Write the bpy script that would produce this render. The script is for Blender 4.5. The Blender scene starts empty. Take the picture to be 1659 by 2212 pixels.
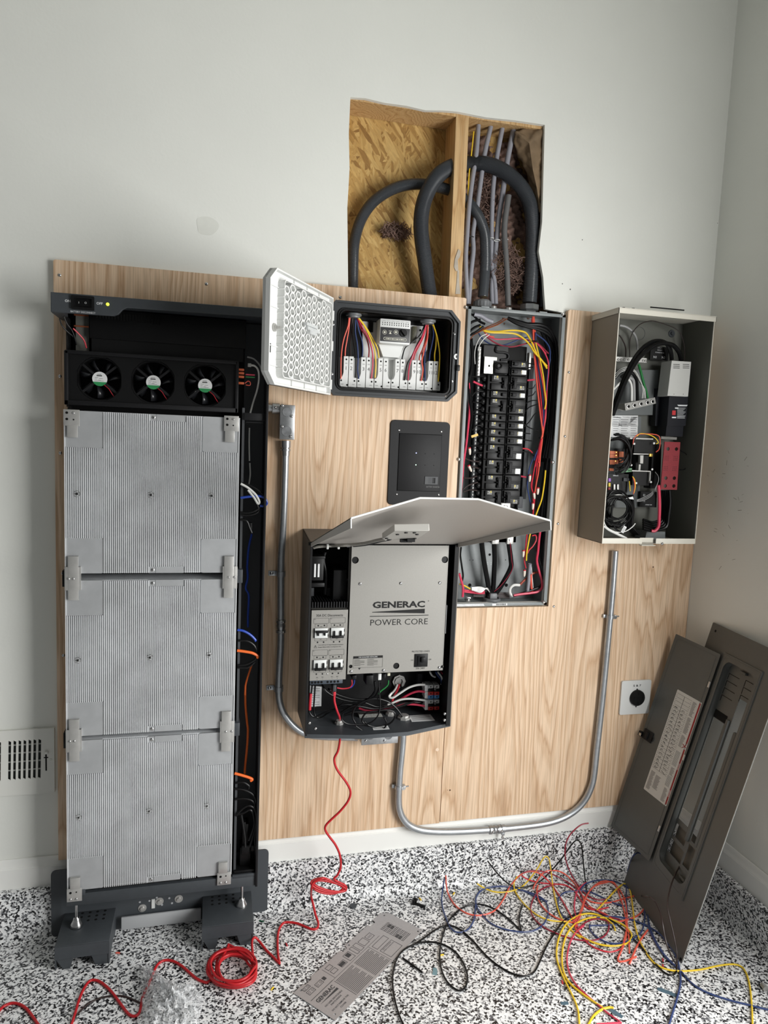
import bpy, bmesh, math, random
from mathutils import Vector, Matrix
from mathutils.geometry import tessellate_polygon
random.seed(7)
SC = bpy.context.scene
COL = SC.collection
W_, H_ = 1659, 2212

# ------------------------------------------------------------------ camera
CF, YAW, PITCH, ROLL = 1503.455, 0.244374, 0.104485, 0.0408937
CP = Vector((0.43665, -2.18153, 1.54717))
fw = Vector((math.sin(YAW)*math.cos(PITCH), math.cos(YAW)*math.cos(PITCH), -math.sin(PITCH)))
r0 = Vector((math.cos(YAW), -math.sin(YAW), 0)); u0 = r0.cross(fw)
CRT = math.cos(ROLL)*r0 + math.sin(ROLL)*u0
CUP = -math.sin(ROLL)*r0 + math.cos(ROLL)*u0
cam = bpy.data.cameras.new('camera'); camo = bpy.data.objects.new('camera', cam); COL.objects.link(camo)
cam.sensor_fit = 'HORIZONTAL'; cam.sensor_width = 36; cam.lens = CF/W_*36; cam.clip_start = .02
m = Matrix((( CRT.x, CUP.x, -fw.x, CP.x), (CRT.y, CUP.y, -fw.y, CP.y), (CRT.z, CUP.z, -fw.z, CP.z), (0,0,0,1)))
camo.matrix_world = m
SC.camera = camo

# ------------------------------------------------------------------ light
SC.view_settings.view_transform = 'Standard'
try: SC.view_settings.look = 'None'
except Exception: pass
SC.view_settings.gamma = 1.0; SC.view_settings.use_curve_mapping = False
SC.view_settings.exposure = 0.0
world = bpy.data.worlds.new('sky'); SC.world = world; world.use_nodes = True
bg = world.node_tree.nodes['Background']; bg.inputs[0].default_value = (.97, .99, 1, 1); bg.inputs[1].default_value = .125
def area(name, loc, direction, sx, sy, power, col=(1,1,1)):
    l = bpy.data.lights.new(name, 'AREA'); l.shape = 'RECTANGLE'; l.size = sx; l.size_y = sy; l.energy = power; l.color = col
    o = bpy.data.objects.new(name, l); COL.objects.link(o); o.location = loc
    o.rotation_euler = Vector(direction).to_track_quat('-Z', 'Y').to_euler(); return o
# daylight through the open garage door in the right-hand wall, and the bright drive beyond the other bay
area('garage_door_daylight', (2.50, -1.95, 1.30), (-.7, .7, -.30), 1.3, 1.8, 104, (1, 1, .985))

# ------------------------------------------------------------------ helpers
def S(r, g, b):
    f = lambda c: ((c/255+.055)/1.055)**2.4 if c/255 > .04045 else c/255/12.92
    return (f(r), f(g), f(b), 1)
CR = dict(A=(80,540,.3255), B=(80,1000,.3255), C=(60,1480,.3496), D=(0,1780,.3858), E=(560,550,.27728), F=(720,190,.31344),
          G=(970,640,.16275), H=(970,980,.16275), I=(1230,640,.19892), J=(1230,900,.19892), K=(620,1060,.34961), L=(640,1380,.22905),
          M=(560,840,.27728), N=(1280,1320,.36164), O=(600,1780,.3255), Q=(1100,1750,.33695), T=(980,1760,.25316), V=(650,1290,.12658), Z=(0,0,1))
def ray(px, py): return fw + (px-W_/2)/CF*CRT - (py-H_/2)/CF*CUP
def at(k, x, y, val, axis=1):
    """point of the place seen at a spot of the photograph, on the plane where that axis has that value"""
    ox, oy, s = CR[k]; d = ray(ox+s*x, oy+s*y); return CP + d*((val-CP[axis])/d[axis])
def path(k, pts, y):
    n = len(pts); out = []
    for i, p in enumerate(pts):
        if len(p) > 2: yy = p[2]
        elif isinstance(y, (list, tuple)): yy = y[0]+(y[1]-y[0])*i/max(1, n-1)
        else: yy = y
        out.append(at(k, p[0], p[1], yy))
    return out
MATS = {}
def nodes(name):
    m = bpy.data.materials.new(name); m.use_nodes = True; nt = m.node_tree
    return m, nt, nt.nodes['Principled BSDF']
def N(nt, t, **kw):
    n = nt.nodes.new(t)
    for k, v in kw.items():
        if k.startswith('_'): setattr(n, k[1:], v)
        else: n.inputs[k.replace('__', ' ')].default_value = v
    return n
def mat(name, c, rough=.5, metal=0, var=0, vs=40, bump=0, bs=200, emit=None, stretch=None, coat=0):
    m, nt, b = nodes(name)
    b.inputs['Base Color'].default_value = c; b.inputs['Roughness'].default_value = rough; b.inputs['Metallic'].default_value = metal
    if max(c[:3]) < .02: b.inputs['Specular IOR Level'].default_value = .28
    if coat: b.inputs['Coat Weight'].default_value = coat
    tc = N(nt, 'ShaderNodeTexCoord'); src = tc.outputs['Object']
    if stretch:
        mp = N(nt, 'ShaderNodeMapping'); mp.inputs['Scale'].default_value = stretch; nt.links.new(src, mp.inputs[0]); src = mp.outputs[0]
    if var:
        no = N(nt, 'ShaderNodeTexNoise', Scale=vs, Detail=4.0); nt.links.new(src, no.inputs['Vector'])
        rp = N(nt, 'ShaderNodeValToRGB'); e = rp.color_ramp.elements
        e[0].position = .3; e[1].position = .7
        e[0].color = tuple(max(0, x*(1-var)) for x in c[:3])+(1,); e[1].color = tuple(min(1, x*(1+var)) for x in c[:3])+(1,)
        nt.links.new(no.outputs[0], rp.inputs[0]); nt.links.new(rp.outputs[0], b.inputs['Base Color'])
    if bump:
        no = N(nt, 'ShaderNodeTexNoise', Scale=bs, Detail=3.0); nt.links.new(src, no.inputs['Vector'])
        bp = N(nt, 'ShaderNodeBump', Strength=bump, Distance=.002); nt.links.new(no.outputs[0], bp.inputs['Height']); nt.links.new(bp.outputs[0], b.inputs['Normal'])
    if emit: b.inputs['Emission Color'].default_value = emit[0]; b.inputs['Emission Strength'].default_value = emit[1]
    MATS[name] = m; return m

class MB:
    def __init__(s): s.v = []; s.f = []; s.sm = []
    def add(s, vs, fs, smooth=False):
        o = len(s.v); s.v += [Vector(v) for v in vs]
        for f in fs: s.f.append([i+o for i in f]); s.sm.append(smooth)
        return s
    def box(s, x0, x1, y0, y1, z0, z1, M=None):
        vs = [Vector((x, y, z)) for x in (x0, x1) for y in (y0, y1) for z in (z0, z1)]
        if M: vs = [M @ v for v in vs]
        return s.add(vs, [(0,1,3,2),(4,6,7,5),(0,4,5,1),(2,3,7,6),(0,2,6,4),(1,5,7,3)])
    def bbox(s, x0, x1, y0, y1, z0, z1, b=.002, M=None):
        """box with chamfered edges"""
        b = min(b, (x1-x0)/2.2, (y1-y0)/2.2, (z1-z0)/2.2)
        bm = bmesh.new(); bmesh.ops.create_cube(bm, size=1)
        for v in bm.verts: v.co = Vector((x0+(x1-x0)*(v.co.x+.5), y0+(y1-y0)*(v.co.y+.5), z0+(z1-z0)*(v.co.z+.5)))
        bmesh.ops.bevel(bm, geom=list(bm.edges), offset=b, segments=2, affect='EDGES', profile=.5)
        bm.verts.index_update(); vs = [(M @ v.co if M else v.co.copy()) for v in bm.verts]
        s.add(vs, [[v.index for v in f.verts] for f in bm.faces]); bm.free(); return s
    def prism(s, poly, y0, y1, M=None, holes=()):
        """polygon(s) in x,z pushed from y0 (front) to y1"""
        loops = [list(poly)]+[list(h) for h in holes]
        tri = tessellate_polygon([[Vector((p[0], p[1], 0)) for p in l] for l in loops])
        flat = [p for l in loops for p in l]; n = len(flat)
        vs = [Vector((p[0], y0, p[1])) for p in flat]+[Vector((p[0], y1, p[1])) for p in flat]
        if M: vs = [M @ v for v in vs]
        fs = [tuple(t) for t in tri]+[tuple(i+n for i in reversed(t)) for t in tri]
        o = 0
        for l in loops:
            k = len(l)
            for i in range(k):
                a, b = o+i, o+(i+1) % k; fs.append((a, b, b+n, a+n))
            o += k
        return s.add(vs, fs)
    def cyl(s, p0, p1, r, n=16, r1=None, caps=True, smooth=True):
        p0, p1 = Vector(p0), Vector(p1); d = (p1-p0).normalized(); r1 = r if r1 is None else r1
        a = d.orthogonal().normalized(); b = d.cross(a)
        ring = lambda p, rr: [p+rr*(math.cos(2*math.pi*i/n)*a+math.sin(2*math.pi*i/n)*b) for i in range(n)]
        vs = ring(p0, r)+ring(p1, r1)
        s.add(vs, [(i, (i+1) % n, n+(i+1) % n, n+i) for i in range(n)], smooth)
        if caps: s.add(vs, [tuple(range(n-1, -1, -1)), tuple(range(n, 2*n))])
        return s
    def lathe(s, c, axis, prof, n=20):
        axis = Vector(axis).normalized(); a = axis.orthogonal().normalized(); b = axis.cross(a); c = Vector(c); vs = []
        for h, r in prof: vs += [c+axis*h+r*(math.cos(2*math.pi*i/n)*a+math.sin(2*math.pi*i/n)*b) for i in range(n)]
        m = len(prof)
        fs = [(j*n+i, j*n+(i+1) % n, (j+1)*n+(i+1) % n, (j+1)*n+i) for j in range(m-1) for i in range(n)]
        s.add(vs, fs, True); s.add(vs, [tuple(range(n-1, -1, -1)), tuple(range((m-1)*n, m*n))]); return s
    def tube(s, pts, r, n=8, sub=5, ridge=0, smooth=True):
        pts = [Vector(p) for p in pts]; P = []
        if sub > 1 and len(pts) > 2:
            q = [2*pts[0]-pts[1]]+pts+[2*pts[-1]-pts[-2]]
            for i in range(1, len(q)-2):
                for j in range(sub):
                    t = j/sub; p0, p1, p2, p3 = q[i-1:i+3]
                    P.append(.5*((2*p1)+(p2-p0)*t+(2*p0-5*p1+4*p2-p3)*t*t+(3*p1-p0-3*p2+p3)*t**3))
            P.append(pts[-1])
        else: P = pts
        vs = []; prev = None
        for i, p in enumerate(P):
            d = (P[min(i+1, len(P)-1)]-P[max(i-1, 0)])
            if d.length < 1e-9: d = Vector((0, 0, 1))
            d.normalize()
            a = d.orthogonal().normalized() if prev is None else (prev-d*prev.dot(d)).normalized()
            prev = a; b = d.cross(a); rr = r*(1+ridge*(1 if i % 2 else -1)) if ridge else r
            vs += [p+rr*(math.cos(2*math.pi*k/n)*a+math.sin(2*math.pi*k/n)*b) for k in range(n)]
        m = len(P)
        s.add(vs, [(j*n+i, j*n+(i+1) % n, (j+1)*n+(i+1) % n, (j+1)*n+i) for j in range(m-1) for i in range(n)], smooth)
        s.add(vs, [tuple(range(n-1, -1, -1)), tuple(range((m-1)*n, m*n))]); return s
    def screw(s, p, r=.004, h=.0025, d=(0,-1,0)):
        """pan head with a recess"""
        p = Vector(p); d = Vector(d).normalized()
        s.lathe(p, d, [(0, r), (h*.5, r*.98), (h*.85, r*.75), (h, r*.5), (h*.55, r*.35), (h*.5, .0002)], 12); return s
    def build(s, name, m, parent=None, bev=0):
        me = bpy.data.meshes.new(name); org = parent_world(parent)
        me.from_pydata([v-org for v in s.v], [], s.f); me.polygons.foreach_set('use_smooth', s.sm)
        bm = bmesh.new(); bm.from_mesh(me); bmesh.ops.recalc_face_normals(bm, faces=bm.faces); bm.to_mesh(me); bm.free()
        try: me.set_sharp_from_angle(angle=.7)
        except Exception: pass
        if m: me.materials.append(m)
        o = bpy.data.objects.new(name, me); COL.objects.link(o)
        if parent: o.parent = parent
        if bev:
            md = o.modifiers.new('bevel', 'BEVEL'); md.width = bev; md.segments = 2; md.limit_method = 'ANGLE'
        return o
ORG = {}
def parent_world(p):
    return ORG.get(p.name, Vector((0,0,0))) if p else Vector((0,0,0))
def tag(o, label, cat, group=None, kind=None):
    o['label'] = label; o['category'] = cat
    if group: o['group'] = group
    if kind: o['kind'] = kind
    return o
def thing(name, label, cat, loc=(0,0,0), group=None):
    o = bpy.data.objects.new(name, None); COL.objects.link(o); o.location = loc; o.empty_display_size = .05
    ORG[o.name] = Vector(loc); return tag(o, label, cat, group)
def part(o, parent):
    """sub-part frames share their parent's origin"""
    ORG[o.name] = ORG.get(parent.name, Vector((0,0,0))); return o
def sub(mb, name, m, parent):
    """a piece of a part"""
    ORG[parent.name] = ORG.get(parent.name) or parent_world(parent.parent)
    return mb.build(name, m, parent)
def struct(mb, name, m):
    o = mb.build(name, m); o['kind'] = 'structure'; return o
def dup(root, loc, label=None, group=None):
    r = root.copy(); COL.objects.link(r); r.location = loc
    if label: r['label'] = label
    if group: r['group'] = group
    for ch in list(root.children):
        c = ch.copy(); COL.objects.link(c); c.parent = r
        for g in list(ch.children):
            d = g.copy(); COL.objects.link(d); d.parent = c
    return r
def rrect(x0, x1, z0, z1, r, n=4):
    out = []
    for cx, cz, a0 in ((x1-r, z1-r, 0), (x0+r, z1-r, 90), (x0+r, z0+r, 180), (x1-r, z0+r, 270)):
        for i in range(n+1):
            a = math.radians(a0+90*i/n); out.append((cx+r*math.cos(a), cz+r*math.sin(a)))
    return out
def circ(cx, cz, r, n=20): return [(cx+r*math.cos(2*math.pi*i/n), cz+r*math.sin(2*math.pi*i/n)) for i in range(n)]
DG = bpy.context.evaluated_depsgraph_get
def txt(mb, s, x, z, h, y=None, w=None, bold=0, M=None, align='C', sx=1):
    """flat lettering centred on x,z with capital height h (width fitted to w)"""
    cu = bpy.data.curves.new('t', 'FONT'); cu.body = s; cu.size = 1; cu.offset = bold; cu.resolution_u = 2
    o = bpy.data.objects.new('t', cu); COL.objects.link(o)
    ev = o.evaluated_get(DG()); me = bpy.data.meshes.new_from_object(ev)
    vs = [v.co.copy() for v in me.vertices]; fs = [tuple(p.vertices) for p in me.polygons]
    bpy.data.objects.remove(o); bpy.data.curves.remove(cu); bpy.data.meshes.remove(me)
    if not vs: return mb
    x0 = min(v.x for v in vs); x1 = max(v.x for v in vs); z0 = min(v.y for v in vs); z1 = max(v.y for v in vs)
    sz = h/(z1-z0); sxx = (w/(x1-x0)) if w else sz*sx
    off = {'C': (x0+x1)/2, 'L': x0, 'R': x1}[align]
    out = [Vector((x+(v.x-off)*sxx, y if y is not None else 0, z+(v.y-(z0+z1)/2)*sz)) for v in vs]
    if M: out = [M @ v for v in out]
    return mb.add(out, fs)
def flat(mb, x0, x1, z0, z1, y, M=None):
    vs = [Vector((x0, y, z0)), Vector((x1, y, z0)), Vector((x1, y, z1)), Vector((x0, y, z1))]
    if M: vs = [M @ v for v in vs]
    return mb.add(vs, [(0,1,2,3)])
def frame(mb, x0, x1, z0, z1, y, t=.0006, M=None):
    for a in ((x0,x1,z0,z0+t),(x0,x1,z1-t,z1),(x0,x0+t,z0,z1),(x1-t,x1,z0,z1)): flat(mb, *a, y, M)
    return mb
WN = 0
def wire(name, label, pts, r, m, cat='wire', group=None, n=8, sub_=5):
    o = MB().tube(pts, r, n, sub_).build(name, m); return tag(o, label, cat, group)
ORD = ['topmost','second','third','fourth','fifth','sixth','seventh','eighth','ninth','tenth','eleventh','twelfth','thirteenth']

# ------------------------------------------------------------------ materials
wall_m = mat('wall paint', S(226,227,221), .75, var=.02, vs=3, bump=.15, bs=90)
trim_m = mat('trim paint', S(232,232,228), .45)
def mk_wood(name, light, mid, dark, sc=1.0, fx=16.0):
    m, nt, b = nodes(name); L = nt.links.new
    tc = N(nt, 'ShaderNodeTexCoord'); mp = N(nt, 'ShaderNodeMapping'); mp.inputs['Scale'].default_value = (1*sc, 1*sc, .085*sc); L(tc.outputs['Object'], mp.inputs[0])
    n1 = N(nt, 'ShaderNodeTexNoise', Scale=4.2, Detail=1.5); L(mp.outputs[0], n1.inputs['Vector'])
    n1b = N(nt, 'ShaderNodeTexNoise', Scale=30.0, Detail=3.0); L(mp.outputs[0], n1b.inputs['Vector'])
    a = N(nt, 'ShaderNodeMath', _operation='MULTIPLY'); a.inputs[1].default_value = 26.0; L(n1.outputs[0], a.inputs[0])
    a2 = N(nt, 'ShaderNodeMath', _operation='MULTIPLY_ADD'); a2.inputs[1].default_value = 1.7; L(n1b.outputs[0], a2.inputs[0]); L(a.outputs[0], a2.inputs[2])
    sx = N(nt, 'ShaderNodeSeparateXYZ'); L(tc.outputs['Object'], sx.inputs[0])
    a3 = N(nt, 'ShaderNodeMath', _operation='MULTIPLY_ADD'); a3.inputs[1].default_value = fx; L(sx.outputs[0], a3.inputs[0]); L(a2.outputs[0], a3.inputs[2])
    fr = N(nt, 'ShaderNodeMath', _operation='FRACT'); L(a3.outputs[0], fr.inputs[0])
    rp = N(nt, 'ShaderNodeValToRGB'); e = rp.color_ramp.elements; e[0].position = 0; e[0].color = mid; e[1].position = 1; e[1].color = mid
    for p, cc in ((.13, dark), (.33, light), (.62, light), (.85, mid)): x = rp.color_ramp.elements.new(p); x.color = cc
    L(fr.outputs[0], rp.inputs[0])
    mp2 = N(nt, 'ShaderNodeMapping'); mp2.inputs['Scale'].default_value = (260, 260, 7); L(tc.outputs['Object'], mp2.inputs[0])
    n2 = N(nt, 'ShaderNodeTexNoise', Scale=1.0, Detail=3.0); L(mp2.outputs[0], n2.inputs['Vector'])
    r2 = N(nt, 'ShaderNodeValToRGB'); r2.color_ramp.elements[0].position = .32; r2.color_ramp.elements[0].color = (.64,.6,.56,1); r2.color_ramp.elements[1].position = .58
    L(n2.outputs[0], r2.inputs[0])
    mx = N(nt, 'ShaderNodeMix', _data_type='RGBA', _blend_type='MULTIPLY'); mx.inputs[0].default_value = .6
    L(rp.outputs[0], mx.inputs[6]); L(r2.outputs[0], mx.inputs[7]); L(mx.outputs[2], b.inputs['Base Color'])
    b.inputs['Roughness'].default_value = .55; return m
oak_m = mk_wood('oak veneer', S(226,198,168), S(214,183,151), S(198,163,129))
pine_m = mk_wood('framing lumber', S(206,172,124), S(198,162,112), S(180,140,90), 1.4, 10.0)
def mk_flake(name):
    m, nt, b = nodes(name); L = nt.links.new
    tc = N(nt, 'ShaderNodeTexCoord')
    no = N(nt, 'ShaderNodeTexNoise', Scale=150.0, Detail=2.0); L(tc.outputs['Object'], no.inputs['Vector'])
    mxv = N(nt, 'ShaderNodeMix', _data_type='VECTOR'); mxv.inputs[0].default_value = .006
    L(tc.outputs['Object'], mxv.inputs[4]); L(no.outputs['Color'], mxv.inputs[5])
    v = N(nt, 'ShaderNodeTexVoronoi', Scale=205.0); L(mxv.outputs[1], v.inputs['Vector'])
    sp = N(nt, 'ShaderNodeSeparateColor'); L(v.outputs['Color'], sp.inputs[0])
    rp = N(nt, 'ShaderNodeValToRGB'); cr = rp.color_ramp; cr.interpolation = 'CONSTANT'
    cr.elements[0].position = 0; cr.elements[0].color = S(22,22,25); cr.elements[1].position = .20; cr.elements[1].color = S(95,96,100)
    for p, c in ((.31, S(165,166,168)), (.48, S(228,229,230)), (.75, S(242,242,242))):
        x = cr.elements.new(p); x.color = c
    L(sp.outputs[0], rp.inputs[0]); L(rp.outputs[0], b.inputs['Base Color']); b.inputs['Roughness'].default_value = .4
    return m
flake_m = mk_flake('epoxy flake floor')
def mk_osb(name):
    m, nt, b = nodes(name); L = nt.links.new
    tc = N(nt, 'ShaderNodeTexCoord'); cur = None
    for i, (rot, sc) in enumerate(((.35, (13,13,75)), (-.45, (80,80,14)), (1.15, (14,14,95)), (.12, (95,95,15)), (-.9, (15,15,100)), (.6, (90,90,16)))):
        mp = N(nt, 'ShaderNodeMapping'); mp.inputs['Rotation'].default_value = (0, rot, 0); L(tc.outputs['Object'], mp.inputs[0])
        m2 = N(nt, 'ShaderNodeMapping'); m2.inputs['Scale'].default_value = (sc[0], 1, sc[2]); L(mp.outputs[0], m2.inputs[0])
        v = N(nt, 'ShaderNodeTexVoronoi', Scale=1.0); L(m2.outputs[0], v.inputs['Vector'])
        sp = N(nt, 'ShaderNodeSeparateColor'); L(v.outputs['Color'], sp.inputs[0])
        rp = N(nt, 'ShaderNodeValToRGB'); e = rp.color_ramp.elements; e[0].color = S(160,118,60); e[1].color = S(226,188,118); x = rp.color_ramp.elements.new(.35); x.color = S(200,158,88)
        L(sp.outputs[i % 3], rp.inputs[0])
        gr = N(nt, 'ShaderNodeTexNoise', Scale=3.0, Detail=4.0); L(m2.outputs[0], gr.inputs['Vector'])
        mm = N(nt, 'ShaderNodeMix', _data_type='RGBA', _blend_type='MULTIPLY'); mm.inputs[0].default_value = .5; L(rp.outputs[0], mm.inputs[6]); L(gr.outputs[0], mm.inputs[7])
        if cur is None: cur = mm.outputs[2]
        else:
            th = N(nt, 'ShaderNodeMath', _operation='GREATER_THAN'); th.inputs[1].default_value = .62; L(sp.outputs[(i+1) % 3], th.inputs[0])
            mx = N(nt, 'ShaderNodeMix', _data_type='RGBA'); L(th.outputs[0], mx.inputs[0]); L(cur, mx.inputs[6]); L(mm.outputs[2], mx.inputs[7]); cur = mx.outputs[2]
    L(cur, b.inputs['Base Color']); b.inputs['Roughness'].default_value = .7; return m
osb_m = mk_osb('oriented strand board')
char_m = mat('charcoal powder coat', S(60,64,68), .5, var=.06, vs=60)
black_m = mat('black plastic', S(13,13,14), .45)
blacks_m = mat('black satin steel', S(22,22,24), .55)
inner_m = mat('dark interior', S(17,17,18), .6)
alu_m = mat('cast aluminium', S(226,228,230), .42, metal=.35, var=.1, vs=12, stretch=(1,1,1))
alup_m = mat('machined aluminium pad', S(182,184,186), .5, metal=.45, var=.06, vs=30)
nickel_m = mat('nickel plate', S(186,185,182), .36, metal=.5, var=.08, vs=40)
chrome_m = mat('bright screw metal', S(205,205,205), .22, metal=1)
galv_m = mat('galvanised conduit', S(176,180,184), .35, metal=.75, var=.08, vs=50)
die_m = mat('die cast zinc', S(170,172,174), .3, metal=.85, var=.12, vs=60)
plate_m = mat('brushed plate', S(143,141,136), .5, metal=.25, var=.03, vs=260)
beige_m = mat('transfer switch grey paint', S(138,132,121), .5, var=.02, vs=300)
panel_m = mat('panel grey paint', S(128,133,134), .45, var=.04, vs=60)
pcov_m = mat('panel cover grey paint', S(84,86,84), .45, var=.03, vs=20)
white_m = mat('white plastic', S(216,217,215), .45)
whitep_m = mat('white paper', S(225,226,226), .7)
greyt_m = mat('grey label text', S(130,130,130), .7)
ink_m = mat('black ink', S(20,20,20), .6)
wink_m = mat('white ink', S(220,222,224), .6)
flex_m = mat('grey flexible conduit', S(60,63,67), .25)
pvc_m = mat('grey pvc', S(110,112,114), .45)
cab_m = mat('grey cable sheath', S(142,142,150), .4)
copper_m = mat('bare copper', S(190,110,75), .35, metal=.8)
kraft_m = mat('kraft paper', S(118,98,74), .8, var=.25, vs=20, bump=.5, bs=40)
wool_m = mat('brown mineral wool', S(120,96,86), .95, var=.35, vs=40, bump=1, bs=120)
wc = dict(red=mat('red wire', S(196,44,58), .35), pink=mat('rose red wire', S(206,62,88), .35), orange=mat('orange red wire', S(222,92,74), .35), black=mat('black wire', S(14,14,15), .32), white=mat('white wire', S(226,226,222), .4),
          yellow=mat('yellow wire', S(232,196,48), .35), blue=mat('blue wire', S(50,66,112), .35), green=mat('green wire', S(40,120,62), .35), grey=mat('grey wire', S(150,150,150), .4),
          maroon=mat('maroon wire', S(140,34,54), .35), cobalt=mat('cobalt wire', S(36,70,170), .35), brightorange=mat('orange cable', S(232,106,40), .4), cord=mat('red cord', S(184,26,34), .4), brown=mat('brown wire', S(42,30,28), .4))

# ================================================================== setting
XR = 2.142
hole = [(.824,2.564),(.87,2.568),(.93,2.5635),(1.0,2.565),(1.06,2.561),(1.12,2.569),(1.163,2.572),(1.26,2.569),(1.36,2.574),(1.462,2.575),(1.468,2.42),(1.474,2.274),(1.468,2.18),(1.49,2.10),(1.497,2.05),(1.505,1.998),
        (1.566,1.992),(1.566,1.004),(1.24,1.004),(1.238,1.9),(.84,1.9),(.837,2.01),(.831,2.14),(.826,2.243),(.829,2.36),(.823,2.46)]
b = MB(); b.prism([(-1.6,0),(XR,0),(XR,3.3),(-1.6,3.3)], 0, .013, holes=[hole]); struct(b, 'wall_back', wall_m)
# right-hand wall with the garage door opening
b = MB(); b.box(XR, XR+.12, -1.04, .013, 0, 3.3); b.box(XR, XR+.12, -2.95, -1.04, 2.15, 3.3); b.box(XR, XR+.12, -5.4, -2.95, 0, 3.3); struct(b, 'wall_right', wall_m)
b = MB(); b.box(-3.2, XR+3.5, -5.4, .2, -.1, 0); struct(b, 'floor', flake_m)
b = MB(); b.box(-1.6, XR+.12, -5.4, .013, 3.3, 3.4); struct(b, 'ceiling', wall_m)
def curb(pts, y0):
    return pts
b = MB()
prof = [(-.030,.15),(-.030,.022),(-.034,.012),(-.042,.004),(-.055,0),(0,0),(0,.15)]
b.add([(-1.6,y,z) for y,z in prof]+[(XR,y,z) for y,z in prof], [(i,(i+1)%7,7+(i+1)%7,7+i) for i in range(7)]); struct(b, 'trim_1', flake_m)
b = MB(); b.add([(XR+y,-1.04,z) for y,z in prof]+[(XR+y,0,z) for y,z in prof], [(i,(i+1)%7,7+(i+1)%7,7+i) for i in range(7)]+[tuple(range(7))]); struct(b, 'trim_2', flake_m)
bprof = [(-.014,.15),(-.014,.212),(-.0125,.2135),(-.0125,.2155),(-.011,.217),(-.008,.228),(-.007,.236),(-.004,.24),(0,.24),(0,.15)]
nb = len(bprof)
b = MB(); b.add([(-1.6,y,z) for y,z in bprof]+[(XR,y,z) for y,z in bprof], [(i,(i+1)%nb,nb+(i+1)%nb,nb+i) for i in range(nb)]); struct(b, 'baseboard_back', trim_m)
b = MB(); b.add([(XR+y,-1.04,z) for y,z in bprof]+[(XR+y,0,z) for y,z in bprof], [(i,(i+1)%nb,nb+(i+1)%nb,nb+i) for i in range(nb)]+[tuple(range(nb))]); struct(b, 'baseboard_right', trim_m)
# framing seen through the hole
b = MB(); b.box(.7, 1.7, .116, .128, .9, 2.7); struct(b, 'sheathing', osb_m)
b = MB()
sq = [(1.165,.013),(1.207,.013),(1.207,.114),(1.165,.114)]
b.add([(x,y,2.6) for x,y in sq]+[(x+.014,y,1.0) for x,y in sq], [(0,1,2,3),(7,6,5,4)]+[(i,(i+1)%4,4+(i+1)%4,4+i) for i in range(4)]); st = struct(b, 'stud', pine_m)
b = MB(); b.box(.775,.813,.013,.114,.95,2.7); struct(b, 'stud', pine_m)
b = MB(); b.box(1.585,1.62,.013,.114,.95,2.7); struct(b, 'stud', pine_m)
b = MB(); b.box(.813,1.165,.014,.114,2.563,2.60); struct(b, 'fire_block', pine_m)
b = MB(); b.box(1.207,1.585,.014,.114,2.566,2.60); struct(b, 'fire_block', pine_m)
# dark round holes bored through the stud, and a smear of grey compound on its face
b = MB()
for p in ((825,545),(800,740)):
    q = at('F', p[0], p[1], 1.1685, 0); b.lathe((1.1695 if p[1]<600 else 1.172, .063, q.z), (-1,0,0), [(0,.031),(.0015,.031)], 24)
b.build('bored_hole', mat('hole shadow brown', S(40,28,18), .9), st)
b = MB(); pts = [at('F', x, y, .011) for x,y in ((862,1110),(878,1125),(872,1165),(858,1185),(862,1260),(845,1262),(832,1235),(838,1180))]
b.add(pts, [tuple(range(8))]); pts2 = [at('F', x, y, .0115) for x,y in ((855,1255),(868,1258),(868,1340),(876,1420),(842,1420),(850,1340))]; b.add(pts2, [tuple(range(6))])
b.build('joint_compound', mat('grey compound', S(176,166,152), .8, var=.1), st)
# stuffing behind the cables
b = MB(); nx, nz = 60, 110; rnd = random.Random(3)
def lump(x, z): return .012*math.sin(x*61+math.sin(z*23)*2)+.010*math.sin(z*47+math.cos(x*37)*2)+.005*math.sin(x*190+z*130)+.004*math.sin(z*260-x*90)
b.add([(1.21+.37*i/nx, .104+lump(1.21+.37*i/nx, 1.95+.6*j/nz), 1.95+.6*j/nz) for j in range(nz+1) for i in range(nx+1)],
      [(j*(nx+1)+i, j*(nx+1)+i+1, (j+1)*(nx+1)+i+1, (j+1)*(nx+1)+i) for j in range(nz) for i in range(nx)], True)
tag(b.build('wall_insulation', wool_m), 'brown fluffy insulation behind the grey cables in the wall opening', 'insulation', kind='stuff')
def clump(name, label, c, rx, rz, seed, n=420, ry=.018):
    b = MB(); r = random.Random(seed)
    for i in range(n):
        a = r.uniform(0, 6.283); q = math.sqrt(r.random()); p = Vector((c[0]+rx*q*math.cos(a), c[1]+r.uniform(-ry,ry), c[2]+rz*q*math.sin(a)))
        d = Vector((r.uniform(-1,1), r.uniform(-.6,.6), r.uniform(-1,1))).normalized()*.016; e = Vector((r.uniform(-1,1),r.uniform(-1,1),r.uniform(-1,1)))*.007
        b.tube([p-d, p+e, p+d], .0009, 3, 3)
    return tag(b.build(name, wool_m), label, 'insulation', kind='stuff')
c = at('F', 430, 990, .1); clump('insulation_tuft', 'brown tuft of insulation stuck to the board behind the conduits', c, .05, .022, 5, 260)
c = at('F', 1200, 1260, .06); clump('insulation_tuft', 'loose brown insulation wad behind the dark grey cable above the panel', c, .06, .075, 6, 520)
c = at('F', 1030, 800, .09); clump('insulation_tuft', 'brown insulation wad behind the middle grey cables', c, .035, .1, 8, 420)
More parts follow.
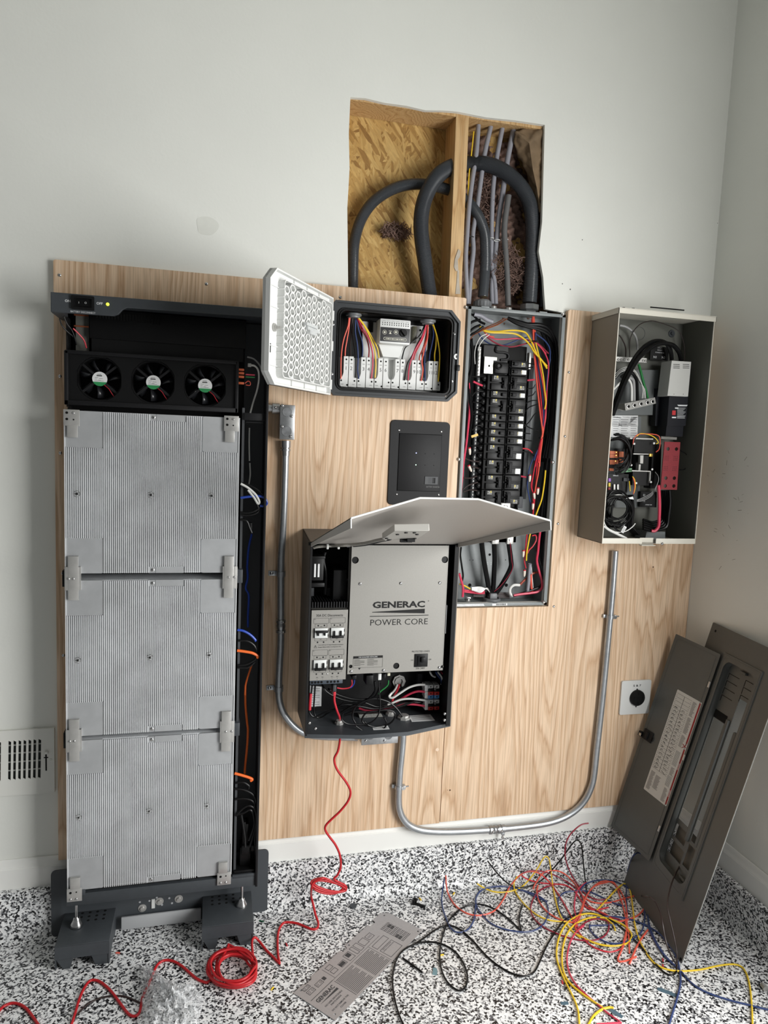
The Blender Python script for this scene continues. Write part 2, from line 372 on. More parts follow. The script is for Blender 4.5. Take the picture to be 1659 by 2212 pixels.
# kraft facing, a crumpled sheet
b = MB(); out = [(1255,300,.02),(1330,280,.03),(1440,275,.015),(1445,420,.015),(1440,560,.02),(1430,700,.018),(1428,860,.016),(1390,830,.045),(1345,640,.06),(1320,560,.05),(1270,470,.055),(1240,370,.04)]
P = [at('F', x, y, d) for x,y,d in out]; cen = [at('F', 1350, 380, .004), at('F', 1375, 560, .008), at('F', 1405, 700, .012)]
b.add(P+cen, [(0,1,12),(1,2,12),(2,3,12),(3,13,12),(3,4,13),(4,14,13),(4,5,14),(5,6,14),(6,7,14),(7,8,14),(8,13,14),(8,9,13),(9,10,13),(10,12,13),(10,11,12),(11,0,12)])
kf = tag(b.build('kraft_facing', kraft_m), 'crumpled brown kraft paper facing at the top right of the wall opening', 'paper')
md = kf.modifiers.new('s','SUBSURF'); md.levels = md.render_levels = 3; md.subdivision_type = 'SIMPLE'
tx = bpy.data.textures.new('crumple','CLOUDS'); tx.noise_scale = .03; dm = kf.modifiers.new('d','DISPLACE'); dm.texture = tx; dm.strength = .02; dm.texture_coords = 'GLOBAL'
md = kf.modifiers.new('so','SOLIDIFY'); md.thickness = .001
# marks and scuffs on the walls: small stains with their own shape
b = MB()
for k,x,y,rx in (('Z',1258,518,.003),('Z',1215,613,.003),('Z',1232,625,.004),('Z',1556,460,.002),('Z',1550,482,.002)):
    q = at(k,x,y,-.0006); b.prism(circ(q.x,q.z,rx*.6,8),-.0006,-.0001)
tag(b.build('wall_specks', mat('dark speck', S(90,90,88), .8)), 'small dark specks on the white wall right of the opening', 'marks', kind='stuff')
b = MB(); rr = random.Random(2)
for i in range(26):
    q = at('Z', 1545+rr.uniform(-18,75), 1085+rr.gauss(0,75), XR-.0005, 0); L0 = rr.uniform(.002,.009); a = rr.uniform(0,3.1)
    d = Vector((0, math.cos(a), math.sin(a)))*L0; e = Vector((0,-d.z,d.y))*.1; o_ = Vector((0,0,0)); b.add([q-d-e,q+d-e,q+d+e,q-d+e],[(0,1,2,3)])
tag(b.build('wall_scuffs', mat('scuff', S(150,146,138), .8)), 'faint dark scuff marks on the right wall beside the transfer switch', 'marks', kind='stuff')
b = MB(); q = at('Z', 447, 488, -.0006); b.prism([(q.x+.031*math.cos(t)*(1+.12*math.sin(3*t+1)), q.z+.029*math.sin(t)*(1+.1*math.cos(2*t))) for t in [i*.2094 for i in range(30)]], -.0004, -.0001)
tag(b.build('wall_smudge', mat('smudge', S(216,217,210), .8, var=.02, vs=60)), 'faint round grey smudge on the upper left white wall', 'marks', kind='stuff')

# ================================================================== plywood backing
ply = thing('plywood_sheet', 'large oak veneered plywood sheet behind the battery cabinet, running to the vertical seam', 'plywood', (0,-.01,.232))
b = MB(); b.prism([(0,.232),(1.219,.232),(1.219,2.004),(1.213,2.006),(.004,2.006),(0,2.002)], -.019, -.0005); b.build('board', oak_m, ply)
ply2 = thing('plywood_sheet', 'oak veneered plywood sheet cut around the breaker panel, reaching the right corner', 'plywood', (1.222,-.01,.235))
b = MB(); b.prism([(1.2215,.235),(2.141,.235),(2.141,2.0),(1.585,2.0),(1.579,1.994),(1.578,.992),(1.2215,.992)], -.019, -.0005); b.build('board', oak_m, ply2)
def screws(parent, lst, r=.0046):
    for k,x,y in lst:
        MB().screw(at(k,x,y,-.019), r, .003).build('screw', chrome_m, parent)
screws(ply, [('A',150,167),('A',1125,225),('A',152,838),('A',155,1347),('B',172,733),('B',175,1277),('E',632,333)])
screws(ply2, [('G',1590,1010),('G',1537,1860),('H',1445,930),('H',1390,2028)])
b = MB()
for k,x,y in (('L',1330,1045),): q = at(k,x,y,-.0194); b.prism(circ(q.x,q.z,.006,14),-.0194,-.019)
b.build('filled_nail_hole', mat('wood filler', S(226,202,178), .7), ply)
b = MB(); q = at('Z',972,1707,-.0194); b.prism(circ(q.x,q.z,.003,8),-.0196,-.019); b.prism(circ(q.x-.009,q.z+.001,.0012,8),-.0196,-.019); q = at('Z',1411,1225,-.0194); b.prism(circ(q.x,q.z,.0025,8),-.0196,-.019)
b.build('knot', mat('wood knot', S(84,56,34), .8), ply2)

# ================================================================== battery cabinet
cab = thing('battery_cabinet', 'tall open dark grey battery cabinet with fan tray standing against the plywood at left', 'cabinet', (.317,-.09,0))
b = MB(); b.box(.045,.592,-.026,-.020,.15,1.89); b.build('back_panel', inner_m, cab)
b = MB()
sp = [(-.13,.149),(-.13,1.875),(-.028,1.875),(-.028,.149)]
b.bbox(.585,.592,-.131,-.024,.149,1.875,.001); b.build('side_panel', blacks_m, cab)
b = MB(); b.box(.045,.050,-.09,-.026,1.60,1.875); b.box(.042,.052,-.06,-.026,.2,1.6); b.build('side_panel', inner_m, cab)
# top cap with the switch console
capP = [(.021,1.842),(.176,1.844),(.188,1.849),(.199,1.862),(.210,1.868),(.599,1.872),(.599,1.896),(.021,1.893)]
b = MB(); b.prism([(.021,1.873),(.599,1.873),(.599,1.896),(.021,1.893)], -.150, -.019)
b.prism([(.021,1.842),(.05,1.842),(.05,1.88),(.021,1.88)], -.15, -.019)
cap = b.build('top_cap', char_m, cab)
b = MB(); b.prism(capP, -.160, -.150); b.build('front_fascia', char_m, cab, .0015)
b = MB(); b.prism(rrect(.072,.128,1.853,1.889,.002), -.1665, -.159, holes=[rrect(.078,.122,1.859,1.882,.001)]); b.prism(rrect(.078,.122,1.859,1.882,.001), -.161,-.159); sw = b.build('disconnect_switch', black_m, cab)
b = MB(); b.add([(.083,-.162,1.862),(.100,-.1665,1.862),(.1,-.1665,1.879),(.083,-.162,1.879),(.115,-.172,1.862),(.115,-.172,1.879),(.083,-.159,1.862),(.115,-.159,1.862),(.115,-.159,1.879),(.083,-.159,1.879)],
  [(0,1,2,3),(1,4,5,2),(0,6,7,4,1),(3,2,5,8,9),(4,7,8,5)]); sub(b,'rocker',black_m,sw)
b = MB(); txt(b,'ON',.0625,1.8735,.0066,-.1604,bold=.02); txt(b,'OFF',.141,1.8735,.0066,-.1604,bold=.02); txt(b,'BATTERY DISCONNECT',.100,1.8475,.0046,-.1604,w=.061); txt(b,'I',.091,1.8705,.005,-.1672); txt(b,'O',.108,1.8705,.005,-.1705)
b.build('lettering', wink_m, cab)
b = MB(); b.lathe((.161,-.160,1.873),(0,-1,0),[(0,.0042),(.002,.0042),(.0035,.003),(.0042,.001)],16); b.build('indicator_light', mat('lit yellow green LED', S(220,230,90), .3, emit=(S(225,240,60),1.6)), cab)
# upper duct housing with louvers
b = MB(); b.bbox(.104,.526,-.09,-.027,1.79,1.87,.002); b.box(.109,.52,-.086,-.027,1.752,1.79); b.build('duct_housing', black_m, cab)
b = MB()
for i in range(22): b.box(.122+i*.0078,.1255+i*.0078,-.0912,-.089,1.846-i*.0003,1.862)
b.build('vent_slots', mat('slot black', S(8,8,8), .9), cab)
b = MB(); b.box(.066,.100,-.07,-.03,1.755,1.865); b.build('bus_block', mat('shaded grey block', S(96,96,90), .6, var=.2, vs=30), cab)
for z in (1.852,1.822): MB().box(.062,.1,-.073,-.07,z-.002,z+.002).build('copper_strip', copper_m, cab)
# fan tray with three fans
tr = thing('fan_tray', 'black tray holding three cooling fans above the top battery module', 'fan tray', (.275,-.08,1.61))
def octo(cx,cz,r): return [(cx+r*math.cos(math.radians(a)),cz+r*math.sin(math.radians(a))) for a in (20,35,55,70,110,125,145,160,200,215,235,250,290,305,325,340)]
FC = [(.132,1.680),(.273,1.679),(.414,1.678)]
b = MB(); b.prism([(.052,1.618),(.502,1.618),(.502,1.745),(.052,1.745)], -.108, -.100, holes=[octo(cx,cz,.061) for cx,cz in FC]); b.build('tray_panel', black_m, tr)
b = MB()
for x0,x1,z0,z1 in ((.044,.506,1.605,1.618),(.046,.503,1.742,1.752),(.044,.054,1.605,1.75),(.498,.507,1.605,1.75)): b.bbox(x0,x1,-.116,-.05,z0,z1,.0015)
b.build('tray_rim', blacks_m, tr)
for cx,cz in FC:
    f = thing('cooling_fan', '', 'fan', (cx,-.09,cz), 'cooling fans in the tray')
    b = MB(); b.prism(octo(cx,cz,.0605), -.099,-.062, holes=[circ(cx,cz,.0565,32)]); b.build('fan_frame', black_m, f)
    b = MB()
    for k in range(7):
        a = 2*math.pi*k/7
        vs = []
        for rr_, w, tilt in ((.020,.009,.010),(.036,.014,.010),(.053,.017,.008)):
            for sgn in (-1,1):
                aa = a+sgn*w/rr_*.55+(.25 if rr_>.03 else 0); vs.append((cx+rr_*math.cos(aa), -.080+sgn*tilt, cz+rr_*math.sin(aa)))
        b.add(vs,[(0,1,3,2),(2,3,5,4)],True)
    fb = b.build('fan_blades', mat('fan blade black', S(38,39,42), .3) if 'fan blade black' not in MATS else MATS['fan blade black'], f)
    md = fb.modifiers.new('so','SOLIDIFY'); md.thickness = .0012
    b = MB(); b.cyl((cx,-.097,cz),(cx,-.07,cz),.0185,24); b.build('hub', black_m, f)
    for a in (40,140,220,320):
        b = MB()
        d = Vector((math.cos(math.radians(a)),0,math.sin(math.radians(a)))); n = Vector((-d.z,0,d.x))*.0032
        c0 = Vector((cx,-.0985,cz))+d*.017; c1 = Vector((cx,-.0985,cz))+d*.059
        b.add([c0-n,c1-n,c1+n,c0+n,c0-n+Vector((0,.004,0)),c1-n+Vector((0,.004,0)),c1+n+Vector((0,.004,0)),c0+n+Vector((0,.004,0))],[(0,1,2,3),(7,6,5,4),(0,4,5,1),(2,6,7,3)])
        b.build('strut', blacks_m, f)
    b = MB(); b.prism(circ(cx,cz,.0195,32), -.0992,-.097); hl = b.build('hub_label', whitep_m, f)
    b = MB(); b.prism([(cx+.0196*math.cos(math.radians(a)),cz+.0196*math.sin(math.radians(a))) for a in range(205,336,10)], -.0995,-.099); sub(b,'green_band', mat('label green', S(40,140,80), .6) if 'label green' not in MATS else MATS['label green'], hl)
    b = MB(); b.box(cx-.008,cx+.006,-.0996,-.0992,cz+.0075,cz+.0100); flat(b,cx-.007,cx+.004,cz+.012,cz+.013,-.0996)
    for i,(l0,l1) in enumerate(((-.013,-.004),(-.002,.008),(-.013,-.007),(-.004,.003),(-.014,.010))): flat(b,cx+l0,cx+l1,cz+.003-i*.0022,cz+.0037-i*.0022,-.0996)
    sub(b,'print',ink_m,hl)
    for kk,mm,dx in (('w','pink',0),('w','black',.002)):
        p0 = Vector((cx+.012+dx,-.1015,cz-.016)); p1 = Vector((cx+.030+dx,-.1015,cz-.036)); p2 = Vector((cx+.041+dx,-.100,cz-.052))
        MB().tube([p0,(p0+p1)/2+Vector((.002,0,.001)),p1,p2],.0008,6,3).build('lead', wc['red' if mm=='pink' else 'black'], f)
    f['label'] = {0:'cooling fan at the left end of the tray',1:'cooling fan in the middle of the tray',2:'cooling fan at the right end of the tray'}[FC.index((cx,cz))]+' with a white and green label'
# bottom frame, feet
b = MB(); b.bbox(.042,.590,-.125,-.118,.150,.186,.001); b.box(.042,.59,-.118,-.03,.183,.186); b.bbox(.042,.093,-.1255,-.118,.18,.197,.001); b.bbox(.515,.590,-.1255,-.118,.18,.191,.001); b.box(.042,.045,-.12,-.03,.15,.25)
b.build('bottom_frame', char_m, cab)
b = MB(); b.box(.13,.49,-.112,-.04,.1862,.189); b.build('foam_strip', mat('black foam', S(34,34,34), .9, var=.5, vs=200), cab)
for q in (('D',1412,1313),): MB().screw(at(q[0],q[1],q[2],-.125),.005,.006).build('bolt', chrome_m, cab)
b = MB(); b.box(.098,.13,-.115,-.06,.143,.150); b.box(.44,.485,-.115,-.06,.143,.15); b.build('hinge_tab', char_m, cab)
for x in (.067,.546):
    b = MB(); b.cyl((x,-.112,.076),(x,-.112,.152),.0042,12); b.lathe((x,-.112,.0785),(0,0,1),[(0,.0175),(.004,.0175),(.008,.0165),(.02,.010),(.024,.0095),(.027,.0065)],24); b.build('levelling_foot', chrome_m, cab)
# clips that hold the modules
def clip(x0, zc, kind, side):
    b = MB(); bx0, bx1 = x0, x0+.041; y = -.1305; t0 = x0+.009 if side<0 else x0+.003; t1 = t0+.027
    if kind == 'mid':
        b.bbox(bx0,bx1,y,y+.0018,zc-.034,zc+.032,.0006); b.bbox(t0,t1,y-.0005,y+.0018,zc-.062,zc+.062,.0006)
        b.box(t0,t1,y,y+.007,zc+.060,zc+.062); b.box(t0,t1,y,y+.007,zc-.062,zc-.060); e = bx1 if side<0 else bx0; b.box(e-.0008,e+.0008,y,y+.009,zc-.034,zc+.032)
        hs = [(bx0+.011,zc-.001),(t0+.014,zc-.001)] if side<0 else [(t0+.013,zc),(bx1-.008,zc)]
    elif kind == 'top':
        b.bbox(bx0,bx1,y,y+.0018,zc-.022,zc+.022,.0006); b.bbox(t0,t1,y-.0003,y+.0018,zc-.053,zc-.02,.0006); hs = [(bx0+.009,zc+.013),(bx0+.026,zc+.013),(bx0+.009,zc-.004),(bx0+.026,zc-.005)]
    else:
        b.bbox(bx0,bx1,y,y+.0018,zc-.020,zc+.020,.0006); b.bbox(t0,t1,y-.0003,y+.0018,zc+.018,zc+.053,.0006); b.box(t0,t1,y,y+.007,zc+.051,zc+.053); hs = [(bx0+.010,zc-.012),(bx0+.026,zc-.012),(bx0+.010,zc+.008),(bx0+.026,zc+.009)]
    c = b.build('module_clip', nickel_m, cab)
    for i,(hx,hz) in enumerate(hs):
        if (kind=='bot' and i>=2) or (kind=='top' and i in (0,2,3)): sub(MB().prism(circ(hx,hz,.0034 if i in(0,2) else .002,12),y-.0009,y-.0001),'clip_hole',MATS['slot black'],c)
        else: sub(MB().screw((hx,y,hz),.0036,.003),'clip_screw',chrome_m,c)
clip(.044,1.570,'top',-1); clip(.468,1.573,'top',1)
for zc in (1.127,.657): clip(.044,zc,'mid',-1); clip(.472,zc,'mid',1)
clip(.044,.187,'bot',-1); clip(.47,.187,'bot',1)
for zc in (1.127,.657):
    b = MB(); b.bbox(.508,.529,-.122,-.06,zc-.02,zc+.021,.002); b.build('rail_block', char_m, cab); b = MB(); b.bbox(.036,.044,-.12,-.06,zc-.026,zc+.02,.001); b.build('rail_block', black_m, cab)
b = MB(); b.box(.519,.526,-.11,-.03,.19,1.62); b.box(.526,.585,-.032,-.027,.19,1.87); b.build('gutter_rail', mat('gutter grey', S(58,60,63), .6), cab)
b = MB(); b.bbox(.524,.585,-.118,-.112,1.585,1.606,.001); b.box(.53,.58,-.119,-.1182,1.578,1.580); b.build('cross_bracket', blacks_m, cab)
b = MB(); b.bbox(.52,.582,-.118,-.06,.19,.20,.001); b.bbox(.538,.572,-.095,-.05,.2,.262,.003); b.bbox(.545,.563,-.1,-.06,.27,.34,.002); b.build('plug_housing', black_m, cab)

# battery modules: finned aluminium slabs
def module(z0, z1, label):
    t = thing('battery_module', label, 'battery module', (.279,-.08,z0), 'battery modules in the cabinet')
    X0, X1 = .044, .5125; H = z1-z0
    pads = [(X0,.1445,z1-.1,z1),(.4095,X1,z1-.1,z1),(X0,.1445,z0,z0+.1),(.4095,X1,z0,z0+.1),(.266,.361,z1-.0185,z1),(.266,.361,z0,z0+.0185)]
    zs = (z0+z1)/2-.002; bosses = [(.0755,zs),(.2695,zs+.001),(.4355,zs+.002)]
    b = MB(); b.box(X0,X1,-.1165,-.03,z0,z1); b.box(X0,X0+.003,-.1245,-.11,z0,z1); b.box(X1-.003,X1,-.1245,-.11,z0,z1)
    n = 86; pitch = (X1-X0-.006)/n
    for i in range(n):
        x = X0+.003+pitch*(i+.5); iv = [[z0+.001,z1-.001]]
        for (a,c,d,e) in pads:
            if a-.0008 < x < c+.0008:
                nv = []
                for s_,e_ in iv:
                    if e <= s_ or d >= e_: nv.append([s_,e_])
                    else:
                        if d > s_: nv.append([s_,d])
                        if e < e_: nv.append([e,e_])
                iv = nv
        w = pitch*.25
        for s_,e_ in iv:
            if e_-s_ < .002: continue
            b.add([(x-w*1.25,-.1165,s_),(x-w,-.1247,s_),(x+w,-.1247,s_),(x+w*1.25,-.1165,s_),(x-w*1.25,-.1165,e_),(x-w,-.1247,e_),(x+w,-.1247,e_),(x+w*1.25,-.1165,e_)],[(0,1,5,4),(1,2,6,5),(2,3,7,6),(0,3,2,1),(4,5,6,7)])
    b.build('heat_sink', alu_m, t)
    for (a,c,d,e) in pads[:4]: MB().prism(rrect(a,c,d,e,.006),-.1222,-.116).build('corner_pad', alup_m, t)
    for (a,c,d,e) in pads[4:]:
        p_ = MB().prism(rrect(a,c,d,e,.001),-.1222,-.116).build('latch_pad', alup_m, t)
        sub(MB().screw((.276,-.1222,(d+e)/2),.005,.002),'screw',chrome_m,p_); sub(MB().box(.2835,.284,-.1226,-.122,d,e),'groove',MATS['slot black'],p_)
    for x,z in bosses:
        b = MB(); b.lathe((x,-.1185,z),(0,-1,0),[(0,.0088),(.0062,.0088),(.0065,.0075),(.004,.006),(.004,.0045),(.0075,.0042),(.0075,.0002)],20); bo = b.build('screw_boss', chrome_m, t)
        sub(MB().cyl((x,-.1262,z),(x,-.1264,z),.0022,12),'socket',MATS['slot black'],bo)
    return t
module(1.139,1.590,'ribbed aluminium battery module at the top of the cabinet, below the fans')
module(.666,1.119,'ribbed aluminium battery module in the middle of the cabinet stack')
module(.196,.652,'ribbed aluminium battery module at the bottom of the cabinet stack')

# floor stand under the cabinet
stand = thing('cabinet_stand', 'dark grey steel floor stand with two pedestals under the battery cabinet', 'stand', (.31,-.1,0))
b = MB(); b.prism(rrect(-.016,.632,.003,.217,.014), -.047, -.043); bp_ = b.build('back_plate', mat('dark grey plate', S(66,70,74), .5), stand)
for k,x,y in (('D',797,470),('D',893,432),('D',1001,418)):
    q = at(k,x,y,-.047); sub(MB().lathe(q,(0,-1,0),[(0,.0125),(.0015,.0125),(.0016,.006),(.006,.0055),(.0062,.0001)],20),'anchor_bolt',nickel_m,bp_)
for k,x,y in (('D',783,437),('D',837,430),('D',948,415),('D',963,443),('D',878,412),('D',907,452)):
    q = at(k,x,y,-.047); sub(MB().prism(circ(q.x,q.z,.0032,10),-.0476,-.047),'hole',mat('light behind', S(170,172,175), .6) if 'light behind' not in MATS else MATS['light behind'],bp_)
b = MB(); q = at('D',858,445,-.049); b.box(q.x-.005,q.x+.005,-.0495,-.047,q.z-.016,q.z+.014); sub(b,'paper_strip',white_m,bp_)
b = MB(); b.bbox(.186,.423,-.066,-.060,.012,.053,.001); b.build('cross_bar', mat('pale grey bar', S(172,174,176), .45), stand)
def pedestal(x0,x1,zt):
    yf, yb = -.19, -.047; zb = zt-.041
    b = MB(); b.bbox(x0,x1,yf,yb,zt-.004,zt,.0015)                      # top
    b.prism([(x0,zt-.002),(x1,zt-.002),(x1,zb),(x1-.004,zb),(x1-.030,zb),(x0+.032,zb),(x0,zb)], yf, yf+.003)
    side = [(yf+.001,zt-.002),(yb,zt-.002),(yb,0),(yb-.03,0),(yb-.045,.014),(yf+.05,.014),(yf+.035,0),(yf+.004,0),(yf+.001,zb)]
    for xs in (x0,x1-.003):
        n = len(side); b.add([(xs,y,z) for y,z in side]+[(xs+.003,y,z) for y,z in side],[tuple(range(n)),tuple(range(2*n-1,n-1,-1))]+[(i,(i+1)%n,n+(i+1)%n,n+i) for i in range(n)])
    for a,c in ((x0+.001,x0+.05),(x1-.05,x1-.001)):
        g = (.022,.008) if a < x0+.01 else (.008,.022)
        b.add([(a,yf+.003,zb+.002),(c,yf+.003,zb+.002),(c-(.010 if g[0]>.01 else 0),yf+.006,0),(a+(.02 if g[0]>.01 else .012),yf+.006,0),(a,yf+.0055,zb+.002),(c,yf+.0055,zb+.002),(c-(.010 if g[0]>.01 else 0),yf+.009,0),(a+(.02 if g[0]>.01 else .012),yf+.009,0)],[(0,1,2,3),(7,6,5,4),(0,4,5,1),(2,6,7,3),(0,3,7,4),(1,5,6,2)])
    o = b.build('pedestal', char_m, stand)
    h = MB(); xs = x0+.052 if x0 < .2 else x0+.03
    for i in range(4):
        for j in range(3):
            cx = xs+i*.0215; cy = -.092+j*.018
            if cx > x1-.012: continue
            h.add([(cx+.0042*math.cos(a*.524),cy+.0042*math.sin(a*.524),zt+.0003) for a in range(12)],[tuple(range(12))])
    sub(h,'hole',MATS['slot black'],o)
pedestal(.022,.168,.076); pedestal(.427,.579,.080)

# ================================================================== circuit manager box
mg = thing('load_manager_box', 'black octagonal load control box with its white door open, left of the breaker panel', 'control box', (.967,-.07,1.67))
oct_ = [(.766,1.688),(.783,1.670),(1.140,1.670),(1.168,1.697),(1.168,1.913),(1.138,1.945),(.780,1.945),(.766,1.929)]
inn = rrect(.797,1.142,1.694,1.918,.018)
ins = [(x+(.012 if x<.967 else -.012), z+(.012 if z<1.8 else -.012)) for x,z in oct_]
b = MB(); b.prism(ins,-.112,-.0195,holes=[inn]); b.prism(ins,-.024,-.0192); b.build('enclosure', black_m, mg)
b = MB(); b.prism(oct_,-.120,-.098,holes=[[(x+(.006 if x<.967 else -.006), z+(.006 if z<1.8 else -.006)) for x,z in oct_]]); b.prism([(x+(.006 if x<.967 else -.006), z+(.006 if z<1.8 else -.006)) for x,z in oct_],-.113,-.100,holes=[rrect(.787,1.152,1.685,1.927,.022)])
b.build('rim', mat('dark rim', S(44,47,50), .5), mg)
b = MB(); b.prism(rrect(.788,1.151,1.686,1.926,.022),-.1165,-.10,holes=[rrect(.7905,1.1485,1.6885,1.9235,.02)]); b.prism(rrect(.794,1.145,1.691,1.921,.02),-.1155,-.1,holes=[inn]); b.build('gasket_lip', black_m, mg)
for k,x,y in (('E',574,543),('E',565,930),('E',1520,615),('E',1505,985)): MB().screw(at(k,x,y,-.113),.0045,.002).build('screw', chrome_m, mg)
b = MB(); q = at('E',1532,796,-.113); b.lathe(q,(0,-1,0),[(0,.0085),(.006,.0085),(.006,.004),(.002,.004)],20); b.build('lock_bush', white_m, mg)
b = MB(); q = at('E',1543,884,-.113); b.bbox(q.x-.006,q.x+.006,-.122,-.11,q.z-.009,q.z+.009,.002); b.build('catch', black_m, mg)
for x,y in ((735,482),(1315,528)):
    q = at('E',x,y,-.065); b = MB(); b.lathe((q.x,-.065,1.9185),(0,0,-1),[(0,.024),(.006,.024),(.007,.019),(.012,.018),(.012,.012)],20); b.build('conduit_bushing', pvc_m, mg)
# mounting plate and controller
b = MB(); P = [(.880,1.905),(1.095,1.905),(1.092,1.835),(1.075,1.80),(1.02,1.775),(.93,1.775),(.885,1.80)]
b.prism(P,-.030,-.024); b.bbox(.812,1.13,-.034,-.024,1.70,1.792,.001); b.build('mounting_plate', white_m, mg)
for x,y in ((1255,590),(1255,655),(1320,620)): q = at('E',x,y,-.0305); MB().prism(circ(q.x,q.z,.0035,12),-.0308,-.03).build('hole', MATS['slot black'], mg)
b = MB(); q0 = at('E',868,548,-.031); b.bbox(q0.x-.007,q0.x+.007,-.036,-.03,q0.z-.022,q0.z+.014,.001); b.build('terminal_strip', black_m, mg)
b = MB(); q0 = at('E',1190,640,-.031); b.bbox(q0.x-.004,q0.x+.010,-.05,-.03,q0.z-.02,q0.z+.03,.001); b.build('circuit_board', mat('circuit board', S(60,58,40), .5, var=.5, vs=300), mg)
ctl = thing('controller_unit', 'white controller unit with a dark display strip inside the load control box', 'controller', (.97,-.06,1.87))
b = MB(); b.bbox(.923,1.020,-.085,-.026,1.836,1.910,.004); cv = [(.93,1.836),(1.013,1.836),(.995,1.80),(.945,1.80)]; b.prism(cv,-.05,-.026); b.build('case', white_m, ctl)
b = MB(); b.bbox(.926,1.018,-.0865,-.084,1.842,1.884,.001); fp = b.build('front_panel', mat('dark grey keypad', S(52,52,54), .5), ctl)
q = at('E',1122,612,-.087)
b = MB(); b.lathe((q.x,-.0865,q.z),(0,-1,0),[(0,.0115),(.003,.0115),(.0035,.0105)],24); b.box(q.x-.003,q.x+.003,-.097,-.087,q.z-.010,q.z+.010,Matrix.Translation((q.x,0,q.z))@Matrix.Rotation(-.7,4,'Y')@Matrix.Translation((-q.x,0,-q.z))); b.build('knob', black_m, ctl)
b = MB()
for x in (977,1065):
    q = at('E',x,604,-.0867); b.prism(circ(q.x,q.z,.0065,20),-.0868,-.0866,holes=[circ(q.x,q.z,.0057,20)]); b.prism(circ(q.x,q.z,.003,10),-.0868,-.0866)
q = at('E',1021,607,-.0867); b.prism([(q.x-.004,q.z-.004),(q.x+.004,q.z-.004),(q.x,q.z+.003)],-.0868,-.0866); b.box(q.x-.005,q.x+.005,-.0868,-.0866,q.z+.004,q.z+.005)
q = at('E',1058,659,-.0867); b.prism(rrect(q.x-.036,q.x+.036,q.z-.0045,q.z+.0045,.004),-.0868,-.0866,holes=[rrect(q.x-.035,q.x+.035,q.z-.0037,q.z+.0037,.0035)])
for i in range(5): b.prism(circ(q.x-.028+.014*i,q.z,.0016,8),-.0868,-.0866); 
for i in range(4): b.box(q.x-.025+.014*i,q.x-.017+.014*i,-.0868,-.0866,q.z-.0012,q.z+.0012)
b.build('panel_print', mat('pale print', S(214,212,196), .6), ctl)
b = MB()
for r_ in range(2):
    for i in range(12): flat(b,.930+.0073*i,.9325+.0073*i,1.896-.006*r_,1.8995-.006*r_,-.0852)
for i in range(6): flat(b,.929+.0146*i,.9405+.0146*i,1.903,1.9036,-.0852)
b.build('port_print', ink_m, ctl)
# twelve relays
PX = [.809+.027*i for i in range(13)]
for i in range(12):
    n_ = i+1; odd = n_ % 2; x0 = PX[i]; x1 = PX[i+1]; a = x0+.0009; c = x1-.0009; z0 = 1.7005+.0004*i; z1 = 1.793+.0003*i
    if odd: sh = [(a,z0),(c,z0),(c,z1),(a+.0105,z1),(a+.0105,z0+.044),(a+.0085,z0+.036),(a+.006,z0+.030),(a,z0+.028)]; hx = (a+.0185, a+.0045); nx_ = a+.0185
    else: sh = [(a,z0),(c,z0),(c,z0+.028),(c-.006,z0+.030),(c-.0085,z0+.036),(c-.0105,z0+.044),(c-.0105,z1),(a,z1)]; hx = (a+.0075, c-.0065); nx_ = a+.0075
    t = thing('relay_module', 'white relay numbered %d on the rail of the load control box' % n_, 'relay', ((x0+x1)/2,-.04,z0), 'numbered relays in the load control box')
    b = MB(); b.prism(sh,-.060,-.034); b.build('body', white_m, t, .0012)
    for hxx,hz,rr_ in ((hx[0],z1-.010,.0027),(hx[1],z0+.019,.0027)): MB().prism(circ(hxx,hz,rr_,12),-.0604,-.0598).build('screw_hole', MATS['slot black'], t)
    if n_ in (1,5,7,11): MB().prism(circ(c-.002,z0+.006,.0028,12),-.0604,-.0598).build('screw_hole', MATS['slot black'], t)
    b = MB(); txt(b,'LINE',nx_,z1-.0215,.0023,-.0603); txt(b,str(n_),nx_,z1-.036,.0105,-.0603); txt(b,'LOAD',hx[1]+(.003 if odd else -.003),z0+.008,.0023,-.0603); b.build('lettering', mat('label dark', S(60,60,62), .6) if 'label dark' not in MATS else MATS['label dark'], t)
# open door, hinged on the left edge of the box
HX, HY = .7635, -.1195; TH = math.radians(58)
DM = Matrix(((-math.cos(TH), -math.sin(-TH)*1, 0, HX), (-math.sin(TH), -math.cos(TH), 0, HY), (0,0,1,1.808), (0,0,0,1)))
# local door axes: x = along the door from the hinge, y<0 = towards the viewer's side (inner face), z up
inn_n = Vector((math.sin(TH), -math.cos(TH), 0)); al = Vector((-math.cos(TH), -math.sin(TH), 0))
DM = Matrix(((al.x, -inn_n.x, 0, HX), (al.y, -inn_n.y, 0, HY), (0,0,1,1.808), (0,0,0,1)))
Wd, Hd = .398, .139
op = [(0.008,-Hd),(0.008,Hd),(Wd-.034,Hd),(Wd,Hd-.030),(Wd,-Hd+.030),(Wd-.034,-Hd)]
ip = [(.012,-Hd+.004),(.012,Hd-.004),(Wd-.036,Hd-.004),(Wd-.004,Hd-.032),(Wd-.004,-Hd+.032),(Wd-.036,-Hd+.004)]
b = MB(); b.prism(op,-.014,.006,DM,holes=[ip]); b.prism(op,-.002,.006,DM); dr = part(b.build('door', white_m, mg), mg); dr['label'] = 'white door with a honeycomb inner face, standing open'
gx0,gx1,gz = .034,.330,.113
b = MB(); b.prism(rrect(gx0-.006,gx1+.006,-gz-.006,gz+.006,.012),-.021,-.002,DM,holes=[rrect(gx0-.0035,gx1+.0035,-gz-.0035,gz+.0035,.010)]); b.build('gasket_rib', white_m, dr)
b = MB(); pc, prw = .0355, .0192; ncol = 9
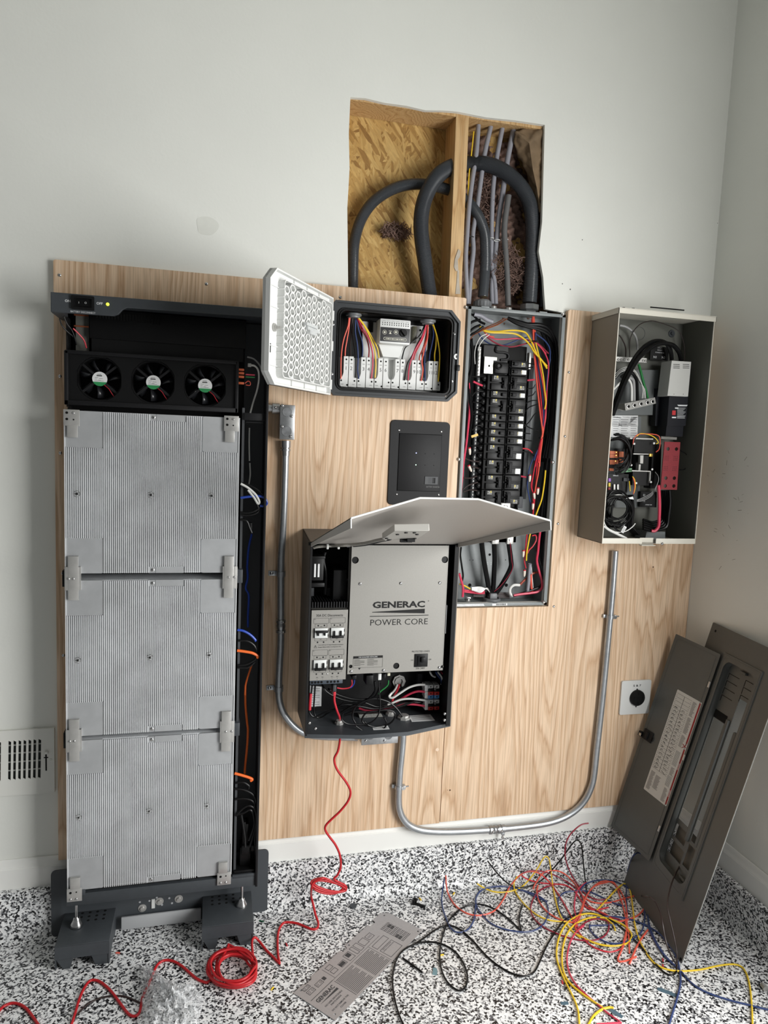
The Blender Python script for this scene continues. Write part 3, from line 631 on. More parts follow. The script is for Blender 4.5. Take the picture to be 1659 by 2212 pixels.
for i in range(ncol):
    for j in range(-6,7):
        cx = gx0+.006+pc*(i+.5)*.93; cz = j*prw+(prw/2 if i % 2 else 0)
        if abs(cz) > gz-.004: continue
        hexo = [(-.0175,0),(-.0085,-.0096),(.0085,-.0096),(.0175,0),(.0085,.0096),(-.0085,.0096)]
        hexi = [(x*.66,z*.70) for x,z in hexo]
        vs = [(cx+x,-.020,cz+z) for x,z in hexo]+[(cx+x,-.020,cz+z) for x,z in hexi]+[(cx+x*.94,-.0035,cz+z*.94) for x,z in hexi]+[(cx+x,-.002,cz+z) for x,z in hexo]
        b.add([DM@Vector(v) for v in vs],[(k,(k+1)%6,6+(k+1)%6,6+k) for k in range(6)]+[(6+k,6+(k+1)%6,12+(k+1)%6,12+k) for k in range(6)]+[(k,(k+1)%6,18+(k+1)%6,18+k) for k in range(6)]+[tuple(range(12,18))])
b.build('honeycomb', white_m, dr)
b = MB()
for z in (.098,.048,-.045,-.092): b.box(gx1+.006,Wd-.006,-.006,-.002,z-.001,z+.001,DM); 
for x in (.09,.17,.25): b.box(x-.001,x+.001,-.006,-.002,gz+.006,Hd-.005,DM); b.box(x-.001,x+.001,-.006,-.002,-Hd+.005,-gz-.006,DM)
b.build('stiffening_rib', white_m, dr)
clear_m, nt, bs_ = nodes('clear plastic'); bs_.inputs['Base Color'].default_value = S(225,228,228); bs_.inputs['Roughness'].default_value = .15; bs_.inputs['Alpha'].default_value = .55
b = MB(); b.box(.145,.215,-.028,-.018,.028,.036,DM); b.box(.13,.205,-.026,-.018,.018,.027,DM); b.box(.16,.2,-.031,-.018,.008,.018,DM); b.build('clear_latch_insert', clear_m, dr)
b = MB(); b.lathe(DM@Vector((.352,-.003,.0)),inn_n,[(0,.010),(.003,.010),(.003,.006),(.007,.0055),(.007,.001)],16); b.box(.350,.354,-.02,-.003,-.003,.003,DM); b.build('lock_cam', nickel_m, dr)
b = MB(); b.box(.366,.370,-.0025,-.0015,-.062,-.040,DM); b.build('slot', MATS['slot black'], dr)
for z in (.090,0.003,-.108):
    b = MB(); b.box(-.003,.014,-.013,.004,z-.014,z+.014,DM); b.cyl((HX+.001,HY-.002,1.808+z-.014),(HX+.001,HY-.002,1.808+z+.014),.005,10); b.build('hinge', white_m, dr)
for z in (.045,-.05): b = MB(); b.box(HX-.002,HX+.01,HY,HY+.012,1.808+z-.02,1.808+z+.02); b.build('hinge_block', black_m, mg)
# wires in the load control box
def ewire(col, where, pts, ys, r=.0021, cc=None):
    wire((cc or col)+'_wire', where, path('E', pts, ys), r, wc[col], group='wires in the load control box')
Y0,Y1 = -.06,-.052
ewire('orange','orange red wire curving from the left bushing to below relay 1 on its left',[(700,490),(690,560),(660,650),(643,740),(636,840),(636,968)],(-.06,-.064),cc='orange')
ewire('orange','orange red wire from the left bushing down into the top of relay 1',[(706,490),(697,580),(682,670),(670,740),(668,800)],(-.06,-.05))
ewire('brown','dark wire from the left bushing straight down to relay 2',[(728,490),(716,600),(710,700),(712,800)],(-.06,-.05),cc='black')
ewire('black','black wire from the left bushing down between relays 2 and 3',[(738,490),(728,600),(738,700),(752,800),(752,960)],(-.06,-.064))
ewire('blue','blue wire from the left bushing running down between relays 2 and 3',[(752,490),(748,600),(764,700),(770,820),(766,900),(776,968)],(-.058,-.064))
ewire('blue','blue wire from the left bushing curving into relay 3',[(758,495),(775,590),(800,670),(806,740),(802,805)],(-.06,-.05))
ewire('red','red wire from the left bushing crossing to the top of relay 4',[(762,492),(790,570),(835,650),(855,730),(852,808)],(-.062,-.05))
ewire('pink','rose red wire from the left bushing down beside relay 4',[(766,492),(805,570),(850,650),(880,750),(884,850),(874,966)],(-.064,-.064),cc='red')
ewire('yellow','yellow wire from the left bushing down into the slot of relay 5',[(768,490),(820,560),(865,650),(897,740),(908,850),(902,960)],(-.066,-.064))
ewire('yellow','yellow wire from the left bushing to the top of relay 5',[(774,490),(830,565),(880,650),(920,730),(934,815)],(-.064,-.05))
ewire('black','black wire swinging left from the right bushing down to relay 8',[(1290,545),(1250,630),(1180,690),(1135,730),(1115,800),(1113,822)],(-.06,-.05))
ewire('black','black wire from the right bushing down between relays 8 and 9',[(1296,548),(1270,630),(1230,700),(1195,780),(1150,860),(1132,980)],(-.062,-.064))
ewire('pink','rose red wire from the right bushing to the slot left of relay 9',[(1300,548),(1265,650),(1215,740),(1180,830),(1165,900),(1160,978)],(-.064,-.064),cc='red')
ewire('red','red wire from the right bushing to the top of relay 9',[(1306,548),(1275,650),(1240,720),(1215,770),(1198,832)],(-.062,-.05))
ewire('orange','orange red wire from the right bushing to the top of relay 10',[(1312,548),(1305,640),(1275,730),(1250,790),(1246,836)],(-.064,-.05))
ewire('orange','orange red wire from the right bushing down beside relay 10',[(1314,548),(1310,650),(1285,740),(1268,830),(1275,900),(1262,984)],(-.066,-.064))
ewire('black','black wire hanging beside the blue wires at the right bushing, ending by relay 11',[(1316,548),(1290,680),(1268,770),(1282,880),(1284,960)],(-.056,-.05))
ewire('blue','blue wire from the right bushing down between relays 10 and 11',[(1318,600),(1295,720),(1288,850),(1292,985)],(-.05,-.064))
ewire('blue','blue wire from the right bushing curving to the top of relay 11',[(1348,545),(1358,620),(1345,700),(1330,770),(1322,840)],(-.06,-.05))
ewire('yellow','yellow wire from the right bushing to the top of relay 12',[(1350,545),(1378,620),(1376,710),(1366,780),(1368,842)],(-.062,-.05))
ewire('yellow','yellow wire from the right bushing looping down the right side of relay 12',[(1356,545),(1385,640),(1405,760),(1404,870),(1395,990)],(-.064,-.064))

# ================================================================== black indicator panel below
ind = thing('indicator_panel', 'flat black flush panel with two tiny lit lamps below the load control box', 'panel', (1.085,-.019,1.34))
b = MB(); b.prism(rrect(.985,1.184,1.338,1.609,.014),-.0235,-.019); b.build('cover_plate', blacks_m, ind, .0006)
b = MB(); b.bbox(1.0155,1.1570,-.0255,-.0235,1.384,1.5665,.0006); dd = b.build('access_door', blacks_m, ind)
b = MB(); 
for a in ((1.0135,1.0155,1.384,1.5675),(1.157,1.158,1.384,1.567),(1.0135,1.158,1.383,1.384),(1.0135,1.158,1.5665,1.568)): b.box(a[0],a[1],-.0238,-.0234,a[2],a[3])
b.build('gap', MATS['slot black'], ind)
for k,x,y in (('M',1090,322),('M',1420,333),('M',1072,822),('M',1398,825)): MB().screw(at(k,x,y,-.0235),.0036,.002).build('screw', chrome_m, ind)
b = MB(); q = at('M',1340,714,-.026); b.prism([(q.x-.022,q.z-.0125),(q.x+.022,q.z-.0125),(q.x+.022,q.z+.0125),(q.x-.022,q.z+.0125)],-.0275,-.0255,holes=[[(q.x-.011,q.z-.009),(q.x+.013,q.z-.009),(q.x+.013,q.z+.009),(q.x-.011,q.z+.009)]]); lt = b.build('latch', mat('latch grey', S(52,54,57), .5), ind)
sub(MB().box(q.x-.011,q.x+.004,-.0265,-.0258,q.z-.009,q.z+.009),'latch_tongue',MATS['gutter grey'],lt)
for k,x,y,c,nm in (('M',1223,500,(.45,.5,1,1),'blue lamp'),('M',1220,592,(.6,1,.7,1),'green lamp')):
    q = at(k,x,y,-.0256); o = MB().prism(circ(q.x,q.z,.0016,12),-.0262,-.0255).build('indicator_light', mat('lit '+nm, c, .3, emit=(c,2.0)), ind); o['label'] = 'small lit '+nm
for x,y in ((1293,505),(1363,507),(1291,594),(1360,597)):
    q = at('M',x,y,-.0256); MB().prism(circ(q.x,q.z,.0013,10),-.0258,-.0255).build('unlit_lamp', MATS['slot black'], ind)
b = MB(); txt(b,'BATTERY INVERTER',1.135,1.3985,.0045,-.0257,w=.045); b.build('lettering', mat('dim print', S(120,120,120), .7), ind)

# ================================================================== breaker panel recessed in the wall
lc = thing('breaker_panel', 'tall grey breaker panel box with its cover off, crowded with wires, recessed in the plywood', 'breaker panel', (1.4,0,1.0))
X0,X1,Z0,Z1 = 1.226,1.570,.998,1.982
b = MB(); b.box(X0,X1,.080,.082,Z0,Z1)
for a in ((X0,X0+.002,Z0,Z1),(X1-.002,X1,Z0,Z1),(X0,X1,Z0,Z0+.002),(X0,X1,Z1-.002,Z1)): b.box(a[0],a[1],-.019,.081,a[2],a[3])
b.build('enclosure', panel_m, lc)
b = MB(); b.bbox(X0,X0+.011,-.0215,-.0185,Z0,Z1,.0006); b.bbox(X1-.012,X1,-.0215,-.0185,Z0,Z1,.0006); b.bbox(X0,X1,-.0215,-.0185,Z1-.010,Z1,.0006); b.bbox(X0,X1,-.0215,-.0185,Z0,Z0+.0095,.0006)
for x,y in ((480,158),(1250,208)): q = at('G',x,y,-.022); b.bbox(q.x-.014,q.x+.014,-.024,-.02,Z1-.001,Z1+.003,.001)
b.build('flange', panel_m, lc)
for k,x,y in (('G',230,150),('G',1508,240),('H',135,75),('H',1375,112),('H',1255,1968)): MB().screw(at(k,x,y,-.0215),.0062,.006).build('cover_screw', chrome_m, lc)
b = MB(); b.prism([(1.236,.9985),(1.34,.9985),(1.335,1.0065),(1.236,1.0065)],-.0219,-.0214)
b.build('paint_smear', mat('white paint smear', S(208,210,212), .7, var=.15, vs=80), lc)
b = MB(); q = at('H',620,1958,-.022); q2 = at('H',775,1955,-.022); b.prism([(q.x-.012,.999),(q2.x,.999),(q2.x,1.0065),(q.x-.012,1.0065)],-.0221,-.0216); bl = b.build('barcode_label', whitep_m, lc)
b = MB(); rr = random.Random(4); x = q.x+.002
while x < q2.x-.006: w_ = rr.uniform(.0004,.0014); b.box(x,x+w_,-.0224,-.022,1.000,1.0055); x += w_+rr.uniform(.0005,.0013)
sub(b,'bars',ink_m,bl)
b = MB()
for k,x,y,r in (('H',540,1340,.0045),('H',275,1745,.0062),('H',760,1745,.0062),('H',275,1412,.0014),('H',318,1412,.0016),('H',750,1410,.0016)): q = at(k,x,y,.0797); b.prism(circ(q.x,q.z,r,14),.0794,.0799)
b.build('hole', MATS['slot black'], lc)
b = MB()
for i in range(2):
    for j in range(3): q = at('H',512+46*i,1445+14*j,.0797); b.box(q.x-.0018,q.x+.0018,.0794,.0799,q.z-.0006,q.z+.0006)
b.build('stamped_mark', mat('pale stamp', S(190,194,196), .5), lc)
b = MB(); b.bbox(1.296,1.462,.030,.078,1.32,1.875,.002); b.box(1.30,1.386,.012,.03,1.776,1.868); b.build('bus_backing', black_m, lc)
q = at('G',690,760,.008); b = MB(); b.tube([(q.x-.017,.01,1.866),(q.x-.019,.009,1.853),(q.x-.012,.008,1.848),(q.x+.012,.008,1.848),(q.x+.026,.008,1.842),(q.x+.024,.009,1.828),(q.x,.01,1.823)],.0042,8,4); b.build('insulator_loop', blacks_m, lc)
b = MB(); b.box(1.302,1.333,.006,.0105,1.776,1.830); b.box(1.333,1.345,.006,.0105,1.82,1.83); bp2 = b.build('lug_plate', mat('tinned plate', S(196,198,186), .35, metal=.6, var=.1, vs=60), lc); sub(MB().prism(circ(1.319,1.801,.0036,14),.0056,.0062),'hole',MATS['slot black'],bp2)
b = MB(); b.bbox(1.335,1.386,-.004,.03,1.777,1.815,.006); b.lathe((1.348,-.004,1.802),(0,-1,0),[(0,.012),(.006,.011),(.008,.007),(.004,.005)],16); b.build('main_stud_cover', black_m, lc)
for xx,zz0,zz1 in ((1.283,1.767,1.862),(1.284,1.355,1.762)):
    b = MB(); b.bbox(xx,xx+.009,.016,.03,zz0,zz1,.001); bar = b.build('neutral_bar', nickel_m if zz1>1.8 else MATS['gutter grey'], lc); z = zz0+.006
    h = MB()
    while z < zz1-.004: h.lathe((xx+.0045,.016,z),(0,-1,0),[(0,.0032),(.002,.003),(.0022,.0016),(.001,.001)],8); z += .0115
    sub(h,'terminal_screw',nickel_m if zz1>1.8 else MATS['bus dark'] if 'bus dark' in MATS else mat('bus dark', S(110,110,108), .35, metal=.7),bar)
b = MB(); b.bbox(1.463,1.471,.012,.03,1.80,1.855,.001); b.build('neutral_bar', nickel_m, lc)
b = MB(); b.bbox(1.475,1.492,.03,.05,1.36,1.84,.002); b.bbox(1.455,1.475,.015,.05,1.33,1.37,.002); b.build('ground_bar', MATS['gutter grey'], lc)
b = MB(); b.bbox(1.385,1.421,-.005,.03,1.320,1.349,.003); b.lathe((1.402,-.005,1.335),(0,-1,0),[(0,.008),(.004,.008),(.003,.004)],14); b.build('main_lug', nickel_m, lc)
for x0,x1 in ((1.368,1.394),(1.423,1.447)): MB().bbox(x0,x1,.012,.03,1.205,1.232,.002).build('feeder_lug', nickel_m, lc); b = MB(); b.bbox(1.30,1.46,.02,.05,1.21,1.33,.002); b.build('lug_base', black_m, lc)
b = MB(); b.lathe((1.386,.03,1.000),(0,0,1),[(0,.031),(.013,.031),(.015,.026),(.010,.022)],24); b.bbox(1.372,1.40,.012,.045,1.012,1.033,.004); b.build('bottom_bushing', pvc_m, lc)
b = MB(); q = at('H',250,1900,.02); b.bbox(q.x-.009,q.x+.009,.01,.03,1.006,1.022,.003); b.lathe((q.x,.01,1.014),(0,-1,0),[(0,.006),(.004,.006),(.002,.002)],12); b.build('ground_lug', chrome_m, lc)
# breakers
printm = mat('breaker print', S(210,210,205), .6); yelm = mat('breaker yellow', S(196,180,90), .6)
def breaker(side, ztop, poles, label, sticker=False):
    xa, xb = (1.316,1.3885) if side == 'L' else (1.3905,1.456)
    z0 = ztop-.0254*poles+.0008; z1 = ztop-.0008; s = 1 if side == 'L' else -1; xin = xb if side == 'L' else xa
    t = thing('circuit_breaker', label, 'breaker', ((xa+xb)/2,.01,z0), 'breakers in the panel')
    b = MB(); b.bbox(xa,xb,.004,.034,z0,z1,.0015)
    for k in range(poles): zz = z1-.0254*k; b.bbox(min(xin-s*.062,xin-s*.004),max(xin-s*.062,xin-s*.004),-.004,.006,zz-.0225,zz-.0015,.0012)
    b.build('body', black_m, t)
    b = MB(); hx = xin-s*.017
    for k in range(poles): zz = z1-.0254*k-.012; b.bbox(hx-.0075,hx+.0075,-.013,.0,zz-.0055,zz+.0055,.0015)
    if poles == 2: b.bbox(hx-.005,hx+.005,-.015,-.006,z1-.041,z1-.009,.0015)
    b.build('toggle', blacks_m, t)
    b = MB()
    for k in range(poles): zz = z1-.0254*k-.012; b.prism(circ(xin-s*.008,zz,.0012,8),-.0045,-.0038)
    lx = xin-s*.046; lz = z1-.0085 if side == 'L' else z0+.0105
    rr = random.Random(int(ztop*1e4)+poles)
    w_ = .016 if poles==2 else .014
    for r_ in range(3): 
        xx = lx-w_/2
        while xx < lx+w_/2: d_ = rr.uniform(.001,.004); b.box(xx,min(xx+d_,lx+w_/2),-.0045,-.0038,lz+.003-.0042*r_,lz+.0052-.0042*r_); xx += d_+rr.uniform(.0006,.002)
    b.build('rating_print', printm, t)
    b = MB(); b.box(lx+s*.004-.002,lx+s*.004+.002,-.0046,-.004,lz-.001,lz+.006); b.build('rating_mark', yelm, t)
    if sticker:
        b = MB(); b.box(xb-.024,xb-.008,-.0052,-.004,z0+.004,z0+.018) if poles==1 else b.box(xb-.026,xb-.008,-.0052,-.004,z0+.003,z0+.021); b.build('white_sticker', whitep_m, t)
    if side == 'L':
        b = MB()
        for k in range(poles): zz = z1-.0254*k-.012; b.lathe((xa-.006,.014,zz),(0,-1,0),[(-.01,.009),(.0,.009),(.002,.005),(.001,.003)],12)
        b.build('terminal', black_m, t)
def stack(side, ztop, seq):
    z = ztop
    for i,pn in enumerate(seq):
        st_ = abs(pn) > 9; pn = abs(pn) % 10
        breaker(side, z, pn, '%s black %s breaker, %s in the %s column of the breaker panel' % ('wide' if pn==2 else 'slim','two-pole' if pn==2 else 'single-pole', ORD[i] if i else 'topmost', 'left' if side=='L' else 'right'), st_)
        z -= .0254*pn
stack('L', 1.773, [2,1,2,1,1,1,1,2,2,2,2]); stack('R', 1.825, [1,11,2,11,2,11,11,11,11,12,12,2,2])
# cables and wires of the panel
def pw(k, col, lab, pts, ys, r=.0024, nm=None, grp='wires in the breaker panel'):
    wire((nm or col)+'_wire', lab, path(k, pts, ys), r, wc[col], group=grp)
pw('G','yellow','yellow wire arching across the top of the breaker panel, lower of the pair',[(400,390),(450,450),(560,480),(720,485),(880,500),(1000,570),(1080,660),(1130,740),(1230,850),(1300,960)],(.02,-.004),.003)
pw('G','yellow','yellow wire arching across the top of the breaker panel, upper of the pair',[(410,400),(480,455),(640,470),(780,455),(900,455),(1010,480),(1070,560),(1110,640),(1180,790),(1300,930)],(.022,0),.003)
pw('G','yellow','yellow wire in the strapped bundle down the right of the breaker panel',[(1150,620),(1180,740),(1215,880),(1250,1060),(1270,1250),(1285,1400),(1270,1500)],(0,-.008))
pw('G','orange','outer orange red wire of the strapped bundle right of the breakers',[(1110,270),(1115,420),(1120,600),(1130,760),(1150,1000),(1180,1300),(1215,1600),(1240,1800),(1225,1890)],(.03,-.012),.003)
pw('G','orange','inner orange red wire of the strapped bundle right of the breakers',[(1125,270),(1135,430),(1150,620),(1180,800),(1215,1000),(1260,1250),(1280,1450),(1280,1600),(1255,1750),(1235,1890)],(.03,-.01),.003)
pw('G','red','red wire in the strapped bundle right of the breakers',[(1100,300),(1110,470),(1125,640),(1160,900),(1200,1200),(1230,1500),(1245,1700),(1230,1890)],(.03,-.006),.0026)
pw('G','blue','dark blue wire in the strapped bundle right of the breakers',[(1150,480),(1150,620),(1170,850),(1200,1050),(1240,1300),(1255,1550),(1245,1780)],(.02,-.004))
pw('G','pink','rose red wire looping out right of the strapped bundle',[(1160,620),(1250,720),(1310,850),(1320,980),(1300,1200),(1290,1420),(1280,1560),(1262,1720),(1238,1880)],(.01,-.008),nm='red')
pw('G','blue','dark blue wire arching to the right gutter of the breaker panel',[(1150,500),(1260,580),(1330,680),(1340,830),(1315,980),(1290,1250)],(.02,0))
pw('G','maroon','dark red wire sagging across the top of the breaker panel',[(500,540),(600,610),(720,660),(850,670),(980,640),(1080,615),(1180,630),(1320,760)],(.02,.01))
pw('G','pink','rose red wire crossing above the sagging one at the top of the breaker panel',[(490,510),(600,565),(750,570),(900,560),(1060,585),(1180,640),(1290,760)],(.03,.015),nm='red')
pw('G','blue','dark blue wire curving behind the breakers at the top left of the panel',[(380,470),(440,560),(540,630),(640,655),(760,640),(940,570),(1060,540)],(.04,.03))
pw('G','orange','orange red wire ending in the top middle of the breaker panel',[(440,440),(520,520),(600,540)],(.03,.03),.0022)
for i,(d,lab) in enumerate(((0,'upper heavy black cable sweeping from the top middle to the right gutter'),(38,'middle heavy black cable sweeping from the top middle to the right gutter'),(70,'lower heavy black cable sweeping from the top middle to the right gutter'))):
    pw('G','black',lab,[(780,290),(900,330+d*.4),(1050,370+d*.5),(1200,375+d),(1310,420+d*1.2),(1380,520+d),(1420,640+d),(1435,900),(1410-d*.3,1150),(1390-d*.4,1500),(1370-d*.6,1800),(1320-d,2150)],(.03,-.008+.006*i),.006)
for i,dx in enumerate((22,46,-26)):
    pw('H','black','heavy black cable packed along the right gutter of the breaker panel',[(1340-dx,0),(1315-dx,220),(1285-dx,480),(1268-dx,740),(1245-dx*.8,1000),(1215-dx*.6,1250),(1240-dx*.3,1480),(1250-dx*.2,1650)],(.02,.03),.0055,grp='black cables of the right gutter')
    pw('G','black','heavy black cable behind the strapped bundle of the breaker panel',[(1210+dx,380),(1290+dx,560),(1350+dx,800),(1360+dx,1100),(1340+dx,1400),(1310+dx,1700),(1285+dx,2000),(1265+dx,2200)],(.03,.02),.0052,grp='black cables behind the strapped bundle')
pw('H','black','heavy black cable running down the right gutter of the breaker panel',[(1320,0),(1290,200),(1260,450),(1240,700),(1215,900),(1170,1150),(1180,1350),(1225,1500),(1235,1640),(1220,1750),(1120,1800),(980,1850),(850,1890)],(-.006,.02),.0044)
pw('H','pink','rose red cable down the lower right gutter of the breaker panel',[(1210,1020),(1195,1130),(1180,1300),(1165,1420),(1195,1560),(1230,1680),(1232,1780),(1180,1830),(1080,1850),(950,1865),(860,1880)],(0,.01),.0042,nm='red')
for i,(lab,x0) in enumerate((('left thick black feeder cable below the breakers',(430,440,460,480,520,545)),('middle thick black feeder cable below the breakers',(595,600,605,600,590,575)),('right thick black feeder cable below the breakers',(785,800,820,815,700,600)))):
    pw('H','black',lab,list(zip(x0,(1130,1250,1400,1520,1740,1880))),(.02,.03),.0088)
pw('H','maroon','thin red stripe wire beside the right thick feeder',[(810,1180),(830,1400),(840,1520),(790,1620),(680,1760),(600,1830)],(.012,.02),.0012,nm='red')
pw('H','yellow','yellow wire down the right of the breakers to the lower bundle',[(1280,220),(1265,380),(1230,600),(1180,740),(1130,880),(1080,1050),(1050,1200),(1030,1320),(1025,1420)],(-.01,.0),.0027)
pw('H','red','red wire looping below the grey lid at the panel right',[(1100,1090),(1150,1085),(1155,1150),(1110,1230),(1060,1280),(1045,1320)],(0,.01))
pw('H','red','red wire going straight down below the grey lid at the panel right',[(1035,1060),(1020,1200),(1010,1350),(1000,1430),(1020,1520)],(0,.01))
pw('H','orange','orange red wire beside the yellow one in the right bundle',[(1200,100),(1185,250),(1160,380),(1140,500),(1120,600)],(-.008,-.008))
pw('H','red','thin red wire dropping into a wire connector beside the breakers',[(1175,20),(1140,160),(1110,320),(1090,420),(1110,520),(1120,640)],(-.006,-.008))
pw('H','blue','dark blue wire bowing left beside the lower breakers',[(1150,0),(1080,150),(1050,280),(1040,430),(1060,560),(1090,700)],(0,0))
pw('G','red','red wire leaving the lower tie of the strapped bundle downward',[(1230,1880),(1212,1960),(1195,2080),(1180,2210)],-.008,.0028)
pw('G','orange','orange red wire leaving the lower tie of the strapped bundle downward',[(1238,1880),(1228,1980),(1212,2090),(1200,2260)],-.008,.0026)
pw('G','maroon','dark red wire leaving the lower tie on the left downward',[(1222,1880),(1200,1970),(1178,2080),(1160,2160),(1150,2260)],-.006,.0024,nm='red')
pw('G','blue','dark blue wire continuing below the lower tie of the strapped bundle',[(1240,1790),(1225,1900),(1190,2010),(1150,2100),(1130,2180)],-.004,.0024)
pw('G','black','black wire inside the strapped bundle below its lower tie',[(1232,1890),(1220,2000),(1215,2100),(1205,2230)],-.002,.0034)
pw('H','red','red wire hanging long beside the yellow one on the lower right of the breakers',[(1185,0),(1165,200),(1150,400),(1135,600),(1115,780),(1110,850)],(-.004,0),.0026)
pw('H','maroon','dark red wire behind the wire connectors right of the breakers',[(1160,0),(1135,180),(1105,380),(1120,560),(1108,760)],(.004,.004),.0024,nm='red')
pw('H','black','thin black wire hanging between the red ones right of the breakers',[(1200,0),(1180,240),(1165,460),(1160,640),(1165,830)],(.002,.002),.003)
pw('H','pink','rose red cable down the left gutter of the breaker panel',[(205,0),(190,120),(175,300),(160,450),(150,600)],(-.012,-.01),.0042,nm='red')
pw('G','pink','rose red cable from the left gutter of the panel crossing behind the black ones',[(260,1150),(268,1300),(272,1500),(255,1700),(235,1900),(215,2050),(190,2200)],(0,-.012),.004,nm='red')
pw('G','pink','short rose red lead into the topmost left breaker',[(320,1130),(380,1160),(440,1185)],(0,.012),.0035,nm='red')
pw('G','pink','short rose red lead from the right column to the strapped bundle',[(1040,1115),(1140,1105)],(.01,0),.003,nm='red')
pw('G','red','short red lead curving from the right column near the middle',[(975,2020),(1050,2030),(1110,2080)],(.01,.01))
pw('H','pink','short rose red lead from the right column near its bottom',[(955,300),(1025,312)],(.008,0),.003,nm='red')
for i,pts in enumerate(([(245,330),(300,240),(400,330),(480,370)],[(240,480),(300,700),(300,850),(290,1000),(250,1150)],[(250,470),(235,700),(225,900),(260,1200),(275,1400),(300,1600)],[(240,620),(210,900),(200,1200),(235,1450),(240,1600),(225,1800),(245,2000)],[(230,800),(215,1100),(205,1400),(180,1650),(190,1900),(230,2100)],[(300,560),(310,760),(290,960),(250,1120),(275,1300),(300,1480),(300,1650),(270,1820)],[(240,500),(330,420),(420,380)],[(260,520),(350,480),(460,400)],[(240,380),(330,330),(420,310)])):
    pw('G','black','black wire looping down the left gutter of the breaker panel',pts,(.01,-.008),.0041,grp='black wires of the left gutter')
for i in range(11):
    y = (1070,1270,1410,1510,1570,1720,1990,2080)[i] if i < 8 else 0
    if i < 8: pw('G','black','black lead from the left gutter to a left hand breaker terminal',[(290+(i%3)*10,y+(60 if i%2 else -10)),(360,y),(450,y-8)],(.0,.012),.0023,grp='leads to the left hand breakers')
for pts in ([(210,60),(300,95),(400,105)],[(210,150),(300,170),(390,195)],[(190,320),(280,325),(370,298)],[(180,480),(260,420),(380,380)],[(190,510),(280,480),(370,490)]):
    pw('H','brown','black lead from the left gutter to a left hand breaker terminal',pts,(.0,.012),.0026,nm='black',grp='leads to the left hand breakers')
for pts in ([(1050,890),(1130,900)],[(1050,950),(1120,940)],[(1040,1225),(1110,1220),(1150,1170)],[(1040,1330),(1110,1310),(1150,1260)],[(1020,1420),(1100,1385),(1170,1385)],[(1010,1530),(1070,1470),(1180,1430)],[(1000,1730),(1070,1660),(1130,1570),(1190,1540)],[(1000,1700),(1080,1750),(1190,1785)],[(990,1815),(1080,1825)],[(985,1905),(1100,1920)],[(970,2060),(1060,2070),(1130,2120)]):
    pw('G','black','thin black lead from a right hand breaker into the wire bundle',pts,(.012,.004),.0019,grp='leads from the right hand breakers')
for pts in ([(270,300),(255,480)],[(350,500),(250,490)],[(500,500),(420,540),(365,640),(340,760),(345,900)],[(535,510),(470,560),(410,640),(385,720)]):
    pw('G','white','white wire at the upper left corner of the breaker panel',pts if len(pts)>2 else [pts[0],((pts[0][0]+pts[1][0])/2+8,(pts[0][1]+pts[1][1])/2),pts[1]],(.01,.005),.0014,grp='white wires of the upper left corner')
pw('H','white','stiff white cable curling at the bottom right of the breaker panel',[(940,1745),(860,1745),(812,1790),(810,1850),(840,1890)],(.01,.02),.0048)
pw('H','white','thin white wire standing beside the grey sleeve at the bottom right',[(1090,1480),(1100,1600),(1115,1780)],(.0,.01),.0014)
for i,pts in enumerate(([(740,290),(640,350),(520,400),(420,450),(330,510),(280,570)],[(760,300),(660,370),(560,410),(440,455),(350,500)],[(790,290),(700,340),(610,385),(480,430)])):
    wire('copper_wire','bare copper wire slanting across the upper left of the breaker panel',path('G',pts,(.03,.0)),.0017,copper_m,group='bare copper wires of the breaker panel')
b = MB(); b.tube(path('H',[(1075,1460),(1065,1560),(1055,1700),(1040,1830)],(.0,.02)),.0062,12,4); tag(b.build('cable_sleeve',cab_m),'short grey cable sleeve standing at the bottom right of the breaker panel','cable sleeve')
b = MB(); q = path('H',[(1085,1600),(1090,1700),(1100,1830)],(.005,.02)); b.tube(q,.0048,8,4); tag(b.build('orange_cable',wc['orange']),'orange jacketed cable with print beside the grey sleeve at the panel bottom','cable')
b = MB(); b.tube(path('H',[(1200,1575),(1120,1585),(1010,1670),(940,1740)],(.03,.02)),.004,8,4); tag(b.build('orange_cable',mat('rust orange cable', S(150,62,44), .5)),'rust orange cable slanting across the bottom right corner of the breaker panel','cable')
b = MB(); P = path('G',[(330,240),(420,260),(500,310),(580,340)],(.0,.0)); b.tube(P,.007,10,4); tag(b.build('cable_sleeve',cab_m),'cut grey cable sleeve hanging at the top left of the breaker panel','cable sleeve')
for i in range(7):
    wire('bare_strand','frayed bare strand fanning out left of the bottom bushing',path('H',[(540,1840),(500,1800-i*3),(420,1770+i*12),(300,1775+i*6)],(.02,.01)),.0014,nickel_m,group='bare strands at the bottom bushing')
pw('H','yellow','yellow wire at the bottom left of the breaker panel',[(140,1730),(200,1750),(280,1795)],(0,.01))
for dx in (0,22): pw('H','pink','rose red cable lying along the bottom left of the breaker panel',[(200,1810+dx),(300,1822+dx),(400,1832+dx),(470,1830+dx)],(.02,.03),.003,nm='red',grp='rose cables along the panel bottom')
pw('H','pink','rose red cable curving down at the bottom left corner of the breaker panel',[(135,1590),(160,1680),(185,1780),(180,1900)],(-.01,.0),.0042,nm='red')
pw('H','black','black wire hanging at the left edge below the grey lid',[(160,1240),(150,1350),(170,1500),(185,1620),(170,1700)],(-.01,.0),.0034)
for i in range(5): pw('H','brown','dark wire lying along the bottom of the breaker panel',[(320,1830+i*16),(450,1845+i*14),(620,1850+i*14),(800,1850+i*16)],(.04,.04),.0028,nm='black',grp='dark wires along the panel bottom')
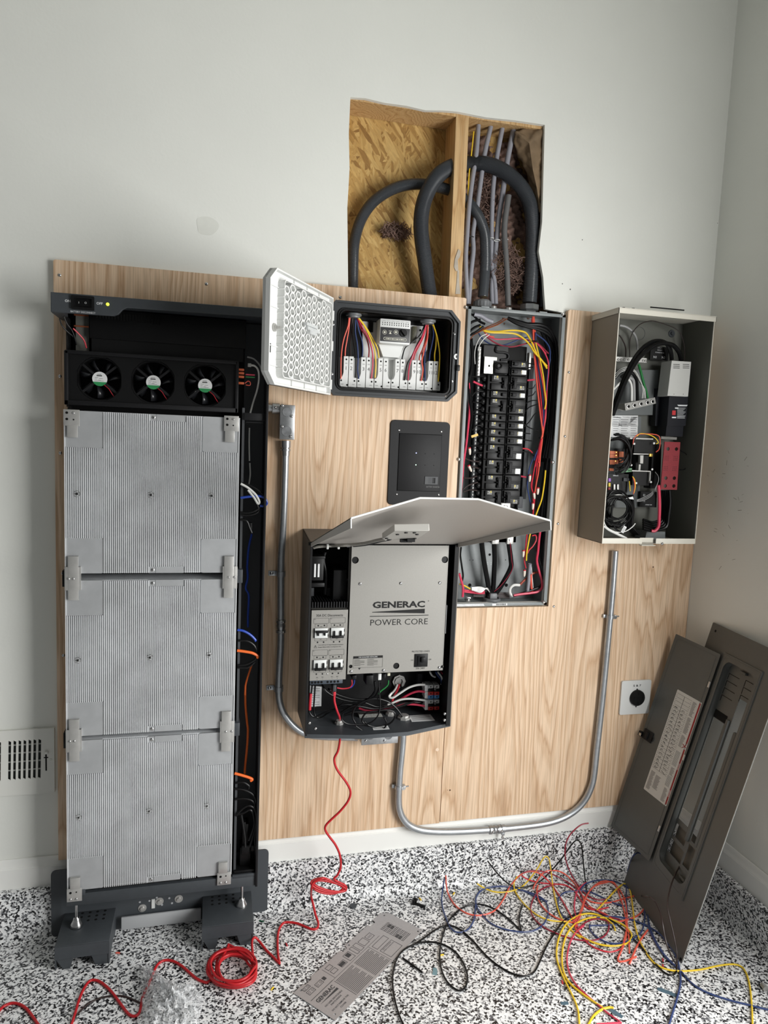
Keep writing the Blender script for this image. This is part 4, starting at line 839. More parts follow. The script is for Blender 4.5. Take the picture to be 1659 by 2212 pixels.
for k,x,y,a,lab in (('G',275,2060,.15,'white wire connector with red collar in the left gutter of the breaker panel'),('H',1070,330,0,'white wire connector beside the lower right breakers, uppermost of the hanging ones'),('H',1178,500,0,'white wire connector with red collar under a yellow wire'),('H',1112,700,0,'white wire connector with red collar near the grey lid edge'),('H',985,1330,0,'white wire connector below the grey lid right side'),('H',1000,1590,0,'white wire connector low in the breaker panel by the grey sleeve'),('H',280,200,.5,'white wire connector tilted near the lower left breakers'),('H',1130,560,.2,'slim white wire connector between two others right of the breakers')):
    q = at(k,x,y,-.012); t = thing('wire_connector', lab, 'wire connector', q, 'wire connectors in the breaker panel'); d = Vector((math.sin(a),0,-math.cos(a)))
    b = MB(); b.lathe(q-d*.011,d,[(0,.0046),(.012,.0046),(.019,.0034),(.022,.002)],10); b.build('cap', mat('ivory plastic', S(226,214,200), .5) if 'ivory plastic' not in MATS else MATS['ivory plastic'], t)
    b = MB(); b.lathe(q-d*.0135,d,[(0,.0042),(.001,.0049),(.004,.0049)],10); b.build('collar', wc['red'], t)
q = at('G',340,1850,-.008); b = MB(); M_ = Matrix.Translation(q)@Matrix.Rotation(-.35,4,'Y'); b.box(-.012,.012,-.0006,.0006,-.004,.004,M_); yt = b.build('wire_tag', mat('yellow tape', S(222,180,84), .5)); tag(yt,'yellow tape flag on a wire left of the breakers','tag')
for x,y,lab in ((1135,595,'upper black cable tie around the wire bundle right of the breakers'),(1222,1880,'lower black cable tie around the wire bundle right of the breakers')):
    q = at('G',x,y,-.004); b = MB(); b.tube([q+Vector((.009*math.cos(a),.009*math.sin(a),0)) for a in [i*.6283 for i in range(11)]],.0013,6,2); tag(b.build('cable_tie',black_m),lab,'cable tie')

# ---- conduits and cables above the panel
def conduit(name, label, pts, r, col, k=None):
    t = thing(name, label, 'conduit', pts[0]); b = MB(); b.tube(pts, r, 20, 40, ridge=.022); b.build('hose', flex_m, t); return t
fA = [at('F',x,y,d) for x,y,d in ((135,1420,.085),(137,1250,.085),(142,1100,.083),(162,990,.08),(200,890,.078),(262,800,.075),(340,735,.07),(440,685,.066),(540,664,.064),(640,666,.063),(745,688,.063),(830,718,.063),(915,775,.063),(965,830,.06),(1010,905,.055),(1040,1000,.05),(1048,1110,.045),(1046,1250,.042),(1030,1440,.04))]
t = conduit('flexible_conduit','thinner grey flexible conduit looping from behind the load box through the stud to the panel',fA,.0172,None)
q = fA[-1]; b = MB(); b.lathe((q.x,q.y,1.9825),(0,0,1),[(0,.021),(.010,.021),(.0101,.0295),(.028,.0295),(.0285,.026),(.034,.022)],28)
for i in range(18):
    a = i*math.pi/9; b.cyl((q.x+.029*math.cos(a),q.y+.029*math.sin(a),1.994),(q.x+.029*math.cos(a),q.y+.029*math.sin(a),2.0095),.0018,6)
b.build('connector', pvc_m, t)
fB = [at('F',x,y,d) for x,y,d in ((668,1450,.05),(648,1320,.045),(630,1190,.036),(612,1060,.03),(604,950,.025),(612,840,.022),(640,740,.022),(690,645,.028),(750,580,.04),(830,540,.055),(915,525,.063),(985,522,.062),(1060,528,.055),(1140,555,.05),(1215,602,.045),(1280,665,.042),(1335,750,.04),(1365,850,.04),(1374,980,.04),(1372,1120,.04),(1366,1280,.04),(1352,1480,.04))]
t = conduit('flexible_conduit','thicker grey flexible conduit arching in front, through the stud and down to the panel right',fB,.0240,None)
q = fB[-1]; b = MB(); b.lathe((q.x,q.y,1.9825),(0,0,1),[(0,.024),(.012,.024),(.0121,.029),(.016,.033),(.031,.033),(.033,.031),(.0335,.025)],8); o = b.build('connector', die_m, t)
for pl in o.data.polygons: pl.use_smooth = False
for i,(pts,lab,cm,r) in enumerate((([(1000,256,.05),(985,450,.05),(955,650,.05),(935,820,.045),(922,1000,.04),(912,1200,.035),(925,1490,.03)],'leftmost grey cable dropping through the top block beside the stud',cab_m,.0078),([(1085,264,.05),(1040,470,.055),(1015,650,.06),(990,830,.06),(962,1000,.055),(965,1120,.05),(948,1280,.045),(932,1490,.04)],'second grey cable from the stud, bending back left behind the thin conduit',cab_m,.0078),([(1165,274,.05),(1125,490,.06),(1102,680,.07),(1092,900,.07),(1090,1040,.065),(1088,1200,.06),(1112,1350,.055),(1120,1490,.05)],'third grey cable from the stud in the wall opening',cab_m,.0078),([(1242,288,.05),(1200,500,.06),(1168,720,.07),(1140,900,.075),(1125,1050,.07),(1110,1230,.065),(1092,1350,.06),(1095,1490,.055)],'fourth grey cable from the stud, nearest the kraft paper',cab_m,.0088),([(1208,740,.05),(1180,950,.05),(1185,1100,.045),(1198,1300,.04),(1205,1500,.035)],'dark grey cable behind the thick conduit ending in a clamp on the panel',mat('dark grey cable', S(98,98,98), .4),.0098),([(1430,1010,.055),(1440,1200,.055),(1436,1510,.05)],'dark cable at the far right of the wall opening behind the thick conduit',flex_m,.008))):
    o = MB().tube([at('F',*p_) for p_ in pts], r, 12, 6).build('grey_cable', cm); tag(o, lab, 'cable', 'grey cables above the breaker panel')
o = MB().tube([at('F',x,y,d) for x,y,d in ((968,300,.05),(950,470,.05),(935,600,.05),(928,740,.05),(912,960,.05))],.0022,8,4).build('yellow_cable', wc['yellow']); tag(o,'thin yellow cable close to the stud behind the grey cables','cable')
for x,y,w_,lab in ((925,1025,.022,'black cable tie around the two left grey cables'),(1088,1038,.008,'white cable tie on the third grey cable'),(1128,1050,.010,'white cable tie on the fourth grey cable'),(1182,1045,.011,'white cable tie on the dark grey cable')):
    q = at('F',x,y,.05); b = MB(); b.tube([q+Vector((w_*math.cos(a),.010*math.sin(a),.0)) for a in [i*.6283 for i in range(11)]],.0012,6,2); tag(b.build('cable_tie',black_m if 'black' in lab else white_m),lab,'cable tie')
for x,y,lab in ((1110,1495,'small metal cable clamp on top of the panel between the conduits'),(1215,1508,'metal cable clamp holding the dark grey cable on top of the panel')):
    q = at('F',x,y,.045); b = MB(); b.bbox(q.x-.017,q.x+.012,.03,.06,1.9825,1.992,.002); b.lathe((q.x+.014,.03,1.988),(0,-1,0),[(0,.004),(.003,.004),(.002,.001)],10); b.cyl((q.x-.004,.045,1.99),(q.x-.004,.045,2.0),.012,14); tag(b.build('cable_clamp',nickel_m),lab,'cable clamp')

# ================================================================== inverter cabinet
inv = thing('inverter_cabinet', 'dark grey inverter cabinet with silver front plate and its lid propped open', 'inverter', (.94,-.1,.66))
XA,XB,ZA,ZB = .716,1.174,.660,1.240
b = MB(); b.box(XA,XB,-.0245,-.0195,ZA,1.257)
for x in (XA,XB-.003):
    sp = [(-.2,ZA),(-.02,ZA),(-.02,1.257),(-.2,ZB)]; b.add([(x,y,z) for y,z in sp]+[(x+.003,y,z) for y,z in sp],[(0,1,2,3),(7,6,5,4)]+[(i,(i+1)%4,4+(i+1)%4,4+i) for i in range(4)])
b.add([(XA,-.2,ZB),(XB,-.2,ZB),(XB,-.02,1.257),(XA,-.02,1.257),(XA,-.2,ZB-.003),(XB,-.2,ZB-.003),(XB,-.02,1.254),(XA,-.02,1.254)],[(0,1,2,3),(7,6,5,4),(0,4,5,1),(2,6,7,3),(0,3,7,4),(1,5,6,2)])
b.build('shell', mat('inverter case grey', S(92,88,84), .5), inv)
b = MB(); b.box(XA+.0032,XB-.0032,-.0262,-.0246,ZA+.003,1.236); b.box(XB-.0045,XB-.0031,-.197,-.026,ZA+.003,1.236); b.box(XA+.0031,XA+.0045,-.197,-.026,ZA+.003,1.236); b.box(XB-.016,XB-.003,-.202,-.198,ZA+.003,1.236); b.box(XA,XA+.006,-.204,-.198,ZA,1.236); b.build('inner_faces', inner_m, inv)
b = MB(); bot = [(XA,-.196),(.884,-.228),(1.028,-.225),(XB+.004,-.180),(XB,-.02),(XA,-.02)]
n = 6; b.add([(x,y,ZA) for x,y in bot]+[(x,y,ZA+.002) for x,y in bot],[tuple(range(n)),tuple(range(2*n-1,n-1,-1))]+[(i,(i+1)%n,n+(i+1)%n,n+i) for i in range(n)])
lipb = [(XA,-.196),(.884,-.228),(1.028,-.225),(XB+.004,-.180)]
b.add([(x,y-.001,ZA-.009) for x,y in lipb]+[(x,y-.001,ZA+.003) for x,y in lipb]+[(x,y+.002,ZA+.003) for x,y in lipb]+[(x,y+.002,ZA-.009) for x,y in lipb],[(i,i+1,4+i+1,4+i) for i in range(3)]+[(4+i,4+i+1,8+i+1,8+i) for i in range(3)]+[(8+i,9+i,13+i,12+i) for i in range(3)])
botp = b.build('bottom_plate', char_m, inv)
b = MB()
for x,y in ((310,735),(262,800)): 
    q = at('L',x,y,ZA+.0022,2); b.add([q+Vector((.017*math.cos(a),.017*math.sin(a),.0003)) for a in [i*.314 for i in range(20)]],[tuple(range(20))])
sub(b,'knockout',mat('knockout grey', S(58,62,66), .5),botp)
for x,y in ((182,845),(125,792),(1398,765),(1400,705)): MB().screw(at('L',x,y,-.2),.005,.004).build('screw', chrome_m, inv)
# lid
lid_m = mat('lid grey paint', S(178,173,167), .5, var=.015, vs=300)
LA,LB = .7165,1.168; hz = 1.238; sl = math.atan2(.142,.58); LL = .600
def lidp(x, s, o=0): return Vector((x, -.196-s*math.cos(sl)-o*math.sin(sl)*-1, hz+s*math.sin(sl)+o*math.cos(sl)))
c0,c1,f0,f1,g0,g1 = lidp(LA,0),lidp(LB,0),lidp(LA,LL),lidp(LB,LL),lidp(.876,LL-.03,.050),lidp(1.010,LL-.03,.050)
vs = [c0,c1,f0,f1,g0,g1]; up = lidp(0,0,.0022)-lidp(0,0,0)
b = MB(); tri = [(0,2,4),(0,4,5),(0,5,1),(1,5,3)]
b.add(vs+[v+up for v in vs], tri+[tuple(6+i for i in reversed(t)) for t in tri]+[(2,8,10,4),(4,10,11,5),(5,11,9,3)])
for (p,q) in ((c0,f0),(c1,f1)):
    dn = lidp(0,0,-.020)-lidp(0,0,0); sd = Vector((.0018 if p is c0 else -.0018,0,0)); p2 = p+dn*.5; q2 = q+dn
    b.add([p,q,q2,p2,p+sd,q+sd,q2+sd,p2+sd],[(0,1,2,3),(7,6,5,4),(0,4,5,1),(1,5,6,2),(2,6,7,3),(3,7,4,0)])
lt = part(b.build('lid', lid_m, inv), inv); lt['label'] = 'pale grey faceted lid propped open'
b = MB()
for p,q in ((f0,g0),(g0,g1),(g1,f1)): b.cyl(p+up*.4,q+up*.4,.0022,8)
b.cyl(f0,f0+(lidp(0,0,-.020)-lidp(0,0,0)),.0016,8); b.cyl(f1,f1+(lidp(0,0,-.020)-lidp(0,0,0)),.0016,8)
b.build('lid_edge', mat('lid edge white', S(236,235,232), .5), lt)
b = MB()
for p in (c0,c1): b.cyl(p+Vector((-.006,0,0)),p+Vector((.006,0,0)),.006,12)
b.build('hinge', black_m, lt)
# display module under the lid
def lid_at(k,x,y,o):
    ox,oy,s_ = CR[k]; d = ray(ox+s_*x, oy+s_*y); P0 = lidp(.94,0,o); nn = lidp(0,0,1)-lidp(0,0,0); return CP+d*((P0-CP).dot(nn)/d.dot(nn))
dn = lidp(0,0,-1)-lidp(0,0,0)
e = [lid_at('K',x,y,-.014) for x,y in ((663,250),(880,248),(800,300),(588,300))]
b = MB(); tp = [v-dn*.016 for v in e]; b.add(e+tp,[(0,1,2,3),(7,6,5,4)]+[(i,(i+1)%4,4+(i+1)%4,4+i) for i in range(4)]); dm_ = lt; o = b.build('display_housing', mat('silver housing', S(186,184,178), .45, metal=.2), lt, .001)
for x,y in ((682,269),(735,258),(787,258),(803,269),(790,294),(615,293)): q = lid_at('K',x,y,-.0145); MB().lathe(q,dn,[(0,.0045),(.002,.004),(.0021,.0005)],12).build('screw', blacks_m, dm_)
b = MB()
for x,y,w_ in ((735,299,.03),(765,296,.02)): q = lid_at('K',x,y,-.0145); b.box(q.x-w_/2,q.x+w_/2,q.y-.005,q.y+.005,q.z-.008,q.z)
b.build('connector', black_m, dm_)
wire('ribbon_cable','grey braided ribbon cable running under the lid hinge into the inverter display',[lid_at('K',x,y,-.012) for x,y in ((610,298),(560,306),(480,325),(400,334),(330,338))]+path('K',[(290,340),(240,342),(190,346),(165,352)],(-.19,-.17)),.0045,mat('ribbon grey', S(150,147,140), .6, var=.2, vs=300),cat='cable')
wire('ribbon_cable','thin dark cable beside the braided one under the inverter lid',[lid_at('K',x,y,-.012) for x,y in ((640,300),(580,312),(500,332))]+path('K',[(420,342),(370,345)],(-.19,-.18)),.003,MATS['gutter grey'],cat='cable')
for x in (250,318): q = at('K',x,341,-.19); b = MB(); b.bbox(q.x-.003,q.x+.003,-.196,-.182,q.z-.009,q.z+.007,.001); tag(b.build('cable_tie',white_m),'translucent cable tie on the ribbon cable under the lid, %s'%('left one' if x<300 else 'right one'),'cable tie')
# silver front plate
PY = -.185
holes = []
for px,py,r in ((767.5,1210,.0105),(961,1209,.0105),(856,1438.4,.0098),(757.5,1439.6,.0055),(955,1440,.0045)):
    q = at('Z',px,py,PY); holes.append(circ(q.x,q.z,r,20))
b = MB(); b.prism([(.839,.838),(1.146,.838),(1.146,1.231),(.839,1.231)],PY,PY+.0015,holes=holes); b.box(.839,.841,PY,PY+.03,.838,1.231); b.box(1.144,1.146,PY,PY+.03,.838,1.231); pl = part(b.build('front_plate', plate_m, inv), inv); pl['label'] = 'brushed silver plate with black lettering'
b = MB()
for h in holes: b.prism(h,PY+.004,PY+.006)
b.build('plug', black_m, pl)
for px,py in ((778,1261),(866,1260),(950,1259),(758.6,1450.5),(828.5,1448),(949,1442)): MB().screw(at('Z',px,py,PY),.0048,.003).build('screw', chrome_m, pl)
def bx(k,x0,y0,x1,y1,y): a = at(k,x0,y0,y); c = at(k,x1,y1,y); return a.x,c.x,c.z,a.z
ty = PY-.0004
b = MB(); p0 = at('Z',805,1306.5,PY); p1 = at('Z',918,1304.5,PY); txt(b,'GENERAC',(p0.x+p1.x)/2,(p0.z+p1.z)/2-.0005,.0205,ty,w=p1.x-p0.x,bold=.035)
q0 = at('Z',804,1322.5,PY); q1 = at('Z',917.7,1314.8,PY); q2 = at('Z',917.7,1324.8,PY); b.prism([(q0.x,q0.z-.0008),(q1.x,q2.z),(q1.x,q1.z),(q0.x,q0.z+.0008)],ty,PY)
q0 = at('Z',799,1331.3,PY); q1 = at('Z',925.5,1329.4,PY); b.box(q0.x,q1.x,ty,PY,q0.z-.0014,q0.z+.0006)
b.build('logo', ink_m, pl); b = MB(); p0 = at('Z',800,1344.5,PY); p1 = at('Z',924,1342.5,PY); txt(b,'POWER CORE',(p0.x+p1.x)/2,(p0.z+p1.z)/2,.0185,ty,w=p1.x-p0.x,bold=-.004); b.build('lettering', ink_m, pl)
b = MB(); q = at('Z',909,1407,PY); txt(b,'PROTECTED LOADS',q.x,q.z,.0055,ty,w=.057); b.build('lettering', ink_m, pl); b = MB(); q = at('Z',908,1443.5,PY); txt(b,'50A 240V',q.x,q.z,.0055,ty,w=.029); b.build('lettering', ink_m, pl); b = MB(); q = at('Z',890,1426,PY); txt(b,'ON',q.x,q.z,.004,ty); b.build('lettering', ink_m, pl); b = MB(); q = at('Z',928.5,1424.5,PY); txt(b,'OFF',q.x,q.z,.004,ty); b.build('lettering', ink_m, pl); b = MB(); q = at('Z',925.5,1298,PY); b.prism(circ(q.x,q.z,.002,12),ty,PY,holes=[circ(q.x,q.z,.0014,12)])
b.build('trademark_ring', ink_m, pl)
a = bx('L',538,165,812,265,PY); b = MB(); frame(b,a[0],a[1],a[2],a[3],ty,.0006); b.box(a[0],a[1],ty,PY,a[3]-.0075,a[3]); b.prism([(a[0]+.016,a[2]),(a[0]+.024,a[2]),(a[0]+.020,a[2]-.006)],ty,PY)
txt(b,'WARNING',a[0]+.012,a[3]-.0115,.0026,ty); txt(b,'ATTENTION',a[0]+.054,a[3]-.0115,.0026,ty)
for cx in (a[0]+.003,a[0]+.044):
    for i in range(6): flat(b,cx,cx+(.032 if i not in (3,5) else .02),a[3]-.0155-.0029*i,a[3]-.0147-.0029*i,ty)
wl = b.build('warning_label', ink_m, pl)
b = MB(); txt(b,'FOR QUALIFIED INSTALLERS',(a[0]+a[1])/2,a[3]-.0037,.0032,ty-.0003,w=.058,bold=.01); b.build('label_heading',whitep_m,pl)
a = bx('L',1117,142,1235,260,PY); b = MB(); b.bbox(a[0],a[1],PY-.003,PY,a[2],a[3],.001); m_ = (a[0]+a[1])/2; b.bbox(m_-.012,m_+.012,PY-.006,PY,a[2]+.006,a[3]-.006,.001); b.bbox(m_-.003,m_+.011,PY-.013,PY-.005,(a[2]+a[3])/2-.004,(a[2]+a[3])/2+.013,.0015); b.build('breaker_switch', black_m, pl)
b = MB(); b.box(1.1462,1.1475,PY,PY+.05,.955,1.045); b.build('white_edge_label', whitep_m, pl)
# DC disconnect panel
b = MB(); b.prism([(.7275,.8225),(.8365,.8225),(.8365,1.0395),(.7275,1.0395)],PY,PY+.0015); b.box(.7275,.8365,PY,PY+.04,1.037,1.0395); dc = part(b.build('disconnect_panel', plate_m, inv), inv); dc['label'] = 'silver panel with four double switches'
b = MB(); q0 = at('V',262,310,PY); q1 = at('V',718,308,PY); txt(b,'30A DC Disconnects',(q0.x+q1.x)/2,(q0.z+q1.z)/2,.0072,ty,w=q1.x-q0.x,bold=.006); b.build('lettering', ink_m, dc); b = MB()
for x0,y0,x1,y1,s_ in ((218,362,478,448,'RE1'),(497,352,757,440,'RE2'),(196,903,456,992,'RE3'),(476,893,735,982,'RE4')):
    a = bx('V',x0,y0,x1,y1,PY); b.prism(rrect(a[0],a[1],a[2],a[3],.002),ty,PY,holes=[rrect(a[0]+.0005,a[1]-.0005,a[2]+.0005,a[3]-.0005,.0017)]); txt(b,s_,a[0]+.004,a[3]-.003,.0021,ty)
for cx,cy in ((345,480),(620,470),(325,1020),(597,1010)):
    a = bx('V',cx-103,cy-20,cx+103,cy+32,PY); b.prism(rrect(a[0],a[1],a[2],a[3],.0015),ty,PY,holes=[rrect(a[0]+.0004,a[1]-.0004,a[2]+.0004,a[3]-.0004,.0012)]); q = at('V',cx,cy+22,PY); txt(b,'ON',q.x,q.z,.0024,ty)
    a = bx('V',cx-110,cy+225,cx+98,cy+262,PY); b.prism(rrect(a[0],a[1],a[2],a[3],.0015),ty,PY,holes=[rrect(a[0]+.0004,a[1]-.0004,a[2]+.0004,a[3]-.0004,.0012)]); q = at('V',cx-8,cy+240,PY); txt(b,'OFF',q.x,q.z,.0024,ty)
b.build('switch_legend', ink_m, dc); b = MB(); q0 = at('V',297,820,PY); q1 = at('V',725,812,PY); txt(b,'Turn OFF for PV Rapid Shutdown Initiation',(q0.x+q1.x)/2,q0.z,.0034,ty,w=q1.x-q0.x,bold=.01)
q0 = at('V',291,857,PY); q1 = at('V',680,850,PY); txt(b,'Disable REbus before turning back ON',(q0.x+q1.x)/2,q0.z,.0034,ty,w=q1.x-q0.x,bold=.01)
q = at('V',248,845,PY); b.prism([(q.x-.0048,q.z-.004),(q.x+.0048,q.z-.004),(q.x,q.z+.0048)],ty,PY,holes=[[(q.x-.0038,q.z-.0034),(q.x+.0038,q.z-.0034),(q.x,q.z+.0036)]]); b.box(q.x-.0004,q.x+.0004,ty,PY,q.z-.0022,q.z+.0015)
b.build('warning_lettering', ink_m, dc); b = MB()
for x,y,s_ in ((277,1378,'RE1'),(370,1372,'RE1'),(531,1365,'RE2'),(621,1362,'RE2')): q = at('V',x,y,PY); txt(b,s_,q.x,q.z+.0014,.0026,ty)
for x,y,s_ in ((277,1395,'+'),(370,1388,'-'),(531,1383,'+'),(621,1380,'-')): q = at('V',x,y,PY); txt(b,'+',q.x,q.z-.001,.0022,ty) if s_=='+' else b.box(q.x-.0012,q.x+.0012,ty,PY,q.z-.0014,q.z-.0008)
b.build('lettering', ink_m, dc)
for i,(x,y) in enumerate(((297,487),(402,482),(572,477),(673,475),(285,770),(388,767),(560,762),(660,758),(275,1027),(380,1024),(547,1018),(650,1014),(264,1313),(368,1308),(452,1310),(540,1301),(640,1297))): MB().screw(at('V',x,y,PY),.0023,.0012).build('screw', blacks_m if i!=14 else chrome_m, dc)
for x0,y0,x1,y1,on in ((236,530,452,690,1),(512,522,728,684,0),(216,1072,432,1238,0),(490,1064,708,1224,0)):
    a = bx('V',x0,y0,x1,y1,PY); w_ = (a[1]-a[0])/2; t_ = MB()
    t_.bbox(a[0],a[1],PY-.004,PY,a[2],a[3],.0008); sw_ = t_.build('double_switch', mat('pale grey switch', S(206,208,206), .5) if 'pale grey switch' not in MATS else MATS['pale grey switch'], dc)
    t_ = MB(); h_ = a[3]-a[2]
    for k in range(2):
        cx = a[0]+w_*(k+.5); t_.bbox(cx-.0022,cx+.0028,PY-.009,PY-.003,a[2]+h_*.28,a[2]+h_*.72,.0008)
    z_ = a[2]+h_*(.58 if on else .04); t_.bbox(a[0]+.002,a[1]-.001,PY-.012,PY-.004,z_,z_+h_*.22,.001); t_.box(a[0]-.0012,a[0]+.0004,PY-.0042,PY,a[2],a[3]); t_.box(a[1]-.0002,a[1]+.0022,PY-.004,PY,a[2]+h_*.6,a[2]+h_*.85); t_.box(a[1]-.0002,a[1]+.0022,PY-.004,PY,a[2]+h_*.15,a[2]+h_*.35)
    t_.build('switch_handle',black_m,dc)
a = bx('L',130,400,428,435,PY+.012); b = MB(); b.bbox(.729,.829,PY+.006,PY+.04,.808,.8215,.001); tb = b.build('terminal_block', mat('slate plastic', S(58,66,76), .5), dc)
b = MB()
for i in range(4): b.prism(circ(.736+.0095*i,.8145,.0036,12),PY+.0055,PY+.0063); b.prism(circ(.783+.0105*i,.8145,.0036,12),PY+.0055,PY+.0063)
b.build('terminal_hole',MATS['slot black'],dc)
# upper left compartment contents
b = MB(); b.bbox(.724,.765,-.15,-.05,1.118,1.187,.003); b.bbox(.722,.768,-.155,-.05,1.185,1.193,.001); b.bbox(.722,.768,-.155,-.05,1.100,1.112,.001); rm = b.build('relay_block', black_m, inv)
b = MB(); q = at('K',180,493,-.1505); b.box(q.x-.006,q.x-.0008,-.1512,-.150,q.z-.020,q.z+.020); q = at('K',198,493,-.1505); b.box(q.x-.004,q.x+.0015,-.1512,-.150,q.z-.020,q.z+.020); sub(b,'white_label',whitep_m,rm)
b = MB()
for i in range(14): b.box(.729+.008*i,.7325+.008*i,-.18,-.05,1.042,1.060)
b.build('heat_sink_fins', blacks_m, inv)
b = MB(); b.bbox(.795,.836,-.15,-.04,1.05,1.15,.002); b.build('fan_block', black_m, inv)
b = MB(); b.box(.728,.745,-.1,-.04,1.06,1.085); b.box(.785,.8,-.1,-.04,1.06,1.085); b.build('grey_bracket', MATS['gutter grey'], inv)
def iw(col, lab, pts, ys, r=.0026, k='L', nm=None, grp='wires in the inverter cabinet'): wire((nm or col)+'_wire', lab, path(k,pts,ys), r, wc[col], group=grp)
iw('black','black cable hanging in the dark upper left of the inverter',[(235,380),(225,430),(240,520),(235,640)],-.12,.005,'K'); iw('grey','grey cable curving down beside the silver plate at its upper left',[(375,545),(335,590),(322,640),(345,695),(380,715)],-.1,.0025,'K')
# wiring compartment at the bottom
for i,(pts,lab) in enumerate((([(150,440),(140,520),(128,620),(125,690),(170,735),(260,700),(370,660),(450,600)],'leftmost black lead from the disconnect terminals looping at the bottom left'),([(178,440),(170,560),(165,670),(185,730),(235,740),(330,680),(450,640),(560,600)],'second black lead from the disconnect terminals looping to the right'),([(240,430),(290,500),(400,560),(520,590),(640,600),(760,640),(860,620)],'black cable sagging across the middle of the inverter bottom'),([(300,470),(380,520),(500,560),(600,570),(720,560),(770,500),(790,420)],'black cable rising to the plug under the silver plate'),([(420,700),(520,640),(640,600),(740,500),(740,400)],'black cable from the bottom left up to the black plugs'),([(560,800),(530,730),(560,640),(660,580),(760,565),(860,590),(930,640),(980,700),(1000,735)],'black cable in a big loop ending at the right bottom bushing'),([(440,700),(430,760),(480,800),(580,810),(680,800),(760,740),(790,640),(785,520),(778,400)],'black network cable dropping from the white plug into a loop'),([(640,800),(620,760),(660,700),(760,680),(850,670),(920,690),(930,740),(880,800),(780,830),(690,820),(640,780)],'black cable coiled in a small loop on the inverter bottom plate'),([(560,820),(640,870),(740,880),(820,850),(850,800),(830,740)],'black cable arc in front on the inverter bottom plate'),([(370,640),(480,620),(620,640),(740,660),(880,640),(1000,610),(1100,600),(1200,600)],'black cable crossing to the right terminal stack'),([(450,720),(550,690),(700,690),(900,660),(1060,610),(1200,560)],'second black cable crossing to the right terminal stack'))):
    iw('black',lab,pts,[-.12,-.09,-.08,-.09,-.10,-.165,-.175,-.17,-.19,-.09,-.1][i],[.0026,.0026,.0034,.0034,.004,.0028,.0022,.0028,.0026,.0036,.0036][i])
iw('red','red cord inside the inverter from its plug down through the left bottom bushing',[(365,490),(358,540),(362,600),(385,680),(405,730),(412,770)],(-.14,-.125),.0036); iw('red','thin red wire curving from under the silver plate to the red plug',[(522,385),(525,430),(500,460),(440,470),(385,462)],-.10,.0022); iw('cobalt','blue wire hanging under the left part of the silver plate',[(548,385),(545,420),(525,450),(505,460)],-.1,.0022,nm='blue')
iw('green','green twisted wire under the white plug',[(870,390),(865,430),(840,460),(800,490),(775,520)],-.09,.0024)
iw('white','white cable from the conduit fitting up to the right terminal stack',[(900,510),(875,545),(910,555),(980,510),(1060,460),(1140,435),(1215,432)],(-.07,-.11),.0036); iw('pink','rose red cable in the right part, upper one to the terminals',[(940,600),(1000,560),(1080,515),(1150,495),(1215,500)],(-.07,-.11),.0036,nm='red'); iw('white','lower white cable to the right terminal stack',[(800,640),(880,615),(980,575),(1080,565),(1215,580)],(-.07,-.11),.0034); iw('pink','lower rose red cable to the right terminal stack',[(590,655),(680,675),(860,650),(1020,620),(1120,620),(1215,635)],(-.07,-.11),.0034,nm='red')
iw('red','red cable leaving the conduit fitting downward',[(972,430),(950,490),(920,550),(905,590)],(-.04,-.08),.0036); iw('white','white cable leaving the conduit fitting downward',[(955,430),(930,480),(895,520),(880,550)],(-.04,-.07),.0034); iw('black','black cable leaving the conduit fitting downward',[(985,430),(985,480),(940,540),(930,600)],(-.04,-.08),.003)
iw('white','white wire from under the plate into the top of the terminal stack',[(1260,310),(1280,345),(1310,360)],(-.12,-.1),.003); iw('blue','blue wire from under the plate into the top of the terminal stack',[(1315,310),(1340,350),(1365,385),(1370,430)],(-.12,-.1),.003)
iw('white','second white wire bending down beside the terminal stack',[(1335,310),(1370,360),(1380,400),(1365,430)],(-.12,-.1),.0028); iw('maroon','dark red wire at the right under the plate',[(1365,310),(1385,340),(1390,380)],(-.12,-.1),.0022,nm='red')
b = MB(); q = at('L',135,590,-.13); b.tube(path('L',[(137,515),(130,600),(127,670)],-.121),.0045,8,3); tag(b.build('red_tape',wc['red']),'red tape sleeve on the leftmost black lead of the inverter','tape')
ts = thing('terminal_stack', 'stack of white, red and blue terminal blocks at the lower right of the inverter', 'terminal block', (1.1,-.1,.7))
b = MB(); q = at('L',1290,560,-.08); b.box(q.x-.036,q.x+.016,-.075,-.03,q.z-.035,q.z+.045); b.build('rail', black_m, ts)
b = MB(); q = at('L',1165,440,-.05); b.box(q.x-.008,q.x+.008,-.05,-.03,q.z-.05,q.z+.04); b.build('mounting_bracket', MATS['gutter grey'], ts)
tcol = [('white',452,456),('black',480,486),('red',516,520),('cobalt',546,548),('white',594,596),('black',624,626),('red',655,656)]
for nm,y0,y1 in tcol:
    a0 = at('L',1232,y0,-.112); b = MB(); b.bbox(a0.x-.007,a0.x+.007,-.113,-.08,a0.z-.0055,a0.z+.0055,.001); lb = b.build('marker', whitep_m, ts)
    for x in (1268,1325):
        a0 = at('L',x,y0 if x<1300 else y1-4,-.115); b = MB(); b.bbox(a0.x-.0085,a0.x+.0085,-.116,-.08,a0.z-.0062,a0.z+.0062,.001); cl = b.build('clamp', {'white':white_m,'black':black_m,'red':mat('red terminal', S(214,56,52), .45) if 'red terminal' not in MATS else MATS['red terminal'],'cobalt':mat('blue terminal', S(80,150,214), .45) if 'blue terminal' not in MATS else MATS['blue terminal']}[nm], ts)
        sub(MB().prism(circ(a0.x,a0.z,.0022,10),-.1165,-.1159),'wire_hole',MATS['slot black'],cl)
q = at('L',1295,455,-.1); b = MB(); b.cyl((q.x,-.117,q.z),(q.x,-.09,q.z),.004,10); q = at('L',1295,590,-.1); b.cyl((q.x,-.117,q.z),(q.x,-.09,q.z),.004,10); b.build('jumper_screw', chrome_m, ts)
